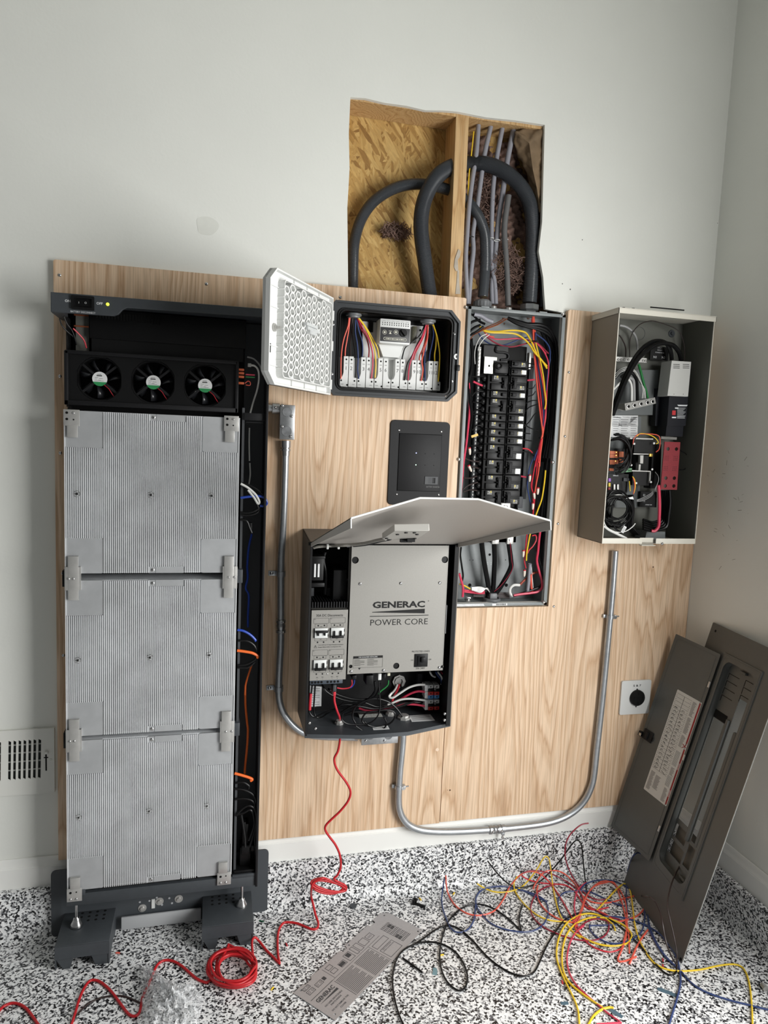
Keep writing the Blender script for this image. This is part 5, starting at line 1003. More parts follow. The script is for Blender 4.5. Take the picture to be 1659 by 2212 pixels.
q = at('L',965,395,-.027); b = MB(); b.lathe((q.x,-.027,q.z),(0,-1,0),[(0,.0225),(.008,.0225),(.008,.017),(.012,.016),(.012,.0125),(.004,.012)],8); tag(b.build('conduit_bushing',nickel_m),'hexagonal metal conduit bushing on the back wall of the inverter','bushing')
for x,y,lab,r in ((1015,740,'metal conduit locknut on the inverter bottom plate, right one under the loop',.021),(405,790,'metal locknut where the red cord passes through the inverter bottom',.014),(890,705,'metal locknut behind the black loops on the inverter bottom plate',.017)):
    q = at('L',x,y+8,ZA+.003,2); b = MB(); b.lathe((q.x,q.y,ZA+.002),(0,0,1),[(0,r),(.006,r),(.0061,r*.75),(.012,r*.7),(.012,r*.5)],8); o = tag(b.build('locknut',nickel_m),lab,'locknut')
def on_plate(name,lab,pts,m_,rows=6):
    P = [at('L',x,y,ZA+.0026,2) for x,y in pts]; b = MB(); b.add(P+[p+Vector((0,0,.0004)) for p in P],[(0,1,2,3),(4,5,6,7),(0,1,5,4),(1,2,6,5),(2,3,7,6),(3,0,4,7)]); t = thing(name,lab,'label',(P[0]+P[2])/2); b.build('sheet',m_,t)
    b = MB()
    for i in range(rows):
        f0_ = (i+.8)/(rows+1); f1_ = f0_+.35/(rows+1); A_ = P[0].lerp(P[3],f0_).lerp(P[1].lerp(P[2],f0_),.06); B_ = P[0].lerp(P[3],f0_).lerp(P[1].lerp(P[2],f0_),.9); C_ = P[0].lerp(P[3],f1_).lerp(P[1].lerp(P[2],f1_),.9); D_ = P[0].lerp(P[3],f1_).lerp(P[1].lerp(P[2],f1_),.06); u_ = Vector((0,0,.0008)); b.add([A_+u_,B_+u_,C_+u_,D_+u_],[(0,1,2,3)])
    b.build('print',greyt_m,t)
on_plate('paper_label','white paper label on the inverter bottom plate below the terminal stack',[(1058,725),(1265,712),(1308,770),(1090,782)],whitep_m)
on_plate('paper_label','white paper label under the coiled black cable on the inverter bottom plate',[(720,840),(860,815),(880,852),(728,860)],whitep_m,3)
b = MB(); P = [at('L',x,y,-.030) for x,y in ((128,440),(240,452),(236,635),(128,640))]; t = thing('instruction_sheet','white instruction sheet on the back wall at the lower left of the inverter','label',P[0]); b.add(P+[p+Vector((0,.001,0)) for p in P],[(0,1,2,3),(7,6,5,4),(0,1,5,4),(1,2,6,5),(2,3,7,6),(3,0,4,7)]); b.build('sheet',whitep_m,t)
b = MB(); x0,x1 = P[0].x,P[1].x; z1,z0 = P[0].z,P[3].z
for i in range(9): flat(b,x0+.006,x1-.006-(.01 if i%3==2 else 0),z1-.012-.0075*i,z1-.0105-.0075*i,-.0306)
b.build('print',greyt_m,t)
b = MB(); P = [at('L',x,y,-.10) for x,y in ((590,715),(800,705),(840,775),(610,790))]; b.add(P+[p+Vector((0,.03,-.004)) for p in P],[(0,1,2,3),(7,6,5,4),(0,1,5,4),(1,2,6,5),(2,3,7,6),(3,0,4,7)]); tag(b.build('foam_pad',mat('grey foam', S(120,120,116), .9, var=.4, vs=250)),'grey foam pad behind the coiled black cable in the inverter','foam')
for k,x,y,w_,h_,m_,nm,lab in (('L',785,355,.010,.020,white_m,'network_plug','white network plug under the silver plate'),('L',830,350,.008,.014,black_m,'cable_plug','small black plug right of the white network plug'),('L',870,332,.009,.009,mat('ivory connector', S(214,212,190), .5),'cable_plug','ivory connector under the silver plate'),('L',690,385,.022,.03,black_m,'cable_plug','pair of black plugs under the silver plate'),('L',545,360,.013,.012,black_m,'cable_plug','black plug under the left part of the silver plate'),('L',360,465,.010,.022,MATS['gutter grey'],'cable_plug','grey plug of the red cord under the disconnect terminals'),('L',360,510,.008,.016,wc['red'],'red_plug','red plug end of the cord inside the inverter')):
    q = at(k,x,y,-.14); b = MB(); b.bbox(q.x-w_/2,q.x+w_/2,-.145,-.10,q.z-h_/2,q.z+h_/2,.001); o = tag(b.build(nm,m_),lab,'plug')
# ================================================================== transfer switch
ats = thing('transfer_switch', 'open beige grey transfer switch box full of wiring in the right corner', 'transfer switch', (1.85,-.1,1.24))
AX,BX,AZ,BZ,YF = 1.670,2.020,1.238,1.986,-.178
b = MB()
for x in (AX,BX-.0016): b.box(x,x+.0016,YF,-.0195,AZ,BZ)
b.box(AX,BX,-.0215,-.0195,AZ,BZ); b.box(AX,BX,YF,-.0195,AZ,AZ+.0016); b.build('shell', beige_m, ats)
b = MB(); b.box(AX+.0017,BX-.0017,-.0225,-.0216,AZ+.002,BZ-.001); b.box(BX-.0028,BX-.0017,YF+.001,-.0225,AZ+.002,BZ-.001); b.box(AX+.0017,AX+.0028,YF+.001,-.0225,AZ+.002,BZ-.001); b.build('inner_faces', mat('shaded inside grey', S(92,93,86), .55), ats)  # thin inner skin added, the shade inside the box put into its grey
b = MB(); b.box(AX-.003,BX+.004,YF-.004,-.0195,BZ-.0005,BZ+.0015); b.box(AX-.003,BX+.004,YF-.004,YF-.0024,BZ-.016,BZ); b.box(AX-.003,AX-.0014,YF-.004,-.0195,BZ-.016,BZ); b.box(BX+.0024,BX+.004,YF-.004,-.0195,BZ-.016,BZ); b.build('top_cap', mat('transfer switch lit rim', S(206,202,190), .5), ats)  # light on the top and front edges put into a paler paint
b = MB(); b.box(AX-.0004,AX+.0022,YF-.0012,YF+.0005,AZ,BZ-.016); b.box(BX-.002,BX+.0003,YF-.0012,YF+.0005,AZ,BZ-.016); b.build('front_edge', MATS['transfer switch lit rim'], ats)
b = MB(); xl0 = at('J',785,1390,YF).x; xl1 = at('J',935,1390,YF).x; b.bbox(AX,xl0,YF-.001,YF+.001,AZ,AZ+.018,.0006); b.bbox(xl1,BX,YF-.001,YF+.001,AZ,AZ+.018,.0006); b.box(xl0,xl1,YF+.012,YF+.014,AZ-.006,AZ+.018); b.box(xl0,xl1,YF-.001,YF+.014,AZ-.007,AZ-.005); b.build('bottom_lip', MATS['transfer switch lit rim'], ats)
for x,y in ((1005,1380),): MB().screw(at('J',x,y,YF-.001),.005,.004).build('screw', chrome_m, ats)
for x,y in ((590,92),(695,98)): q = at('I',x,y,-.16); MB().cyl((q.x,-.16,BZ+.001),(q.x,-.16,BZ+.007),.005,10).build('rubber_stop', black_m, ats)
MB().cyl(at('I',880,118,-.15),at('I',1245,152,-.15),.0022,8).build('seal_strip', black_m, ats)
YB = -.0230
b = MB(); q = at('I',760,405,YB); b.prism(circ(q.x,q.z,.022,24),YB-.0005,YB,holes=[circ(q.x,q.z,.0212,24)]); q = at('I',1110,405,YB); b.lathe((q.x,YB,q.z),(0,-1,0),[(0,.013),(.002,.012),(.002,.006),(.006,.005),(.006,.001)],16); b.build('knockout', MATS['knockout grey'], ats)
def plate3(mb, pts): # pts: (k,x,y,depth)
    P = [at(*p) for p in pts]; n = len(P); mb.add(P, [tuple(range(n))]); return P
def slab(mb, k, pts, y, th):
    P = [at(k,x,yy,(y if not isinstance(y,(list,tuple)) else y[i])) for i,(x,yy) in enumerate(pts)]; n = len(P); mb.add(P+[p+Vector((0,th,0)) for p in P],[tuple(range(n)),tuple(range(2*n-1,n-1,-1))]+[(i,(i+1)%n,n+(i+1)%n,n+i) for i in range(n)]); return P
b = MB(); slab(b,'I',[(470,800),(970,800),(960,1080),(930,1290),(470,1290)],-.045,.02); slab(b,'J',[(400,0),(780,0),(760,990),(380,985)],-.045,.02); b.build('back_chassis', mat('chassis grey', S(92,96,96), .5), ats)
b = MB(); slab(b,'I',[(510,655),(840,672),(838,722),(512,705)],-.07,.012); nb_ = part(b.build('neutral_bar',nickel_m,ats), ats)
for x in (530,560,595,640,800,825): MB().screw(at('I',x,686+(x-510)*.05,-.07),.0042,.003).build('terminal_screw',nickel_m,nb_)
b = MB(); slab(b,'I',[(600,1165),(930,1098),(940,1165),(610,1243)],(-.125,-.095,-.095,-.125),.02); slab(b,'I',[(545,1170),(600,1165),(610,1243),(545,1225)],(-.10,-.125,-.125,-.10),.02); lb_ = part(b.build('lug_bar',nickel_m,ats), ats)
for x,y,d in ((641,1197,-.1255),(706,1184,-.1195),(778,1168,-.113),(848,1154,-.107),(904,1143,-.102)):
    q = at('I',x,y,d); b = MB(); b.lathe(q+Vector((0,.001,0)),(0,-1,0),[(0,.0072),(.0025,.0072),(.0028,.0058),(.001,.0045),(.0008,.0002)],16); b.build('set_screw',nickel_m,lb_); MB().prism(circ(q.x,q.z,.0042,12),q.y-.0012,q.y-.0002).build('socket',MATS['slot black'],lb_)
def aw(k, col, lab, pts, ys, r, nm=None, grp='wires in the transfer switch'): wire((nm or col)+'_wire', lab, path(k,pts,ys), r, wc[col], group=grp)
aw('I','black','thick black cable arching from lower left to the cover box, outer one',[(470,1290),(520,1150),(580,990),(650,840),(740,690),(830,600),(930,530),(1030,510),(1120,530),(1180,590),(1205,650),(1212,700)],(-.15,-.09),.0072)
aw('I','black','thick black cable arching to the cover box, inner one behind',[(470,1230),(540,1030),(600,880),(690,700),(790,570),(890,500),(980,485),(1060,520),(1100,600),(1112,690)],(-.135,-.08),.0072)
aw('I','brown','bare copper wire arching over the top of the transfer switch',[(655,665),(655,500),(690,390),(760,310),(840,275),(920,270),(1040,305),(1150,350),(1215,420),(1250,560),(1250,695)],(-.06,-.07),.0015,nm='copper')
aw('I','brown','second bare copper wire at the upper left of the transfer switch',[(540,420),(580,480),(610,560),(612,660)],(-.05,-.06),.0022,nm='copper')
aw('I','grey','frosted white sheathed cable curving at the upper left of the transfer switch',[(545,315),(610,330),(670,370),(715,430),(735,500),(738,580)],(-.05,-.06),.0038,nm='white')
aw('I','green','green ground wire running down to the lug bar',[(752,740),(775,820),(805,940),(835,1040),(850,1105)],(-.07,-.1),.0042)
for i in range(6): aw('I','white' if i%2==0 else 'black','striped wire of the fan curving over the grey cover to the lug bar',[(500,840+i*12),(560,790+i*8),(640,770+i*9),(720,820+i*7),(770,920+i*4),(800+i*4,1010),(790+i*9,1110)],(-.08,-.1),.0016,nm='white' if i%2==0 else 'black',grp='fanned wires over the lug bar')
aw('I','white','white cable dropping from the left behind the black arches to the lug bar',[(480,1010),(540,950),(620,900),(660,930),(675,1000),(675,1140)],(-.09,-.1),.004); aw('I','black','black cable next to the white one above the lug bar',[(560,880),(640,830),(700,850),(730,920),(735,1000),(740,1130)],(-.085,-.1),.0055); aw('I','grey','bare aluminium cable above the lug bar',[(640,880),(690,910),(700,1000),(700,1140)],(-.09,-.1),.0055)
b = MB(); slab(b,'I',[(888,545),(1082,552),(1072,695),(875,688)],-.05,.008); lab_ = part(b.build('utility_label',black_m,ats), ats)
for s_,x,y,h,w_ in (('UTILITY',985,560,.0038,.018),('SOURCE',982,585,.0038,.018),('CONNECTIONS',980,612,.0038,.034),('N1',930,660,.0078,None),('N2',1022,665,.0078,None)): q = at('I',x,y,-.0505); txt(MB(),s_,q.x,q.z,h,-.0506,w=w_).build('lettering',wink_m,lab_)
b = MB(); slab(b,'I',[(1112,700),(1322,712),(1288,1090),(1065,1080)],-.125,.055); cbx = part(b.build('lug_cover',mat('pale grey plastic', S(190,190,186), .5),ats), ats)
b = MB()
for i in range(3):
    for x0 in (1128,1232): slab(b,'I',[(x0,736+i*19),(x0+70,739+i*19),(x0+70,745+i*19),(x0,742+i*19)],-.1254,.0003)
for x in (1136,1237): q = at('I',x,1063,-.1254); b.prism(circ(q.x,q.z,.0012,8),-.1256,-.125)
b.build('vent_slot',ink_m,cbx)
b = MB(); slab(b,'I',[(1085,1085),(1290,1092),(1262,1408),(1060,1408)],-.11,.06); slab(b,'J',[(1065,0),(1250,0),(1228,218),(1045,210)],-.105,.05); slab(b,'I',[(950,1000),(1090,1000),(1060,1408),(930,1408)],-.06,.03); mbk = part(b.build('main_breaker',mat('navy black plastic', S(22,23,30), .45),ats), ats)
b = MB(); slab(b,'I',[(1172,1178),(1285,1180),(1272,1195),(1185,1193)],-.1115,.0005)
for i in range(7): slab(b,'I',[(1172,1212+i*14),(1262-(i%3)*12,1213+i*14),(1262-(i%3)*12,1217+i*14),(1172,1216+i*14)],-.1115,.0005)
slab(b,'I',[(1148,1207),(1185,1208),(1183,1222),(1147,1221)],-.1116,.0005); slab(b,'I',[(1115,1308),(1160,1309),(1158,1324),(1113,1323)],-.1116,.0005)
for i in range(2): slab(b,'I',[(1170,1305+i*14),(1255,1307+i*14),(1253,1311+i*14),(1169,1310+i*14)],-.1116,.0005)
b.build('label_print',wink_m,mbk); b = MB(); slab(b,'I',[(1118,1240),(1155,1241),(1152,1290),(1115,1289)],-.1116,.0005); b.build('red_mark',mat('label red', S(190,40,46), .5),mbk)
b = MB(); slab(b,'J',[(998,215),(1168,225),(1165,252),(995,242)],-.09,.02); tag(b.build('white_bracket',plate_m),'pale metal bracket above the red board in the transfer switch','bracket')
P4 = [at('J',x,y,-.135) for x,y in ((1035,272),(1205,278),(1168,795),(990,790))]
cs = [(1100-0,0)]; b = MB(); hl_ = []
for x,y in ((1071,350),(1163,352),(1047,667),(1140,668),(1041,752),(1134,753)): q = at('J',x,y,-.135); hl_.append(circ(q.x,q.z,.0062,14))
sm_ = []
for cx,cy in ((1056,450),(1152,454),(1047,562),(1142,565)):
    for i in range(3):
        for j in range(3): q = at('J',cx+(i-1)*17-(j-1)*2,cy+(j-1)*20,-.1353); sm_.append((q.x,q.z))
b.prism([(p.x,p.z) for p in P4],-.135,-.1315,holes=hl_); rb = part(b.build('red_board',mat('red fibre board', S(128,26,36), .6, var=.1, vs=200),ats), ats)
b = MB(); [b.prism(circ(x,z,.0016,8),-.1356,-.135) for x,z in sm_]; b.build('pin_hole',mat('dark red', S(96,18,28), .7),rb)
b = MB(); slab(b,'J',[(708,250),(905,258),(900,400),(700,395)],-.10,.05); slab(b,'J',[(690,600),(870,604),(862,750),(680,745)],-.10,.05); slab(b,'J',[(905,300),(1000,300),(985,780),(880,780)],-.09,.04); slab(b,'J',[(720,420),(900,425),(880,590),(720,580)],-.075,.03); cn = part(b.build('contactor',black_m,ats), ats)
for P_,y_,t_ in (([(660,228),(910,238),(910,250),(660,242)],-.115,.05),([(695,400),(900,404),(900,413),(695,410)],-.115,.05),([(680,582),(882,590),(882,600),(680,594)],-.115,.05),([(874,596),(884,598),(878,720),(868,720)],-.112,.01),([(770,420),(805,420),(800,510),(768,508)],-.098,.01),([(755,520),(775,520),(770,585),(750,585)],-.098,.01)):
    b = MB(); slab(b,'J',P_,y_,t_); b.build('bracket',nickel_m,cn)
b = MB(); q = at('J',885,418,-.117); b.bbox(q.x-.006,q.x+.006,-.119,-.112,q.z-.005,q.z+.005,.001); b.build('brass_lug',mat('brass', S(190,160,80), .35, metal=.8),cn)
for x,y in ((915,290),(700,295),(722,722),(668,527),(882,710),(895,572)): 
    b = MB(); b.lathe(at('J',x,y,-.114),(0,-1,0),[(0,.0035),(.003,.0035),(.0035,.001)],10); b.build('connector',white_m,cn)
b = MB(); slab(b,'J',[(432,345),(660,350),(640,590),(420,585)],-.085,.03); fz = part(b.build('relay_block',black_m,ats), ats)
for x0,y0,x1,y1 in ((440,372,530,408),(440,410,530,448),(438,470,530,520),(540,378,590,440),(545,460,585,500),(435,560,480,590)):
    b = MB(); slab(b,'J',[(x0,y0),(x1,y0+3),(x1,y1),(x0,y1)],-.093,.01); c_ = b.build('relay',mat('relay orange', S(190,96,50), .45) if 'relay orange' not in MATS else MATS['relay orange'],fz)
for x,y in ((510,387),(508,420),(501,483)): q = at('J',x,y,-.0935); MB().prism(circ(q.x,q.z,.0016,10),-.0942,-.093).build('indicator_light',mat('warm lamp', S(255,220,120), .3, emit=(S(255,214,110),2)) if 'warm lamp' not in MATS else MATS['warm lamp'],fz)
b = MB(); slab(b,'J',[(568,572),(680,558),(676,600),(562,608)],-.095,.02); tag(b.build('green_connector',mat('green terminal', S(110,160,120), .5)),'pale green terminal connector in the transfer switch','connector')
b = MB(); slab(b,'J',[(405,615),(645,625),(625,830),(395,825)],-.085,.02); cb_ = part(b.build('control_board',black_m,ats), ats)
b = MB(); q = at('J',503,640,-.0855); txt(b,'GENERAC',q.x,q.z,.0035,-.0856,w=.02,bold=.02); b.build('lettering',wink_m,cb_)
for x0,y0,x1,y1,c_ in ((425,670,450,705,(150,90,190)),(425,720,447,760,(220,190,60)),(424,770,445,795,(170,60,60))):
    b = MB(); slab(b,'J',[(x0,y0),(x1,y0),(x1,y1),(x0,y1)],-.092,.008); b.build('fuse',mat('fuse %d'%y0, S(*c_), .4),cb_)
for x in (490,528): b = MB(); slab(b,'J',[(x-9,735),(x+9,735),(x+9,795),(x-9,795)],-.092,.008); b.build('fuse_clip',nickel_m,cb_)
b = MB(); slab(b,'J',[(590,665),(650,672),(645,705),(588,700)],-.092,.01); slab(b,'J',[(630,700),(648,702),(640,820),(622,818)],-.09,.01); b.build('header_pins',MATS['gutter grey'],cb_)
b = MB(); slab(b,'I',[(468,1293),(745,1296),(745,1408),(455,1408)],-.0505,.004); slab(b,'J',[(452,0),(745,0),(738,230),(440,220)],-.0505,.004); sl_ = part(b.build('rating_label',whitep_m,ats), ats)
b = MB(); q0 = at('I',470,1312,-.051); q1 = at('I',565,1312,-.051); txt(b,'GENERAC',(q0.x+q1.x)/2,q0.z,.0042,-.0512,w=q1.x-q0.x,bold=.02); q0 = at('I',575,1310,-.051); q1 = at('I',730,1312,-.051); txt(b,'TRANSFER SWITCH',(q0.x+q1.x)/2,q0.z,.0028,-.0512,w=q1.x-q0.x)
for i in range(8):
    for x0,x1 in ((475,540),(560,640),(665,735)): slab(b,'I',[(x0,1338+i*24),(x1-(i%3)*8,1339+i*24),(x1-(i%3)*8,1343+i*24),(x0,1342+i*24)],-.0512,.0003)
b.build('print',MATS['label dark'],sl_)
b = MB(); slab(b,'J',[(775,812),(950,818),(945,985),(765,980)],-.06,.01); el = part(b.build('connection_label',black_m,ats), ats)
for s_,x,y,h,w_ in (('E1',812,852,.0065,None),('T1',806,917,.0065,None),('CONNECTIONS',860,957,.0035,.026)): q = at('J',x,y,-.061); txt(MB(),s_,q.x,q.z,h,-.0612,w=w_).build('lettering',wink_m,el)
rr = random.Random(11)
for i in range(8):
    cx,cy,rx,ry = 540+rr.uniform(-30,20),390+rr.uniform(-30,40),120+rr.uniform(-25,25),170+rr.uniform(-45,45); a0 = rr.uniform(-2.4,-1.7)
    aw('J','black','black wire coiling in front of the orange relays of the transfer switch',[(cx+rx*math.cos(a0+.6*k),cy+ry*math.sin(a0+.6*k)) for k in range(7)],-.11-.006*i,.0027,grp='coiled black wires by the orange relays')
for i in range(13):
    cx,cy,rx,ry = 520+rr.uniform(-40,60),1030+rr.uniform(-50,50),140+rr.uniform(-40,30),150+rr.uniform(-50,60); a0 = rr.uniform(0,6)
    aw('J','black','black wire coiled at the bottom left of the transfer switch',[(max(385,cx+rx*math.cos(a0+.6*k)),min(1290,cy+ry*math.sin(a0+.6*k))) for k in range(9)],-.10-.006*i,.0032,grp='black wires coiled at the bottom left of the transfer switch')
for i in range(5): aw('J','black','thick black cable bending down at the bottom middle of the transfer switch',[(1000+i*22,800),(1015+i*20,920),(1010+i*18,1050),(985+i*16,1120+i*20),(900,1150+i*22),(800,1120+i*24)],-.09-.008*i,.0052,grp='thick black cables at the bottom of the transfer switch')
for i in range(4): aw('J','black','black cable bundle hanging left of the E1 label',[(640+i*14,850),(650+i*14,950),(640+i*18,1050),(620+i*20,1180),(700+i*20,1280)],-.11-.006*i,.0042,grp='black bundle beside the E1 label')
aw('J','pink','rose red cable running down below the red board',[(968,745),(975,850),(978,980),(975,1100),(968,1190),(930,1240),(890,1240)],(-.15,-.13),.0052,nm='red')
aw('J','white','white cable lying along the bottom left of the transfer switch',[(372,1185),(430,1230),(500,1265),(570,1300),(620,1325)],(-.15,-.16),.0046); aw('J','white','thin white wire arcing through the bottom left coils',[(370,1120),(390,1180),(440,1230),(520,1255),(610,1245),(680,1200),(715,1160)],-.155,.0017)
aw('J','white','white wire arc at the left above the bottom coils',[(392,935),(430,890),(490,855),(560,850),(620,875)],-.14,.0015)
for i,(c_,pts) in enumerate((('yellow',[(730,215),(770,185),(860,195),(930,230),(965,280),(940,295)]),('orange',[(690,300),(700,240),(740,195),(800,188),(900,190),(970,210),(985,270),(975,350),(940,385)]),('brown',[(668,530),(670,420),(690,300),(715,240),(760,200)]),('yellow',[(685,650),(710,690),(715,760),(700,830)]),('orange',[(690,660),(705,710),(708,770),(695,840)]),('yellow',[(650,700),(655,760),(660,810)]))):
    aw('J',c_,('%s signal wire of the harness around the contactor, %s'%({'yellow':'yellow','orange':'orange','brown':'brown'}[c_],('over the top coil','looping right of the top coil','rising at its left','hanging by the lower coil','beside the lower yellow one','short one by the header pins')[i])),pts,-.12,.0016)
for i in range(3): aw('J','grey','thin grey wire sagging from the lower contactor',[(930,600),(965,650),(960,720),(900,820+i*15),(800,880+i*15),(730,905+i*8)],-.125,.0011,grp='thin grey wires below the contactor')
aw('J','black','thin black wire bowing out right of the red board',[(1205,368),(1270,410),(1308,480),(1290,540),(1240,575),(1195,580)],-.10,.0017)
q = at('J',590,1225,-.165); b = MB(); M_ = Matrix.Translation(q)@Matrix.Rotation(math.radians(-62),4,'Y'); b.box(-.0115,.0115,-.0004,.0004,-.0055,.0055,M_); t_ = b.build('wire_flag',whitep_m); tag(t_,'white printed flag on a black wire at the bottom of the transfer switch','tag')
b = MB(); [b.box(-.0095,.008,-.0008,-.0004,-.0035+.0022*i,-.0028+.0022*i,M_) for i in range(4)]; sub(b,'print',greyt_m,t_)
b = MB(); slab(b,'J',[(640,880),(690,868),(700,900),(612,890)],-.15,.002); tag(b.build('wire_flag',whitep_m),'small white flag on the wires above the bottom coils','tag')
b = MB(); slab(b,'J',[(840,1250),(1040,1250),(1040,1335),(820,1335)],-.10,.06); tag(b.build('hub_plate',panel_m),'grey plate at the bottom middle of the transfer switch','plate')
# ================================================================== rigid conduits and fittings
def emt(name, label, pts, r=.0112, mt=None):
    o = MB().tube(pts, r, 20, 6).build(name, mt or galv_m); return tag(o, label, 'conduit', 'metal conduits on the plywood')
def coupling(lab, c, d, r=.0155, L_=.044):
    c = Vector(c); d = Vector(d).normalized(); t = thing('conduit_coupling', lab, 'coupling', c)
    b = MB(); b.lathe(c-d*L_/2,d,[(0,r*.86),(.002,r),(.010,r),(.011,r*.84),(L_*.35,r*.84),(L_*.4,r*.95),(L_*.6,r*.95),(L_*.65,r*.84),(L_-.011,r*.84),(L_-.010,r),(L_-.002,r),(L_,r*.86)],20); b.build('sleeve', die_m, t)
    for s_ in (-1,1): MB().screw(c+d*s_*L_*.36+Vector((.35*r,-r*.95,0)),.004,.004).build('set_screw',chrome_m,t)
cl = path('M',[(205,440),(204,560),(200,700),(194,880),(187,1040),(181,1150),(173,1260),(169,1360),(168,1500),(168,1850),(166,2010)],-.034)+path('Z',[(603.5,1440),(602,1487),(604,1515),(612,1540),(628,1562),(648,1579),(672,1588),(705,1591.5),(740,1592.5),(772,1593.5)],-.036)
emt('metal_conduit','galvanised conduit running down the plywood beside the battery cabinet and curving under the inverter',cl)
coupling('ribbed coupling on the left galvanised conduit beside the inverter',at('M',168,1848,-.034),at('M',168,1800,-.034)-at('M',168,1900,-.034))
q = at('M',205,450,-.036); b = MB(); b.lathe(at('M',207,405,-.036),at('M',205,530,-.036)-at('M',207,405,-.036),[(0,.0155),(.020,.0155),(.021,.0125),(.024,.0125),(.025,.0155),(.030,.0155),(.031,.0128),(.045,.0128)],18); tag(b.build('conduit_connector',die_m),'zinc connector joining the left conduit to the fitting above it','connector')
lbx = thing('junction_fitting', 'boxy zinc conduit elbow with two round covers left of the load control box', 'conduit fitting', at('M',217,250,-.04))
a0 = at('M',165,125,-.062); a1 = at('M',270,395,-.062); b = MB(); b.bbox(a0.x,a1.x,-.062,-.0195,a1.z,a0.z,.003); b.build('body',die_m,lbx)
b = MB(); b.bbox(a0.x-.001,a1.x+.001,-.066,-.061,a1.z-.001,a0.z+.001,.0015); 
b.build('cover',die_m,lbx)
for x,y,rr_ in ((217,180,.0145),(213,330,.0155)): q = at('M',x,y,-.0665); MB().lathe((q.x,-.066,q.z),(0,-1,0),[(0,rr_),(.0012,rr_*.96),(.0013,.0004)],24).build('round_disc',mat('worn zinc', S(120,122,124), .5, metal=.6, var=.25, vs=60) if 'worn zinc' not in MATS else MATS['worn zinc'],lbx)
for x,y in ((180,130),(252,212),(178,293),(245,372)): MB().screw(at('M',x,y,-.066),.0048,.003).build('screw',chrome_m,lbx)
q = at('M',130,153,-.04); b = MB(); b.lathe((a0.x-.034,-.042,q.z),(1,0,0),[(0,.012),(.011,.012),(.0115,.0165),(.033,.0165),(.035,.013)],18); b.build('side_hub',die_m,lbx)
MB().screw((a0.x-.012,-.058,q.z+.002),.0045,.004).build('screw',chrome_m,lbx)
lb2 = thing('junction_fitting', 'flat zinc junction fitting with two round covers under the inverter', 'conduit fitting', at('L',785,945,-.05))
a0 = at('L',620,905,-.07); a1 = at('L',955,985,-.07); b = MB(); b.bbox(a0.x,a1.x,-.066,-.0195,a1.z+.002,a0.z+.012,.002); b.build('body',die_m,lb2)
b = MB(); b.bbox(a0.x-.001,a1.x+.001,-.070,-.065,a1.z+.001,a0.z+.012,.001); b.build('cover',die_m,lb2)
for x,y in ((700,925),(870,925)): q = at('L',x,y,-.0705); MB().lathe((q.x,-.070,q.z+.004),(0,-1,0),[(0,.0135),(.001,.013),(.0011,.0004)],24).build('round_disc',MATS['worn zinc'],lb2)
for x,y in ((655,963),(832,962)): MB().screw(at('L',x,y,-.070),.0045,.003).build('screw',chrome_m,lb2)
q = at('L',585,938,-.05); b = MB(); b.lathe((q.x-.012,-.04,q.z+.006),(1,0,0),[(0,.012),(.004,.0145),(.028,.0145)],16); b.build('side_hub',die_m,lb2)
cr = path('Z',[(871,1583),(869,1615),(864.5,1660),(862,1700),(861,1728),(863,1748),(870,1766),(884,1782),(906,1792),(935,1796),(975,1796.5),(1030,1794),(1090,1789.5),(1150,1783),(1190,1776),(1222,1764),(1248,1746),(1266,1724),(1277,1700),(1283,1675),(1290,1610),(1302,1500),(1318,1330),(1324,1260),(1329,1190)],-.036)
emt('metal_conduit','galvanised conduit bending along the baseboard and up to the transfer switch',cr,.0115)
coupling('ribbed coupling on the galvanised conduit above the baseboard',at('Z',1068,1791.5,-.036),at('Z',1100,1789,-.036)-at('Z',1040,1793.5,-.036))
q = at('J',505,1420,-.036); b = MB(); b.lathe((q.x-.001,-.036,AZ),(0,0,-1),[(0,.019),(.004,.019),(.0045,.0145),(.018,.0145),(.019,.0125)],18); tag(b.build('conduit_connector',die_m),'zinc connector where the conduit enters the bottom of the transfer switch','connector')
def strap(lab, k, x, y, side, r=.0118, cy=-.034):
    q = at(k,x,y,cy); t = thing('conduit_strap', lab, 'strap', q, 'straps on the metal conduits')
    b = MB(); w_ = .008; n = 10; ring = [(math.cos(math.pi*i/n), -math.sin(math.pi*i/n)) for i in range(n+1)]
    o_ = [(q.x+(r+.0025)*c, cy+(r+.0025)*s_) for c,s_ in ring]; i_ = [(q.x+(r+.0008)*c, cy+(r+.0008)*s_) for c,s_ in ring]
    o_ = [(o_[0][0],-.0195)]+o_+[(o_[-1][0],-.0195)]; i_ = [(i_[0][0],-.0195)]+i_+[(i_[-1][0],-.0195)]; m_ = len(o_)
    vs = [(x_,y_,q.z+dz) for dz in (-w_,w_) for l in (o_,i_) for x_,y_ in l]
    for a in range(m_-1): b.add([vs[a],vs[a+1],vs[2*m_+a+1],vs[2*m_+a]],[(0,1,2,3)]); b.add([vs[m_+a],vs[m_+a+1],vs[3*m_+a+1],vs[3*m_+a]],[(3,2,1,0)]); b.add([vs[a],vs[a+1],vs[m_+a+1],vs[m_+a]],[(0,1,2,3)]); b.add([vs[2*m_+a],vs[2*m_+a+1],vs[3*m_+a+1],vs[3*m_+a]],[(3,2,1,0)])
    x0 = q.x+side*(r+.001); x1 = q.x+side*(r+.026); b.bbox(min(x0,x1),max(x0,x1),-.0215,-.0193,q.z-w_,q.z+w_,.0008); b.build('band',galv_m,t)
    MB().screw((q.x+side*(r+.016),-.0215,q.z),.0055,.0035).build('screw',chrome_m,t)
strap('one-hole strap on the left conduit beside the top of the inverter','M',169,1442,-1)
strap('one-hole strap on the left conduit where it begins to curve','Z',602,1488,-1)
q = at('Z',1318,1332,-.036)
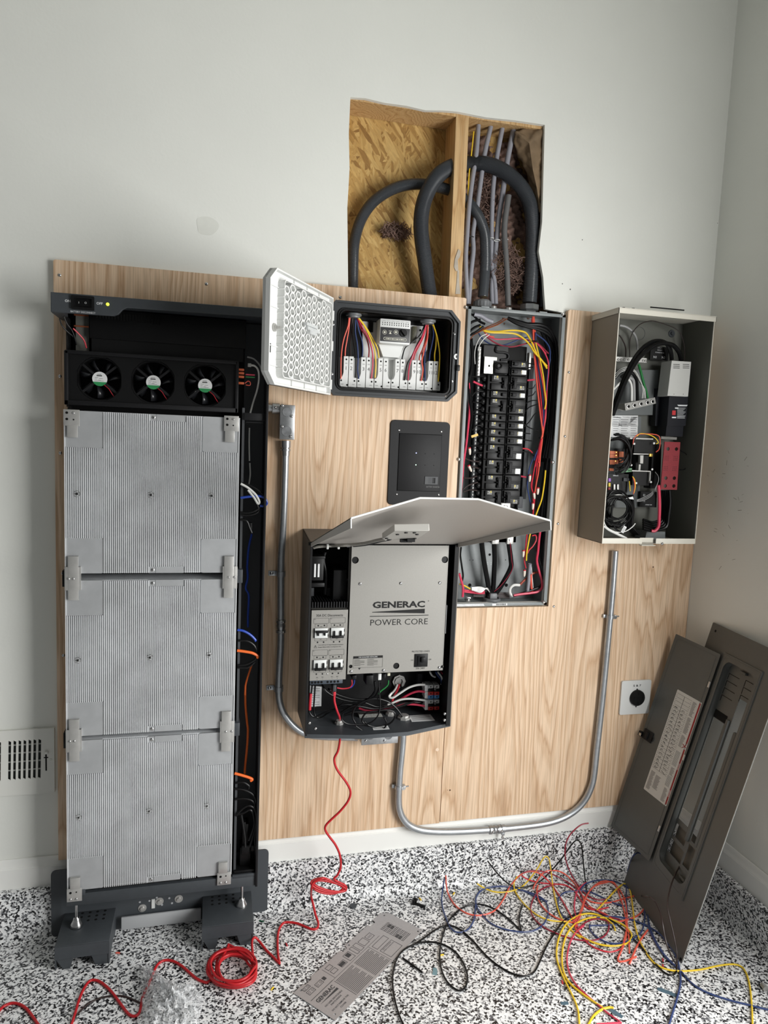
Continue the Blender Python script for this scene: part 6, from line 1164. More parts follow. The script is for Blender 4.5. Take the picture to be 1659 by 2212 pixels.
for lab,qq,hor in (('clamp hanger with a wing bolt on the conduit below the transfer switch',at('Z',1318,1332,-.036),True),('clamp hanger with a bolt on the conduit below the inverter',at('Z',861.5,1700,-.036),True),('clamp with a hanging bolt on the conduit at the baseboard coupling',at('Z',1086,1789.5,-.036),False)):
    t = thing('conduit_hanger', lab, 'clamp', qq); b = MB()
    if hor:
        b.cyl(qq-Vector((0,0,.006)),qq+Vector((0,0,.006)),.0138,20); b.bbox(qq.x+.012,qq.x+.022,-.045,-.028,qq.z-.006,qq.z+.006,.001); b.bbox(qq.x-.022,qq.x-.012,-.03,-.0195,qq.z-.006,qq.z+.006,.001); b.build('band',galv_m,t)
        b = MB(); b.cyl((qq.x+.014,-.037,qq.z-.001),(qq.x+.034,-.037,qq.z+.001),.0028,10); b.lathe((qq.x+.012,-.045,qq.z),(0,-1,0),[(0,.006),(.005,.006)],6); b.build('bolt',chrome_m,t)
    else:
        b.cyl(qq-Vector((.006,0,0)),qq+Vector((.006,0,0)),.0138,20); b.bbox(qq.x-.005,qq.x+.005,-.044,-.03,qq.z-.023,qq.z-.012,.001); b.build('band',galv_m,t)
        b = MB(); b.cyl((qq.x,-.037,qq.z-.036),(qq.x,-.037,qq.z-.01),.003,10); b.lathe((qq.x,-.037,qq.z-.036),(0,0,1),[(0,.004),(.003,.0045),(.006,.004)],8); b.build('bolt',chrome_m,t)
# ================================================================== outlet and vent
ol = thing('power_outlet','white outlet plate with a round black socket near the right corner','outlet',(1.947,-.02,.648))
b = MB(); b.prism(rrect(1.886,2.007,.585,.712,.006),-.027,-.019); b.build('wall_plate',white_m,ol,.002)
b = MB(); b.lathe((1.951,-.027,.648),(0,-1,0),[(0,.0295),(.007,.0295),(.009,.028),(.010,.0275),(.010,.0003)],36); rc = b.build('socket',black_m,ol)
b = MB(); b.box(1.948,1.953,-.0376,-.0368,.661,.671); b.box(1.932,1.936,-.0376,-.0368,.641,.655); b.box(1.966,1.970,-.0376,-.0368,.641,.655); b.prism(circ(1.951,.630,.0045,12),-.0376,-.0368); sub(b,'slot',MATS['slot black'],rc)
b = MB(); txt(b,'5 & 7',1.949,.693,.0075,-.0275,w=.032,bold=.02); b.build('lettering',ink_m,ol)
MB().screw((1.950,-.027,.679),.003,.001).build('screw',ink_m,ol); MB().screw((1.951,-.027,.614),.003,.001).build('screw',ink_m,ol)
vt = thing('wall_vent','white louvred air register low on the wall left of the battery cabinet','vent',(-.15,0,.445))
vm = mat('vent white', S(222,222,216), .45)
slots = []; x = -.052
while x > -.27:
    if not (-.158 < x < -.138): slots.append([(x-.0052,.497),(x+.0022,.493),(x+.0052,.612),(x-.0022,.616)])
    x -= .0136
b = MB(); b.prism([(-.29,.445),(-.011,.445),(-.011,.647),(-.29,.647)],-.009,-.006,holes=slots); b.prism([(-.29,.445),(-.011,.445),(-.011,.647),(-.29,.647)],-.006,-.0005,holes=[[(-.28,.455),(-.021,.455),(-.021,.637),(-.28,.637)]]); b.build('face',vm,vt)
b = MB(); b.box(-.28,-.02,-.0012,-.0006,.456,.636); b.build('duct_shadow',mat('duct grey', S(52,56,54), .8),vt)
b = MB(); 
for s_ in slots:
    cx = (s_[0][0]+s_[2][0])/2; 
for z in (.522,.548,.575,.60): b.box(-.275,-.045,-.0058,-.0042,z-.002,z+.002)
b.build('damper_blade',mat('damper grey', S(150,152,148), .5),vt)
b = MB(); q = at('C',113,470,-.0095); b.box(q.x-.002,q.x+.002,-.0095,-.0088,q.z-.03,q.z+.026); b.box(q.x-.006,q.x+.006,-.0096,-.0088,q.z+.010,q.z+.013); b.build('lever_slot',MATS['slot black'],vt); q = at('C',113,415,-.012); b = MB(); b.bbox(q.x-.003,q.x+.006,-.018,-.009,q.z-.004,q.z+.003,.001); b.build('lever',vm,vt)
MB().screw(at('C',142,460,-.009),.004,.002).build('screw',vm,vt)

# ================================================================== breaker panel cover leaning in the corner
BR = Vector((1.8405,-.5119,.0015)); bv = Vector((.1322,.9912,0)); uv = Vector((.2491,-.0332,.9679)); nv = bv.cross(uv).normalized(); uv = nv.cross(bv).normalized()
CM = Matrix(((-bv.x,nv.x,uv.x,BR.x),(-bv.y,nv.y,uv.y,BR.y),(-bv.z,nv.z,uv.z,BR.z),(0,0,0,1)))   # local x to the right, y into the plate, z up the plate
CI = CM.inverted()
def cov(k,x,y,off=0):
    ox,oy,s_ = CR[k]; d = ray(ox+s_*x, oy+s_*y); P0 = BR+nv*off; t = (P0-CP).dot(nv)/d.dot(nv); return CI @ (CP+d*t)
pc = thing('panel_cover','grey breaker panel cover with its door hanging open, leaning against the right wall','panel cover',BR)
opn = rrect(-.259,-.098,.183,.893,.030,6)
b = MB(); b.prism(rrect(-.390,0,0,.99,.004),-.0015,.0,CM,holes=[opn]); b.prism(rrect(-.277,-.080,.150,.915,.004),-.005,-.0014,CM,holes=[opn]); b.prism(rrect(-.272,-.085,.155,.91,.004),-.0058,-.005,CM,holes=[rrect(-.268,-.089,.159,.906,.02)])
b.prism(rrect(-.262,-.095,.180,.896,.031,6),-.004,.020,CM,holes=[opn])
b.build('cover_plate',pcov_m,pc)
b = MB(); Ls = [[(-.254,.335),(-.196,.335),(-.196,.70),(-.254,.70)],[(-.166,.310),(-.112,.310),(-.112,.80),(-.166,.80)],[(-.254,.275),(-.185,.275),(-.185,.318),(-.254,.318)],[(-.256,.218),(-.175,.218),(-.175,.262),(-.256,.262)],[(-.166,.225),(-.112,.225),(-.112,.298),(-.166,.298)]]
b.prism(opn,.018,.020,CM,holes=Ls); b.bbox(-.183,-.172,.010,.019,.30,.72,.001,CM); b.bbox(-.132,-.116,.008,.019,.31,.70,.004,CM); b.build('dead_front',pcov_m,pc)
b = MB()
for z in (.855,.83,.805,.78): b.box(-.250,-.196,.0172,.0182,z-.0008,z+.0008,CM); b.box(-.2505,-.249,.0172,.0182,z-.02,z,CM)
for z in (.862,.838,.812): b.box(-.166,-.112,.0172,.0182,z-.0008,z+.0008,CM); b.box(-.1665,-.165,.0172,.0182,z-.022,z,CM)
b.box(-.256,-.19,.0172,.0182,.702,.728,CM)
b.build('knockout_line',MATS['slot black'],pc)
b = MB(); b.bbox(-.195,-.165,.008,.019,.876,.884,.002,CM); b.build('catch',pcov_m,pc); b = MB(); b.bbox(-.150,-.118,.008,.019,.188,.198,.002,CM); b.build('catch',pcov_m,pc); b = MB(); b.box(-.262,-.100,.034,.0355,.20,.325,CM); b.build('backing_strip',mat('drab backing', S(96,92,84), .7),pc)
b = MB()
for q in (cov('N',737,120),cov('N',530,2080)): b.prism(circ(q.x,q.z,.0045,12),-.0022,-.0012,CM)
b.build('screw_hole',MATS['slot black'],pc)
b = MB(); b.box(-.0015,.0005,-.0018,.0006,.004,.986,CM); b.build('bare_edge',mat('worn edge', S(150,152,150), .4, metal=.4),pc)
# hinged door folded right back
DA = math.radians(14); DX = Matrix.Translation((-.281,-.006,0))@Matrix.Rotation(DA,4,'Z')@Matrix.Translation((.281,.006,0))
DMX = CM@DX; DI = DMX.inverted(); dn_ = (DMX.to_3x3()@Vector((0,1,0))).normalized(); DP = DMX@Vector((-.281,-.008,0))
def cdoor(k,x,y,off=0):
    ox,oy,s_ = CR[k]; d = ray(ox+s_*x, oy+s_*y); P0 = DP+dn_*off; t = (P0-CP).dot(dn_)/d.dot(dn_); return DI @ (CP+d*t)
dl = [cdoor('Z',x,y) for x,y in ((1417,1864),(1566,1413),(1456,1371),(1323,1794))]
z0 = (dl[0].z+dl[3].z)/2; z1 = (dl[1].z+dl[2].z)/2; x0 = (dl[2].x+dl[3].x)/2
b = MB(); b.prism(rrect(x0,-.283,z0,z1,.004),-.012,-.0105,DMX); b.prism(rrect(x0+.006,-.289,z0+.006,z1-.006,.006),-.0105,-.0035,DMX,holes=[rrect(x0+.009,-.292,z0+.009,z1-.009,.006)]); b.prism(rrect(x0+.012,-.295,z0+.012,z1-.012,.006),-.013,-.0119,DMX,holes=[rrect(x0+.014,-.297,z0+.014,z1-.014,.006)])
dpart = b.build('door',pcov_m,pc)
b = MB()
for k,x,y in (('Z',1541,1483),('Z',1487.5,1642),('Z',1436.6,1799)): q = cdoor(k,x,y); b.bbox(-.290,-.283,-.015,-.010,q.z-.010,q.z+.010,.001,DMX)
sub(b,'hinge_tab',nickel_m,dpart)
b = MB(); q = cdoor('N',335,745); b.bbox(q.x-.02,q.x+.025,-.017,-.012,q.z-.018,q.z+.02,.002,DMX); b.bbox(q.x-.006,q.x+.008,-.022,-.016,q.z-.014,q.z+.014,.002,DMX); q2 = cdoor('N',305,735); b.bbox(q2.x-.012,q2.x+.002,-.022,-.012,q2.z-.01,q2.z+.008,.001,DMX); lt_ = sub(b,'latch',blacks_m,dpart)
b = MB(); q = cdoor('N',304,738); b.bbox(q.x-.007,q.x+.004,-.0235,-.0215,q.z-.006,q.z+.004,.001,DMX); sub(b,'latch_spring',chrome_m,dpart)
b = MB(); q = cdoor('N',367,768); b.box(q.x-.003,q.x+.003,-.0176,-.0168,q.z-.007,q.z+.007,DMX); sub(b,'latch_slot',MATS['slot black'],dpart)
# circuit directory sheet on the door
lb4 = [cdoor('N',x,y) for x,y in ((310,1072),(510,470),(655,543),(453,1163))]
lx0 = (lb4[0].x+lb4[1].x)/2; lx1 = (lb4[2].x+lb4[3].x)/2; lz0 = (lb4[0].z+lb4[3].z)/2; lz1 = (lb4[1].z+lb4[2].z)/2
b = MB(); b.prism(rrect(lx0,lx1,lz0,lz1,.003),-.0126,-.0119,DMX); sh = sub(b,'circuit_directory',mat('directory paper', S(200,200,196), .7),dpart)
LW = lx1-lx0; LH = lz1-lz0; yy = -.0130
def lu(u): return lx0+LW*u
def lv(v): return lz1-LH*v
b = MB()
for i in range(22):
    v = .03+i*.035; b.box(lu(.04),lu(.66),yy,yy+.0004,lv(v)-.0003,lv(v)+.0001,DMX)
b.box(lu(.345),lu(.355),yy,yy+.0004,lv(.77),lv(.03),DMX)
rr = random.Random(9)
for i in range(21):
    for c in (0,1):
        if i < 4 and c == 0 and i < 3: continue
        if i < 3: continue
        u = .10+c*.30+rr.uniform(0,.03); v = .052+i*.035; w_ = rr.uniform(.08,.19); pts = [DMX@Vector((lu(u+w_*t/7), yy, lv(v+rr.uniform(-.009,.009)))) for t in range(8)]; b.tube(pts,.0006,4,3)
    b.box(lu(.045),lu(.06),yy,yy+.0004,lv(.05+i*.035)-.001,lv(.05+i*.035)+.001,DMX); b.box(lu(.62),lu(.635),yy,yy+.0004,lv(.05+i*.035)-.001,lv(.05+i*.035)+.001,DMX)
b.build('directory_writing',MATS['label dark'],dpart)
b = MB()
for u0,u1,v0,v1 in ((.70,.86,.03,.16),(.70,.87,.18,.33),(.70,.86,.35,.46),(.72,.88,.66,.73),(.72,.88,.86,.98),(.06,.24,.80,.97),(.28,.5,.81,.93)):
    v = v0
    while v < v1: b.box(lu(u0),lu(u1-rr.uniform(0,.06)),yy,yy+.0004,lv(v+.004),lv(v),DMX); v += .0085
for i in range(6): b.box(lu(.70+.03*i),lu(.708+.03*i),yy,yy+.0004,lv(.64),lv(.50),DMX); b.box(lu(.70+.03*i),lu(.708+.03*i),yy,yy+.0004,lv(.84),lv(.74),DMX)
b.build('directory_print',greyt_m,dpart)
b = MB(); b.box(lu(.93),lu(.985),yy,yy+.0005,lv(.40),lv(.012),DMX); b.box(lu(.93),lu(.985),yy,yy+.0005,lv(.985),lv(.455),DMX)
b.tube([DMX@Vector((lu(.84),yy,lv(.42))),DMX@Vector((lu(.9),yy,lv(.425))),DMX@Vector((lu(.985),yy,lv(.435)))],.0012,5,3); b.tube([DMX@Vector((lu(.86),yy,lv(.45))),DMX@Vector((lu(.93),yy,lv(.43))),DMX@Vector((lu(.97),yy,lv(.405)))],.0012,5,3)
b.build('red_strip',mat('label dark red', S(150,30,34), .6),dpart)
TM = DMX@Matrix.Translation((lu(.957),yy-.0003,lv(.62)))@Matrix.Rotation(math.radians(-90),4,'Y')
b = MB(); txt(b,'DANGER',0,0,.0042,0,M=TM,bold=.01); TM2 = DMX@Matrix.Translation((lu(.957),yy-.0003,lv(.88)))@Matrix.Rotation(math.radians(-90),4,'Y'); txt(b,'DANGER',0,0,.0042,0,M=TM2,bold=.01); b.build('strip_lettering',whitep_m,dpart)

# ================================================================== things on the floor
FP = [at('O',x,y,.0,2) for x,y in ((380,1310),(960,710),(655,585),(95,1135))]
ex = (FP[1]-FP[0]); PLN = ex.length; ex.normalize(); ey = (FP[3]-FP[0]); ey = (ey-ex*ey.dot(ex)); PHT = ey.length; ey.normalize()
PM = Matrix(((ex.x,0,ey.x,FP[0].x),(ex.y,0,ey.y,FP[0].y),(0,-1,0,.0022),(0,0,0,1)))   # local x along, z across, y down into the floor
fpl = thing('access_plate','printed silver metal access plate lying on the speckled floor','plate',(FP[0]+FP[2])/2)
oth = [(0,0),(PLN,0),(PLN,PHT*.86),(PLN-.018,PHT),(PLN*.86,PHT),(PLN*.853,PHT*.93),(PLN*.80,PHT*.92),(PLN*.795,PHT),(PLN*.53,PHT),(PLN*.52,PHT*.93),(PLN*.475,PHT*.93),(PLN*.47,PHT*.99),(PLN*.17,PHT),(PLN*.155,PHT*.955),(PLN*.10,PHT*.955),(PLN*.09,PHT),(0,PHT)]
hl2 = [circ(PLN*a_,PHT*c_,.0032,10) for a_,c_ in ((.035,.09),(.97,.06),(.955,.90),(.55,.955),(.045,.93))]
b = MB(); b.prism(oth,-.0006,.0008,PM,holes=hl2); b.build('sheet',mat('pinkish brushed plate', S(172,169,170), .42, metal=.3, var=.04, vs=200),fpl)
pt = lambda u,v: (PLN*u, PHT*v)
b = MB(); Y_ = -.0009
txt(b,'GENERAC',PLN*.12,PHT*.52,.0135,Y_,w=PLN*.165,bold=.03,M=PM); b.prism([(PLN*.04,PHT*.43),(PLN*.205,PHT*.40),(PLN*.205,PHT*.45)],Y_,-.0006,PM)
for s_,v,w_ in (('NO USER SERVICEABLE',.33,.165),('PARTS INSIDE',.27,.10),('DO NOT REMOVE THIS',.17,.16),('COVER',.10,.055)): txt(b,s_,PLN*.125,PHT*v,.0052,Y_,w=PLN*w_,bold=.01,M=PM)
fl = lambda u0,u1,v0,v1: b.box(PLN*u0,PLN*u1,Y_,-.0006,PHT*v0,PHT*v1,PM)
for a_ in ((.235,.238,.05,.58),(.02,.76,.615,.62),(.02,.235,.62,.625),(.26,.262,.62,.95),(.62,.622,.03,.60)): fl(*a_)
for i in range(17):
    v = .055+i*.031
    fl(.245,.42-(.03 if i%5==4 else 0),v,v+.010); fl(.44,.61-(.02 if i%4==3 else 0),v,v+.010)
for u0,u1,v0,v1 in ((.28,.33,.70,.80),(.28,.33,.83,.93),(.36,.42,.68,.80),(.44,.50,.66,.86),(.52,.55,.66,.88),(.56,.60,.66,.88),(.61,.67,.68,.86),(.68,.74,.70,.84),(.05,.11,.72,.82),(.13,.19,.72,.82),(.05,.11,.85,.93),(.64,.78,.08,.36),(.64,.78,.42,.56)):
    for e_ in ((u0,u1,v0,v0+.008),(u0,u1,v1-.008,v1),(u0,u0+.003,v0,v1),(u1-.003,u1,v0,v1)): fl(*e_)
for u,v in ((.065,.77),(.095,.77),(.145,.77),(.175,.77),(.065,.89),(.095,.89),(.70,.77),(.72,.77)): b.prism(circ(PLN*u,PHT*v,.0035,12),Y_,-.0006,PM,holes=[circ(PLN*u,PHT*v,.0028,12)])
for i in range(8):
    for j in range(6):
        u0 = .82+.0165*j; v0 = .14+.075*i
        if (i,j) in ((1,0),(2,0),(1,1),(5,3),(6,3),(5,4),(6,4),(2,1)): fl(u0,u0+.0145,v0,v0+.066)
        else: fl(u0,u0+.0145,v0,v0+.008); fl(u0,u0+.002,v0,v0+.066); fl(u0+.003,u0+.011,v0+.03,v0+.042)
fl(.36,.41,.70,.78); fl(.455,.49,.74,.84); fl(.20,.225,.74,.82)
txt(b,'SEE CAUTION',PLN*.71,PHT*.33,.0038,Y_,w=PLN*.10,M=PM); txt(b,'WHEN CLOSING LID',PLN*.71,PHT*.285,.0038,Y_,w=PLN*.12,M=PM)
b.build('printing',MATS['label dark'],fpl)
# grey knockout disc, black clip, scraps
q = at('O',500,548,.0,2); b = MB(); b.lathe(q,(0,0,1),[(0,.0115),(.0035,.0115),(.004,.011)],24); b.box(q.x-.015,q.x-.009,q.y-.003,q.y+.002,0,.003); tag(b.build('knockout_disc',MATS['knockout grey']),'round grey metal knockout disc on the floor near the red cord','disc')
q = at('O',930,540,.0,2); ck = thing('cord_clip','small black plastic clip shaped like a hook on the floor','clip',q)
M_ = Matrix.Translation(q)@Matrix.Rotation(math.radians(-38),4,'Z'); b = MB(); b.bbox(-.016,.026,-.004,.004,0,.007,.0015,M_); b.bbox(-.019,-.010,-.008,.008,0,.016,.002,M_); b.bbox(-.019,-.006,.002,.010,.006,.018,.002,M_); b.build('body',black_m,ck)
def scrap(name,lab,k,x,y,l,w,a,m_,cat='scrap',grp=None):
    q = at(k,x,y,.0,2); M_ = Matrix.Translation(q)@Matrix.Rotation(a,4,'Z'); rr_ = random.Random(int(x*7+y)); n = 8; b = MB()
    top = [(-l/2+l*i/n, w/2*(1+rr_.uniform(-.25,.2))) for i in range(n+1)]; bot_ = [(-l/2+l*i/n, -w/2*(1+rr_.uniform(-.25,.2))) for i in range(n+1)]
    P = [M_@Vector((p[0],p[1],.001+.0015*abs(math.sin(i*.9)))) for i,p in enumerate(top)]+[M_@Vector((p[0],p[1],.001)) for p in bot_]
    m2 = n+1; b.add(P+[p-Vector((0,0,.0008)) for p in P],[(i,i+1,m2+i+1,m2+i) for i in range(n)]+[(2*m2+i+1,2*m2+i,3*m2+i,3*m2+i+1) for i in range(n)]+[(0,m2,3*m2,2*m2),(n,2*m2+n,3*m2+n,m2+n)]+[(i,2*m2+i,2*m2+i+1,i+1) for i in range(n)]+[(m2+i+1,3*m2+i+1,3*m2+i,m2+i) for i in range(n)])
    return tag(b.build(name,m_),lab,cat,grp)
tape_m = mat('blue grey tape', S(110,140,148), .5, var=.08, vs=90)
scrap('tape_scrap','rectangular blue grey tape scrap beside the black wire loop','O',1042,980,.026,.013,1.2,tape_m,'tape'); scrap('tape_scrap','torn blue grey tape strip by the long blue wire at right','Q',1015,1170,.055,.013,-.75,mat('dark blue grey tape', S(78,102,116), .5, var=.1, vs=90),'tape'); scrap('tape_scrap','small blue grey tape scrap left of the yellow wire at the front right','Q',355,1240,.022,.010,-.1,MATS['dark blue grey tape'],'tape'); scrap('tape_scrap','blue grey tape strip next to the yellow wire end at the bottom right','Q',680,1300,.042,.013,-1.0,MATS['dark blue grey tape'],'tape')
scrap('plastic_scrap','green plastic strip on the floor right of the cabinet stand','D',1465,545,.018,.004,-.5,mat('dark green', S(30,84,60), .5))
for k,x,y,c_,lab in (('O',945,498,'yellow','yellow insulation scrap beside the black clip'),('O',1168,462,'yellow','yellow insulation scrap near the left ends of the red and blue wires'),('O',1088,870,'yellow','yellow insulation scrap inside the black wire loop'),('D',1525,922,'yellow','yellow insulation scrap between the red coil and the access plate'),('O',58,800,'red','red insulation scrap right of the red cord fold'),('Q',340,1103,'red','red insulation scrap beside the front yellow wires'),('Q',985,960,'red','red insulation scrap left of the panel cover foot'),('Q',985,998,'red','short red insulation scrap nearest the yellow wire by the cover foot'),('D',660,722,'orange','orange plastic scrap against the left pedestal of the stand')):
    q = at(k,x,y,.002,2); r_ = random.Random(int(x)); d = Vector((r_.uniform(-1,1),r_.uniform(-1,1),0)).normalized()*.006; tag(MB().tube([q-d,q+Vector((0,0,.001)),q+d],.0022,8,3).build('insulation_scrap',wc[c_]),lab,'scrap')
q = at('Q',1645,1165,.0,2); b = MB(); b.lathe(q+Vector((0,0,.008)),(.2,.9,0),[(0,.008),(.014,.008),(.015,.006),(.02,.006)],10); b.lathe(q+Vector((.004,-.03,.008)),(.3,.9,0),[(0,.007),(.014,.007)],10); tag(b.build('metal_fitting',nickel_m),'small shiny metal fitting on the floor at the right edge','fitting')

# red cord from the inverter across the floor
cordP = path('Z',[(735,1575),(734,1600),(730,1622),(722,1640),(728,1662),(748,1690),(757,1710),(752,1730),(735,1752),(716,1770),(704,1783),(703,1794),(712,1808),(724,1824),(733,1843),(736,1862)],(-.13,-.12))
def fl3(pts, z=.004): return [at(k,x,y,(p[0] if p else z),2) for k,x,y,*p in pts]
cordP += [at('O',x,y,yv) for x,y,yv in ((415,295,-.12),(395,340,-.12),(375,368,-.12))]
rr = random.Random(5)
for (cx,cy,rx,ry,tilt) in ((338,408,118,42,.16),(342,412,110,30,.22),(330,415,100,46,.1)):
    for k in range(1,9):
        a = -1.1-2*math.pi*k/9*-1; x = rx*math.cos(a); y = ry*math.sin(a); cordP.append(at('O',cx+x*math.cos(tilt)-y*math.sin(tilt),cy+x*math.sin(tilt)+y*math.cos(tilt),-.125+.01*math.sin(k)))
cordP += [at('O',x,y,-.13) for x,y in ((300,360),(240,385),(224,430))]+fl3([('O',222,480,.06),('O',235,535,.04),('O',250,600,.02),('O',268,655,.006),('O',262,690),('O',230,698),('O',185,682),('O',130,660),('O',80,652),('O',40,656),('O',12,690),('O',0,740),('O',-2,800),('O',2,870),('O',10,915),('D',1562,778),('D',1530,745),('D',1490,705),('D',1450,655,.01),('D',1428,635,.02),('D',1412,652,.02),('D',1412,700,.02),('D',1420,760,.02)])
for k in range(84):
    a = .2+2*math.pi*k/12; t = k//12; rx = (132,112,126,96,138,106,120)[t]+6*math.sin(k*1.7); ry = (104,86,98,74,108,80,92)[t]+5*math.cos(k*1.3); cx = 1305+(0,14,-12,6,-4,18,-8)[t]+4*math.sin(k*.9); cy = 818-k*.25+(0,-10,8,4,-4,10,-8)[t]
    cordP.append(at('D',cx+rx*math.cos(a),cy+ry*math.sin(a),.004+.0052*t+.002*math.sin(k*.8),2))
cordP += fl3([('D',1290,680,.03),('D',1275,690,.03),('D',1240,760,.025),('D',1200,840,.01),('D',1165,884),('D',1130,880),('D',1090,858),('D',1050,822),('D',1010,790),('D',970,768),('D',930,762),('D',900,772),('D',876,795),('D',855,840),('D',830,900),('D',800,965),('D',785,1040),('D',770,1068),('D',745,1076),('D',715,1060),('D',680,1015),('D',640,960),('D',600,915),('D',560,884),('D',525,873),('D',495,885),('D',465,930),('D',440,990),('D',420,1060),('D',395,1130),('D',350,1200),('D',280,1210),('D',225,1140),('D',170,1062),('D',140,1028),('D',105,1008),('D',65,1003),('D',25,1018),('D',0,1040),('D',-40,1090),('D',-120,1180)])
for i in range(len(cordP)): 
    if cordP[i].z < .0036: cordP[i].z = .0036
tag(MB().tube(cordP,.0037,10,6).build('red_cable',wc['cord']),'long red cord hanging from the inverter and snaking coiled across the floor','cord')
wire('thin_cable','thin black cord on the floor passing behind the clear plastic bag',fl3([('D',395,1115,.003),('D',430,1070,.003),('D',490,1010,.003),('D',560,975,.003),('D',640,962,.003),('D',700,966,.003),('D',760,990,.003),('D',800,1010,.003)]),.0024,wc['brown'],cat='cord')

# loose wires on the right of the floor
def floorpath(k, pts):
    out = []
    for p_ in pts:
        x,y = p_[0],p_[1]
        if len(p_) > 2 and p_[2] is not None: q = at(k,x,y,p_[2])
        else:
            q = at(k,x,y,.004,2)
            if q.y > -.075: q = at(k,x,y,-.075)
        if q.z < .003: q.z = .003
        out.append(q)
    return out
def fw_(col,lab,k,pts,r=.0021,nm=None): wire((nm or col)+'_wire',lab,floorpath(k,pts),r,wc[col],group='loose wires on the floor')
def merge(col,lab,segs,r=.0021,nm=None):
    P = []
    for k,pts in segs: P += floorpath(k,pts)
    wire((nm or col)+'_wire',lab,P,r,wc[col],group='loose wires on the floor')
merge('orange','orange red wire from the tangle left curving low and over its middle',[('O',[(1115,342),(1118,400),(1130,460),(1170,530),(1230,580),(1300,605),(1370,602),(1430,580)]),('T',[(380,785),(430,710),(475,620),(530,550),(590,500),(660,483),(730,500),(790,545),(840,600)])],.0024,'red')
merge('blue','blue wire whose end stands beside the orange red one at the left of the tangle',[('O',[(1105,365),(1095,430),(1088,500),(1095,560),(1115,620),(1140,680),(1180,715),(1230,715),(1275,685),(1305,620),(1312,540),(1315,490),(1345,445),(1400,422)]),('T',[(420,612),(480,620),(560,640),(640,660),(720,690),(780,735),(805,800),(800,870),(760,940),(690,985),(600,1000),(500,990),(400,965),(310,920),(240,850),(200,790),(190,720),(215,660),(280,625),(380,610),(470,618),(600,650),(700,700),(800,740)])],.0024)
merge('black','black wire forming the big loop at the floor centre and running right',[('O',[(960,985),(900,940),(830,890)])],.0026)
merge('black','thin black wire making the wide left loop and going to the bottom edge',[('O',[(840,1345),(800,1250),(770,1130),(762,1020),(780,920),(820,850),(880,810),(960,785),(1040,785),(1110,805),(1180,850),(1230,920),(1258,1000),(1250,1070),(1215,1105),(1170,1090),(1120,1040),(1085,960),(1075,860),(1090,760),(1120,670),(1160,610),(1220,560),(1290,535),(1360,535),(1430,560),(1500,605),(1560,655),(1610,705)]),('T',[(575,985),(558,880),(585,770)])],.0026)
merge('black','long black wire rising from the access plate and dipping right to the yellow loops',[('O',[(905,800),(980,750),(1050,700),(1110,675),(1170,680),(1230,715),(1300,780),(1380,870),(1450,930),(1520,975),(1580,1000),(1630,1010)]),('Q',[(60,1065),(120,1060),(165,1030),(200,960),(240,870),(290,790),(350,710),(420,670),(490,655),(560,665),(620,690),(690,730),(750,780),(830,860),(900,940),(960,1010),(1010,1050),(1050,1055),(1075,1030)])],.0026)
fw_('black','black wire starting alone above the left of the tangle and looping up at the back','T',[(290,395),(340,460),(400,530),(470,590),(540,620),(620,615),(700,590),(760,550),(830,480),(900,400),(960,320,-.09),(1010,250,-.09),(1050,218,-.09),(1085,245,-.09),(1100,340,-.09),(1110,450),(1125,580),(1140,680)],.0024)
fw_('maroon','dark red wire whose end stands tall at the back against the baseboard','T',[(1150,72,-.09),(1090,85,-.09),(1030,130,-.09),(980,190,-.09),(955,260,-.09),(950,340,-.09),(970,430),(1010,520),(1060,600),(1110,660),(1160,700),(1230,725),(1310,720)],.0024)
fw_('maroon','dark red wire running flat over the top of the tangle','T',[(585,500),(650,478),(730,480),(820,500),(900,535),(980,580),(1050,630),(1090,680),(1110,730),(1160,780),(1240,830),(1330,870),(1420,895)],.0024)
fw_('maroon','dark red wire in a wide circle at the left of the tangle','T',[(860,600),(780,620),(710,670),(665,750),(660,830),(700,900),(770,960),(850,1000),(950,1040),(1050,1065),(1150,1075),(1240,1060),(1300,1020),(1325,960),(1310,910),(1250,890),(1180,895),(1110,930),(1050,990)],.0024)
merge('pink','rose red wire sweeping from the tangle to the bottom right with the yellow ones',[('T',[(1130,575),(1060,640),(1035,720),(1030,800),(1050,900),(1060,960)]),('Q',[(480,740),(430,780),(390,850),(370,950),(385,1040),(430,1120),(490,1180),(560,1240),(630,1300),(710,1355)])],.0024,'red')
merge('pink','short rose red wire end at the very bottom of the picture on the right',[('Q',[(560,1372),(620,1368),(720,1362)])],.0024,'red')
for i,pts in enumerate(([(680,630),(690,600),(760,500),(830,475),(920,490),(1000,550),(1070,640),(1110,740),(1080,860),(1040,960),(1060,1000)],[(1030,930),(1080,830),(1120,720),(1170,640),(1230,585),(1300,565),(1370,590),(1430,660),(1470,760),(1480,880),(1470,1000),(1430,1160)],[(1010,920),(1070,860),(1110,760),(1140,680),(1200,610),(1290,580),(1370,580),(1420,700),(1460,840),(1490,1000),(1500,1180)],[(1100,690),(1170,740),(1260,755),(1350,745),(1440,720),(1550,690)],[(720,600),(710,660),(730,740),(790,820),(860,870),(940,905),(1010,920)],[(1150,780),(1230,820),(1300,850),(1350,890),(1400,910),(1480,895),(1570,860),(1630,790),(1650,700),(1645,600),(1600,520),(1530,455)])):
    fw_('orange','orange red wire %s'%('arching over the left of the tangle','in the tall loop at the right of the tangle, outer one','in the tall loop at the right of the tangle, inner one','lying flat behind the tall loops','bowing down to the left of the tangle centre','circling out over the panel cover and ending in the air')[i],'T',pts,.0024,'red')
merge('orange','orange red wire bent sharply at the front of the tangle by the cover foot',[('Q',[(745,700),(752,780),(735,860),(710,920),(697,950),(705,970),(750,965),(815,940)])],.0026,'red')
merge('orange','short orange red wire end standing right of the sharp bend',[('Q',[(770,985),(790,940),(815,880),(850,820),(888,768)])],.0028,'red')
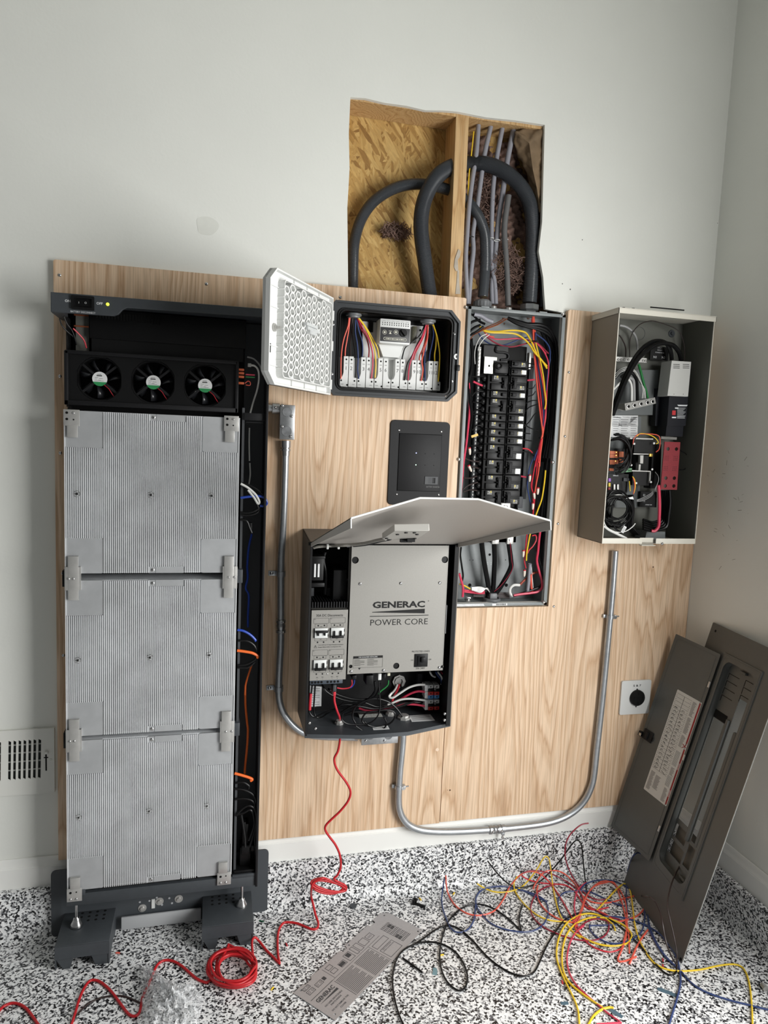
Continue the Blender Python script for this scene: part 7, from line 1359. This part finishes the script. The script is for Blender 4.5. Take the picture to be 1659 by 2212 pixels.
fw_('red','red wire crossing low through the middle of the tangle','T',[(580,520),(640,555),(740,580),(850,590),(950,600),(1020,640),(1060,690),(1100,750),(1150,800),(1230,810),(1320,790)],.0023); fw_('red','red wire dropping steeply from the left arch to the tangle centre','T',[(760,520),(830,590),(900,690),(960,790),(1010,880),(1040,960),(1090,1030),(1150,1100),(1240,1150),(1340,1170),(1440,1140)],.0023)
fw_('yellow','yellow wire with the high narrow peak at the left of the tangle','T',[(200,588),(270,630),(350,657),(440,660),(530,640),(600,600),(670,520),(720,450),(760,380),(790,355),(815,385),(830,480),(845,600),(870,730),(905,850),(940,910)],.0023)
fw_('yellow','yellow wire looping down from the left side into the tangle centre','T',[(540,525),(515,580),(520,640),(560,710),(630,790),(720,860),(820,900),(930,912),(1010,915)],.0023)
merge('yellow','yellow wire making the right peak and running to the right floor edge',[('T',[(960,930),(1010,990),(1080,1050)])],.0022)
merge('yellow','yellow wire peaking at the right of the tangle, running out to the lower right',[('Q',[(560,645),(620,580),(690,505),(740,472),(770,500),(785,570),(795,650),(805,730),(830,820),(870,900),(920,970),(980,1010),(1060,1030),(1150,1030),(1240,1020),(1340,998),(1430,988),(1490,1005),(1525,1060),(1545,1150),(1555,1260),(1560,1380)])],.0026)
merge('yellow','outer yellow wire of the pair swooping to the bottom right edge',[('Q',[(680,770),(665,735),(610,690),(540,665),(470,668),(400,700),(350,750),(315,830),(303,930),(325,1020),(370,1120),(410,1200),(440,1280),(450,1380)])],.0028)
merge('yellow','inner yellow wire of the pair, curling back at the bottom right',[('Q',[(440,800),(520,840),(600,865),(690,870),(760,850),(785,800),(750,750),(690,715),(610,690),(520,690),(440,720),(385,770),(350,850),(338,950),(350,1040),(390,1110),(460,1170),(530,1220),(600,1265)])],.0028)
merge('yellow','thick yellow wire end curling up at the very bottom right',[('Q',[(505,1380),(540,1320),(590,1280),(640,1265),(668,1268)])],.0032)
merge('blue','long blue wire running from the tangle past the cover foot to the bottom edge',[('Q',[(510,740),(600,738),(690,735)])],.0024)
merge('blue','thick blue wire arching over the front of the panel cover to the bottom edge',[('Q',[(560,690),(620,683),(700,685),(790,705),(880,740),(960,790),(1020,860),(1065,930),(1090,1010),(1098,1100),(1080,1190),(1050,1290),(1020,1390)])],.0028)
merge('blue','dark blue wire running right from the cover foot along the floor',[('Q',[(1100,1030),(1150,1090),(1220,1145),(1310,1185),(1420,1220),(1540,1250),(1680,1285)])],.0026)
merge('blue','blue wire loop standing in front of the panel cover',[('Q',[(455,520),(480,480),(540,455),(620,447),(700,465),(780,510),(830,570),(865,640),(865,720),(840,790),(760,840),(660,855),(570,820),(520,770),(515,735)])],.0024)
merge('blue','blue wire rising beside the panel cover door and looping back down',[('Q',[(758,660),(752,560),(752,460),(765,370),(790,300,-.16),(825,273,-.16),(855,300,-.16),(872,380),(872,480),(880,600),(895,720),(930,820),(990,920),(1050,985)])],.0024)
merge('blue','dark blue wire curve in the tangle middle',[('Q',[(320,560),(350,530),(410,520),(500,520),(600,560),(680,600),(740,615)])],.0024); merge('blue','second dark blue wire curve at the left of the tangle middle',[('Q',[(420,720),(350,680),(315,620),(315,560)])],.0024)
merge('brown','dark brown wire on the panel cover running from its opening to the floor',[('N',[(650,1395,-.30),(560,1470,-.33),(500,1560,-.36),(462,1660,-.40),(448,1760,-.44),(465,1850,-.47),(490,1960,-.5),(505,2060,-.53),(500,2140)])],.0024,'brown'); merge('brown','second dark brown wire arching over the lower part of the panel cover',[('N',[(285,1700),(330,1705,-.4),(370,1730,-.42),(405,1800,-.45),(420,1880,-.48),(440,1980,-.5),(470,2060,-.53),(500,2110,-.55)])],.0024,'brown')
merge('blue','dark blue wire running along the foot of the panel cover',[('Q',[(890,690),(900,770),(950,870),(1010,950),(1080,1010)])],.0026)

# crumpled clear plastic bag
bagm, nt, bs2 = nodes('clear film')
L_ = nt.links.new; bs2.inputs['Base Color'].default_value = S(236,238,240); bs2.inputs['Roughness'].default_value = .18; bs2.inputs['Alpha'].default_value = .34
tc = N(nt,'ShaderNodeTexCoord'); vo = N(nt,'ShaderNodeTexVoronoi',Scale=70.0,_feature='DISTANCE_TO_EDGE'); L_(tc.outputs['Object'],vo.inputs['Vector']); rp = N(nt,'ShaderNodeValToRGB'); rp.color_ramp.elements[0].color = (.75,.75,.75,1); rp.color_ramp.elements[1].color = (.22,.22,.22,1); rp.color_ramp.elements[1].position = .12; L_(vo.outputs[0],rp.inputs[0]); L_(rp.outputs[0],bs2.inputs['Alpha'])
bp_n = N(nt,'ShaderNodeBump',Strength=.8,Distance=.004); no = N(nt,'ShaderNodeTexNoise',Scale=60.0,Detail=3.0); L_(tc.outputs['Object'],no.inputs['Vector']); L_(no.outputs[0],bp_n.inputs['Height']); L_(bp_n.outputs[0],bs2.inputs['Normal'])
cen = at('D',960,1060,0,2); rnd = random.Random(12); outl = [at('D',x,y,0,2) for x,y in ((770,798),(830,815),(900,868),(960,905),(1040,925),(1100,925),(1140,985),(1125,1060),(1110,1150),(1050,1250),(930,1280),(800,1250),(785,1150),(790,1060),(795,960),(790,880))]
b = MB(); nr = 12; nn = 64; ring = []
for i in range(nn):
    t = i/nn*len(outl); a_ = outl[int(t)%len(outl)]; c_ = outl[(int(t)+1)%len(outl)]; ring.append(a_.lerp(c_,t-int(t)))
vs = []
for j in range(nr+1):
    f = 1-j/nr
    for i in range(nn):
        p = cen.lerp(ring[i],f); h = .045*(1-f**2.2); p = p+Vector((rnd.uniform(-.005,.005)*(1 if 0<j else .4),rnd.uniform(-.005,.005)*(1 if 0<j else .4),0)); vs.append(Vector((p.x,p.y,max(.002,h+rnd.uniform(-.013,.013)*(1 if j else 0)+.003))))
b.add(vs,[(j*nn+i,j*nn+(i+1)%nn,(j+1)*nn+(i+1)%nn,(j+1)*nn+i) for j in range(nr) for i in range(nn)])
o = b.build('plastic_bag',bagm); tag(o,'crumpled clear plastic bag on the floor at the bottom left','bag')

# wires in the side gutter of the battery cabinet
def gw(k,col,lab,pts,ys=-.10,r=.0028,nm=None,grp='wires in the battery cabinet'): wire((nm or col)+'_wire',lab,path(k,pts,ys),r,wc[col],group=grp)
gw('A','white','white cable curving down inside the right gutter of the battery cabinet',[(1415,765),(1445,770),(1468,800),(1472,860),(1460,930),(1435,1010),(1415,1085)],(-.10,-.07),.0028)
gw('A','grey','dark grey cable arching over the white one at the gutter top',[(1395,710),(1440,725),(1480,770),(1500,830)],(-.09,-.08),.0026,nm='black'); gw('A','white','pale cable lower in the right gutter below the bracket',[(1410,1180),(1408,1280),(1410,1400)],-.06,.0022); gw('B','white','pale cable running down the gutter beside the top module',[(1412,0),(1415,80),(1405,150)],-.06,.0022)
gw('A','red','red and black lead pair curving down at the upper left of the cabinet, red one',[(240,520),(280,560),(312,600),(328,650)],(-.12,-.09),.0020); gw('A','black','black lead hanging from the switch console at the upper left of the cabinet',[(178,440),(200,490),(230,530),(250,580),(262,630)],(-.13,-.09),.0020); gw('A','black','second black lead bowing left below the switch console',[(150,455),(165,500),(200,540),(235,570),(255,600)],(-.13,-.09),.0020)
for i,(pts,lab) in enumerate((([(1350,135),(1400,145),(1450,170),(1500,210),(1515,250),(1480,300)],'black cable bowing out of the gutter beside the top module, upper one'),([(1350,330),(1410,330),(1460,310),(1490,280),(1515,240)],'black cable bowing out beside the top module, lower one'),([(1355,345),(1420,345),(1470,320),(1460,270)],'black cable below the white one beside the top module'),([(1350,375),(1390,385),(1410,430),(1425,465)],'black cable end with a plug hanging beside the top module'))): gw('B','black',lab,pts,-.115,.0034)
gw('B','white','white cable curling beside the top module',[(1352,138),(1400,165),(1450,210),(1475,255),(1465,270),(1440,230),(1400,180)],-.12,.0034); gw('B','cobalt','bright blue cable looping out beside the top module',[(1350,232),(1400,225),(1460,220),(1505,230),(1526,262),(1510,285),(1480,285)],-.118,.0036,nm='blue')
gw('B','cobalt','blue cable running down the gutter between the top and middle modules',[(1425,470),(1405,560),(1395,680),(1398,760),(1385,830),(1405,880),(1400,1000),(1400,1090)],-.06,.0032,nm='blue'); gw('B','cobalt','blue cable end bending out beside the middle module',[(1330,1108),(1370,1115),(1415,1140),(1450,1175),(1445,1180)],-.118,.0036,nm='blue')
gw('B','brightorange','bright orange cable bending out beside the middle module',[(1328,1245),(1380,1252),(1430,1262),(1465,1282),(1460,1295)],-.118,.0042,nm='orange'); gw('C','brightorange','bright orange cable bending out beside the bottom module',[(1278,545),(1320,556),(1365,570),(1388,582),(1375,592)],-.118,.0042,nm='orange')
gw('C','brightorange','orange cable running down the gutter with ties beside the middle module',[(1345,0),(1345,120),(1355,230),(1360,280),(1355,380),(1345,480),(1340,545)],-.07,.0036,nm='orange'); gw('B','brightorange','orange cable continuing below the middle module plugs',[(1425,1340),(1405,1400),(1385,1470),(1380,1540)],-.08,.003,nm='orange')
for i,(pts,lab) in enumerate((([(1330,1180),(1390,1180),(1440,1210),(1460,1260),(1450,1300)],'black cable arching beside the middle module, upper one'),([(1330,1345),(1390,1335),(1440,1310),(1460,1285)],'black cable arching beside the middle module, lower one'),([(1330,1358),(1400,1355),(1445,1320)],'black cable lowest of the arcs beside the middle module'))): gw('B','black',lab,pts,-.115,.0034)
for i,(pts,lab) in enumerate((([(1278,605),(1330,600),(1365,620),(1365,640)],'uppermost black cable beside the bottom module'),([(1276,640),(1330,645),(1385,670),(1410,710),(1400,735)],'second black cable bowing beside the bottom module'),([(1278,705),(1330,700),(1380,710),(1405,735)],'third black cable beside the bottom module'),([(1285,800),(1330,790),(1370,770),(1390,790),(1400,850),(1385,910),(1365,960)],'black cable arching down beside the bottom module, outer one'),([(1285,808),(1330,760),(1370,745),(1405,770),(1412,840),(1395,920),(1370,1000)],'black cable arching down beside the bottom module, outermost one'),([(1320,800),(1330,860),(1340,930),(1345,1000)],'black cable hanging straight beside the bottom module'),([(1400,740),(1415,830),(1405,950),(1412,1080),(1410,1180)],'thin grey cable along the cabinet side panel at the bottom'))): gw('C','black',lab,pts,-.115,.0036)
t = thing('orange_terminals','row of small orange wire connectors at the right end of the fan tray','connector',at('A',1355,840,-.1))
for i,y in enumerate((795,818,842,884)):
    q = at('A',1355,y,-.105); b = MB(); b.bbox(q.x-.008,q.x+.008,-.112,-.09,q.z-.003,q.z+.003,.001); b.build('connector_body',mat('orange plastic', S(200,98,60), .45) if 'orange plastic' not in MATS else MATS['orange plastic'],t)
q = at('A',1410,765,-.1); b = MB(); b.bbox(q.x-.005,q.x+.005,-.106,-.094,q.z-.005,q.z+.005,.001); tag(b.build('cable_plug',nickel_m),'clear plug on the white cable in the cabinet gutter','plug')
for c_,y,lab in (('pink',826,'short red lead from the orange connectors in the cabinet'),('green',842,'short green lead from the orange connectors in the cabinet')): gw('A',c_,lab,[(1385,y),(1415,y+2),(1445,y+4)],-.1,.002,nm={'pink':'red','green':'green'}[c_])
gw('A','orange','short bent orange lead below the orange connectors',[(1380,885),(1400,870),(1415,880),(1412,898),(1385,895)],-.1,.0012)
for k,x,y,w_,h_,lab in (('B',1415,420,.010,.022,'small black plug hanging in the gutter beside the top module'),('C',1345,1010,.024,.030,'black plug above the socket at the bottom of the cabinet gutter'),('C',1335,855,.010,.016,'black plug with a white tip beside the bottom module'),('C',1390,1000,.012,.02,'black plug at the lower right of the cabinet gutter')):
    q = at(k,x,y,-.10); b = MB(); b.bbox(q.x-w_/2,q.x+w_/2,-.108,-.085,q.z-h_/2,q.z+h_/2,.002); tag(b.build('cable_plug',black_m),lab,'plug')
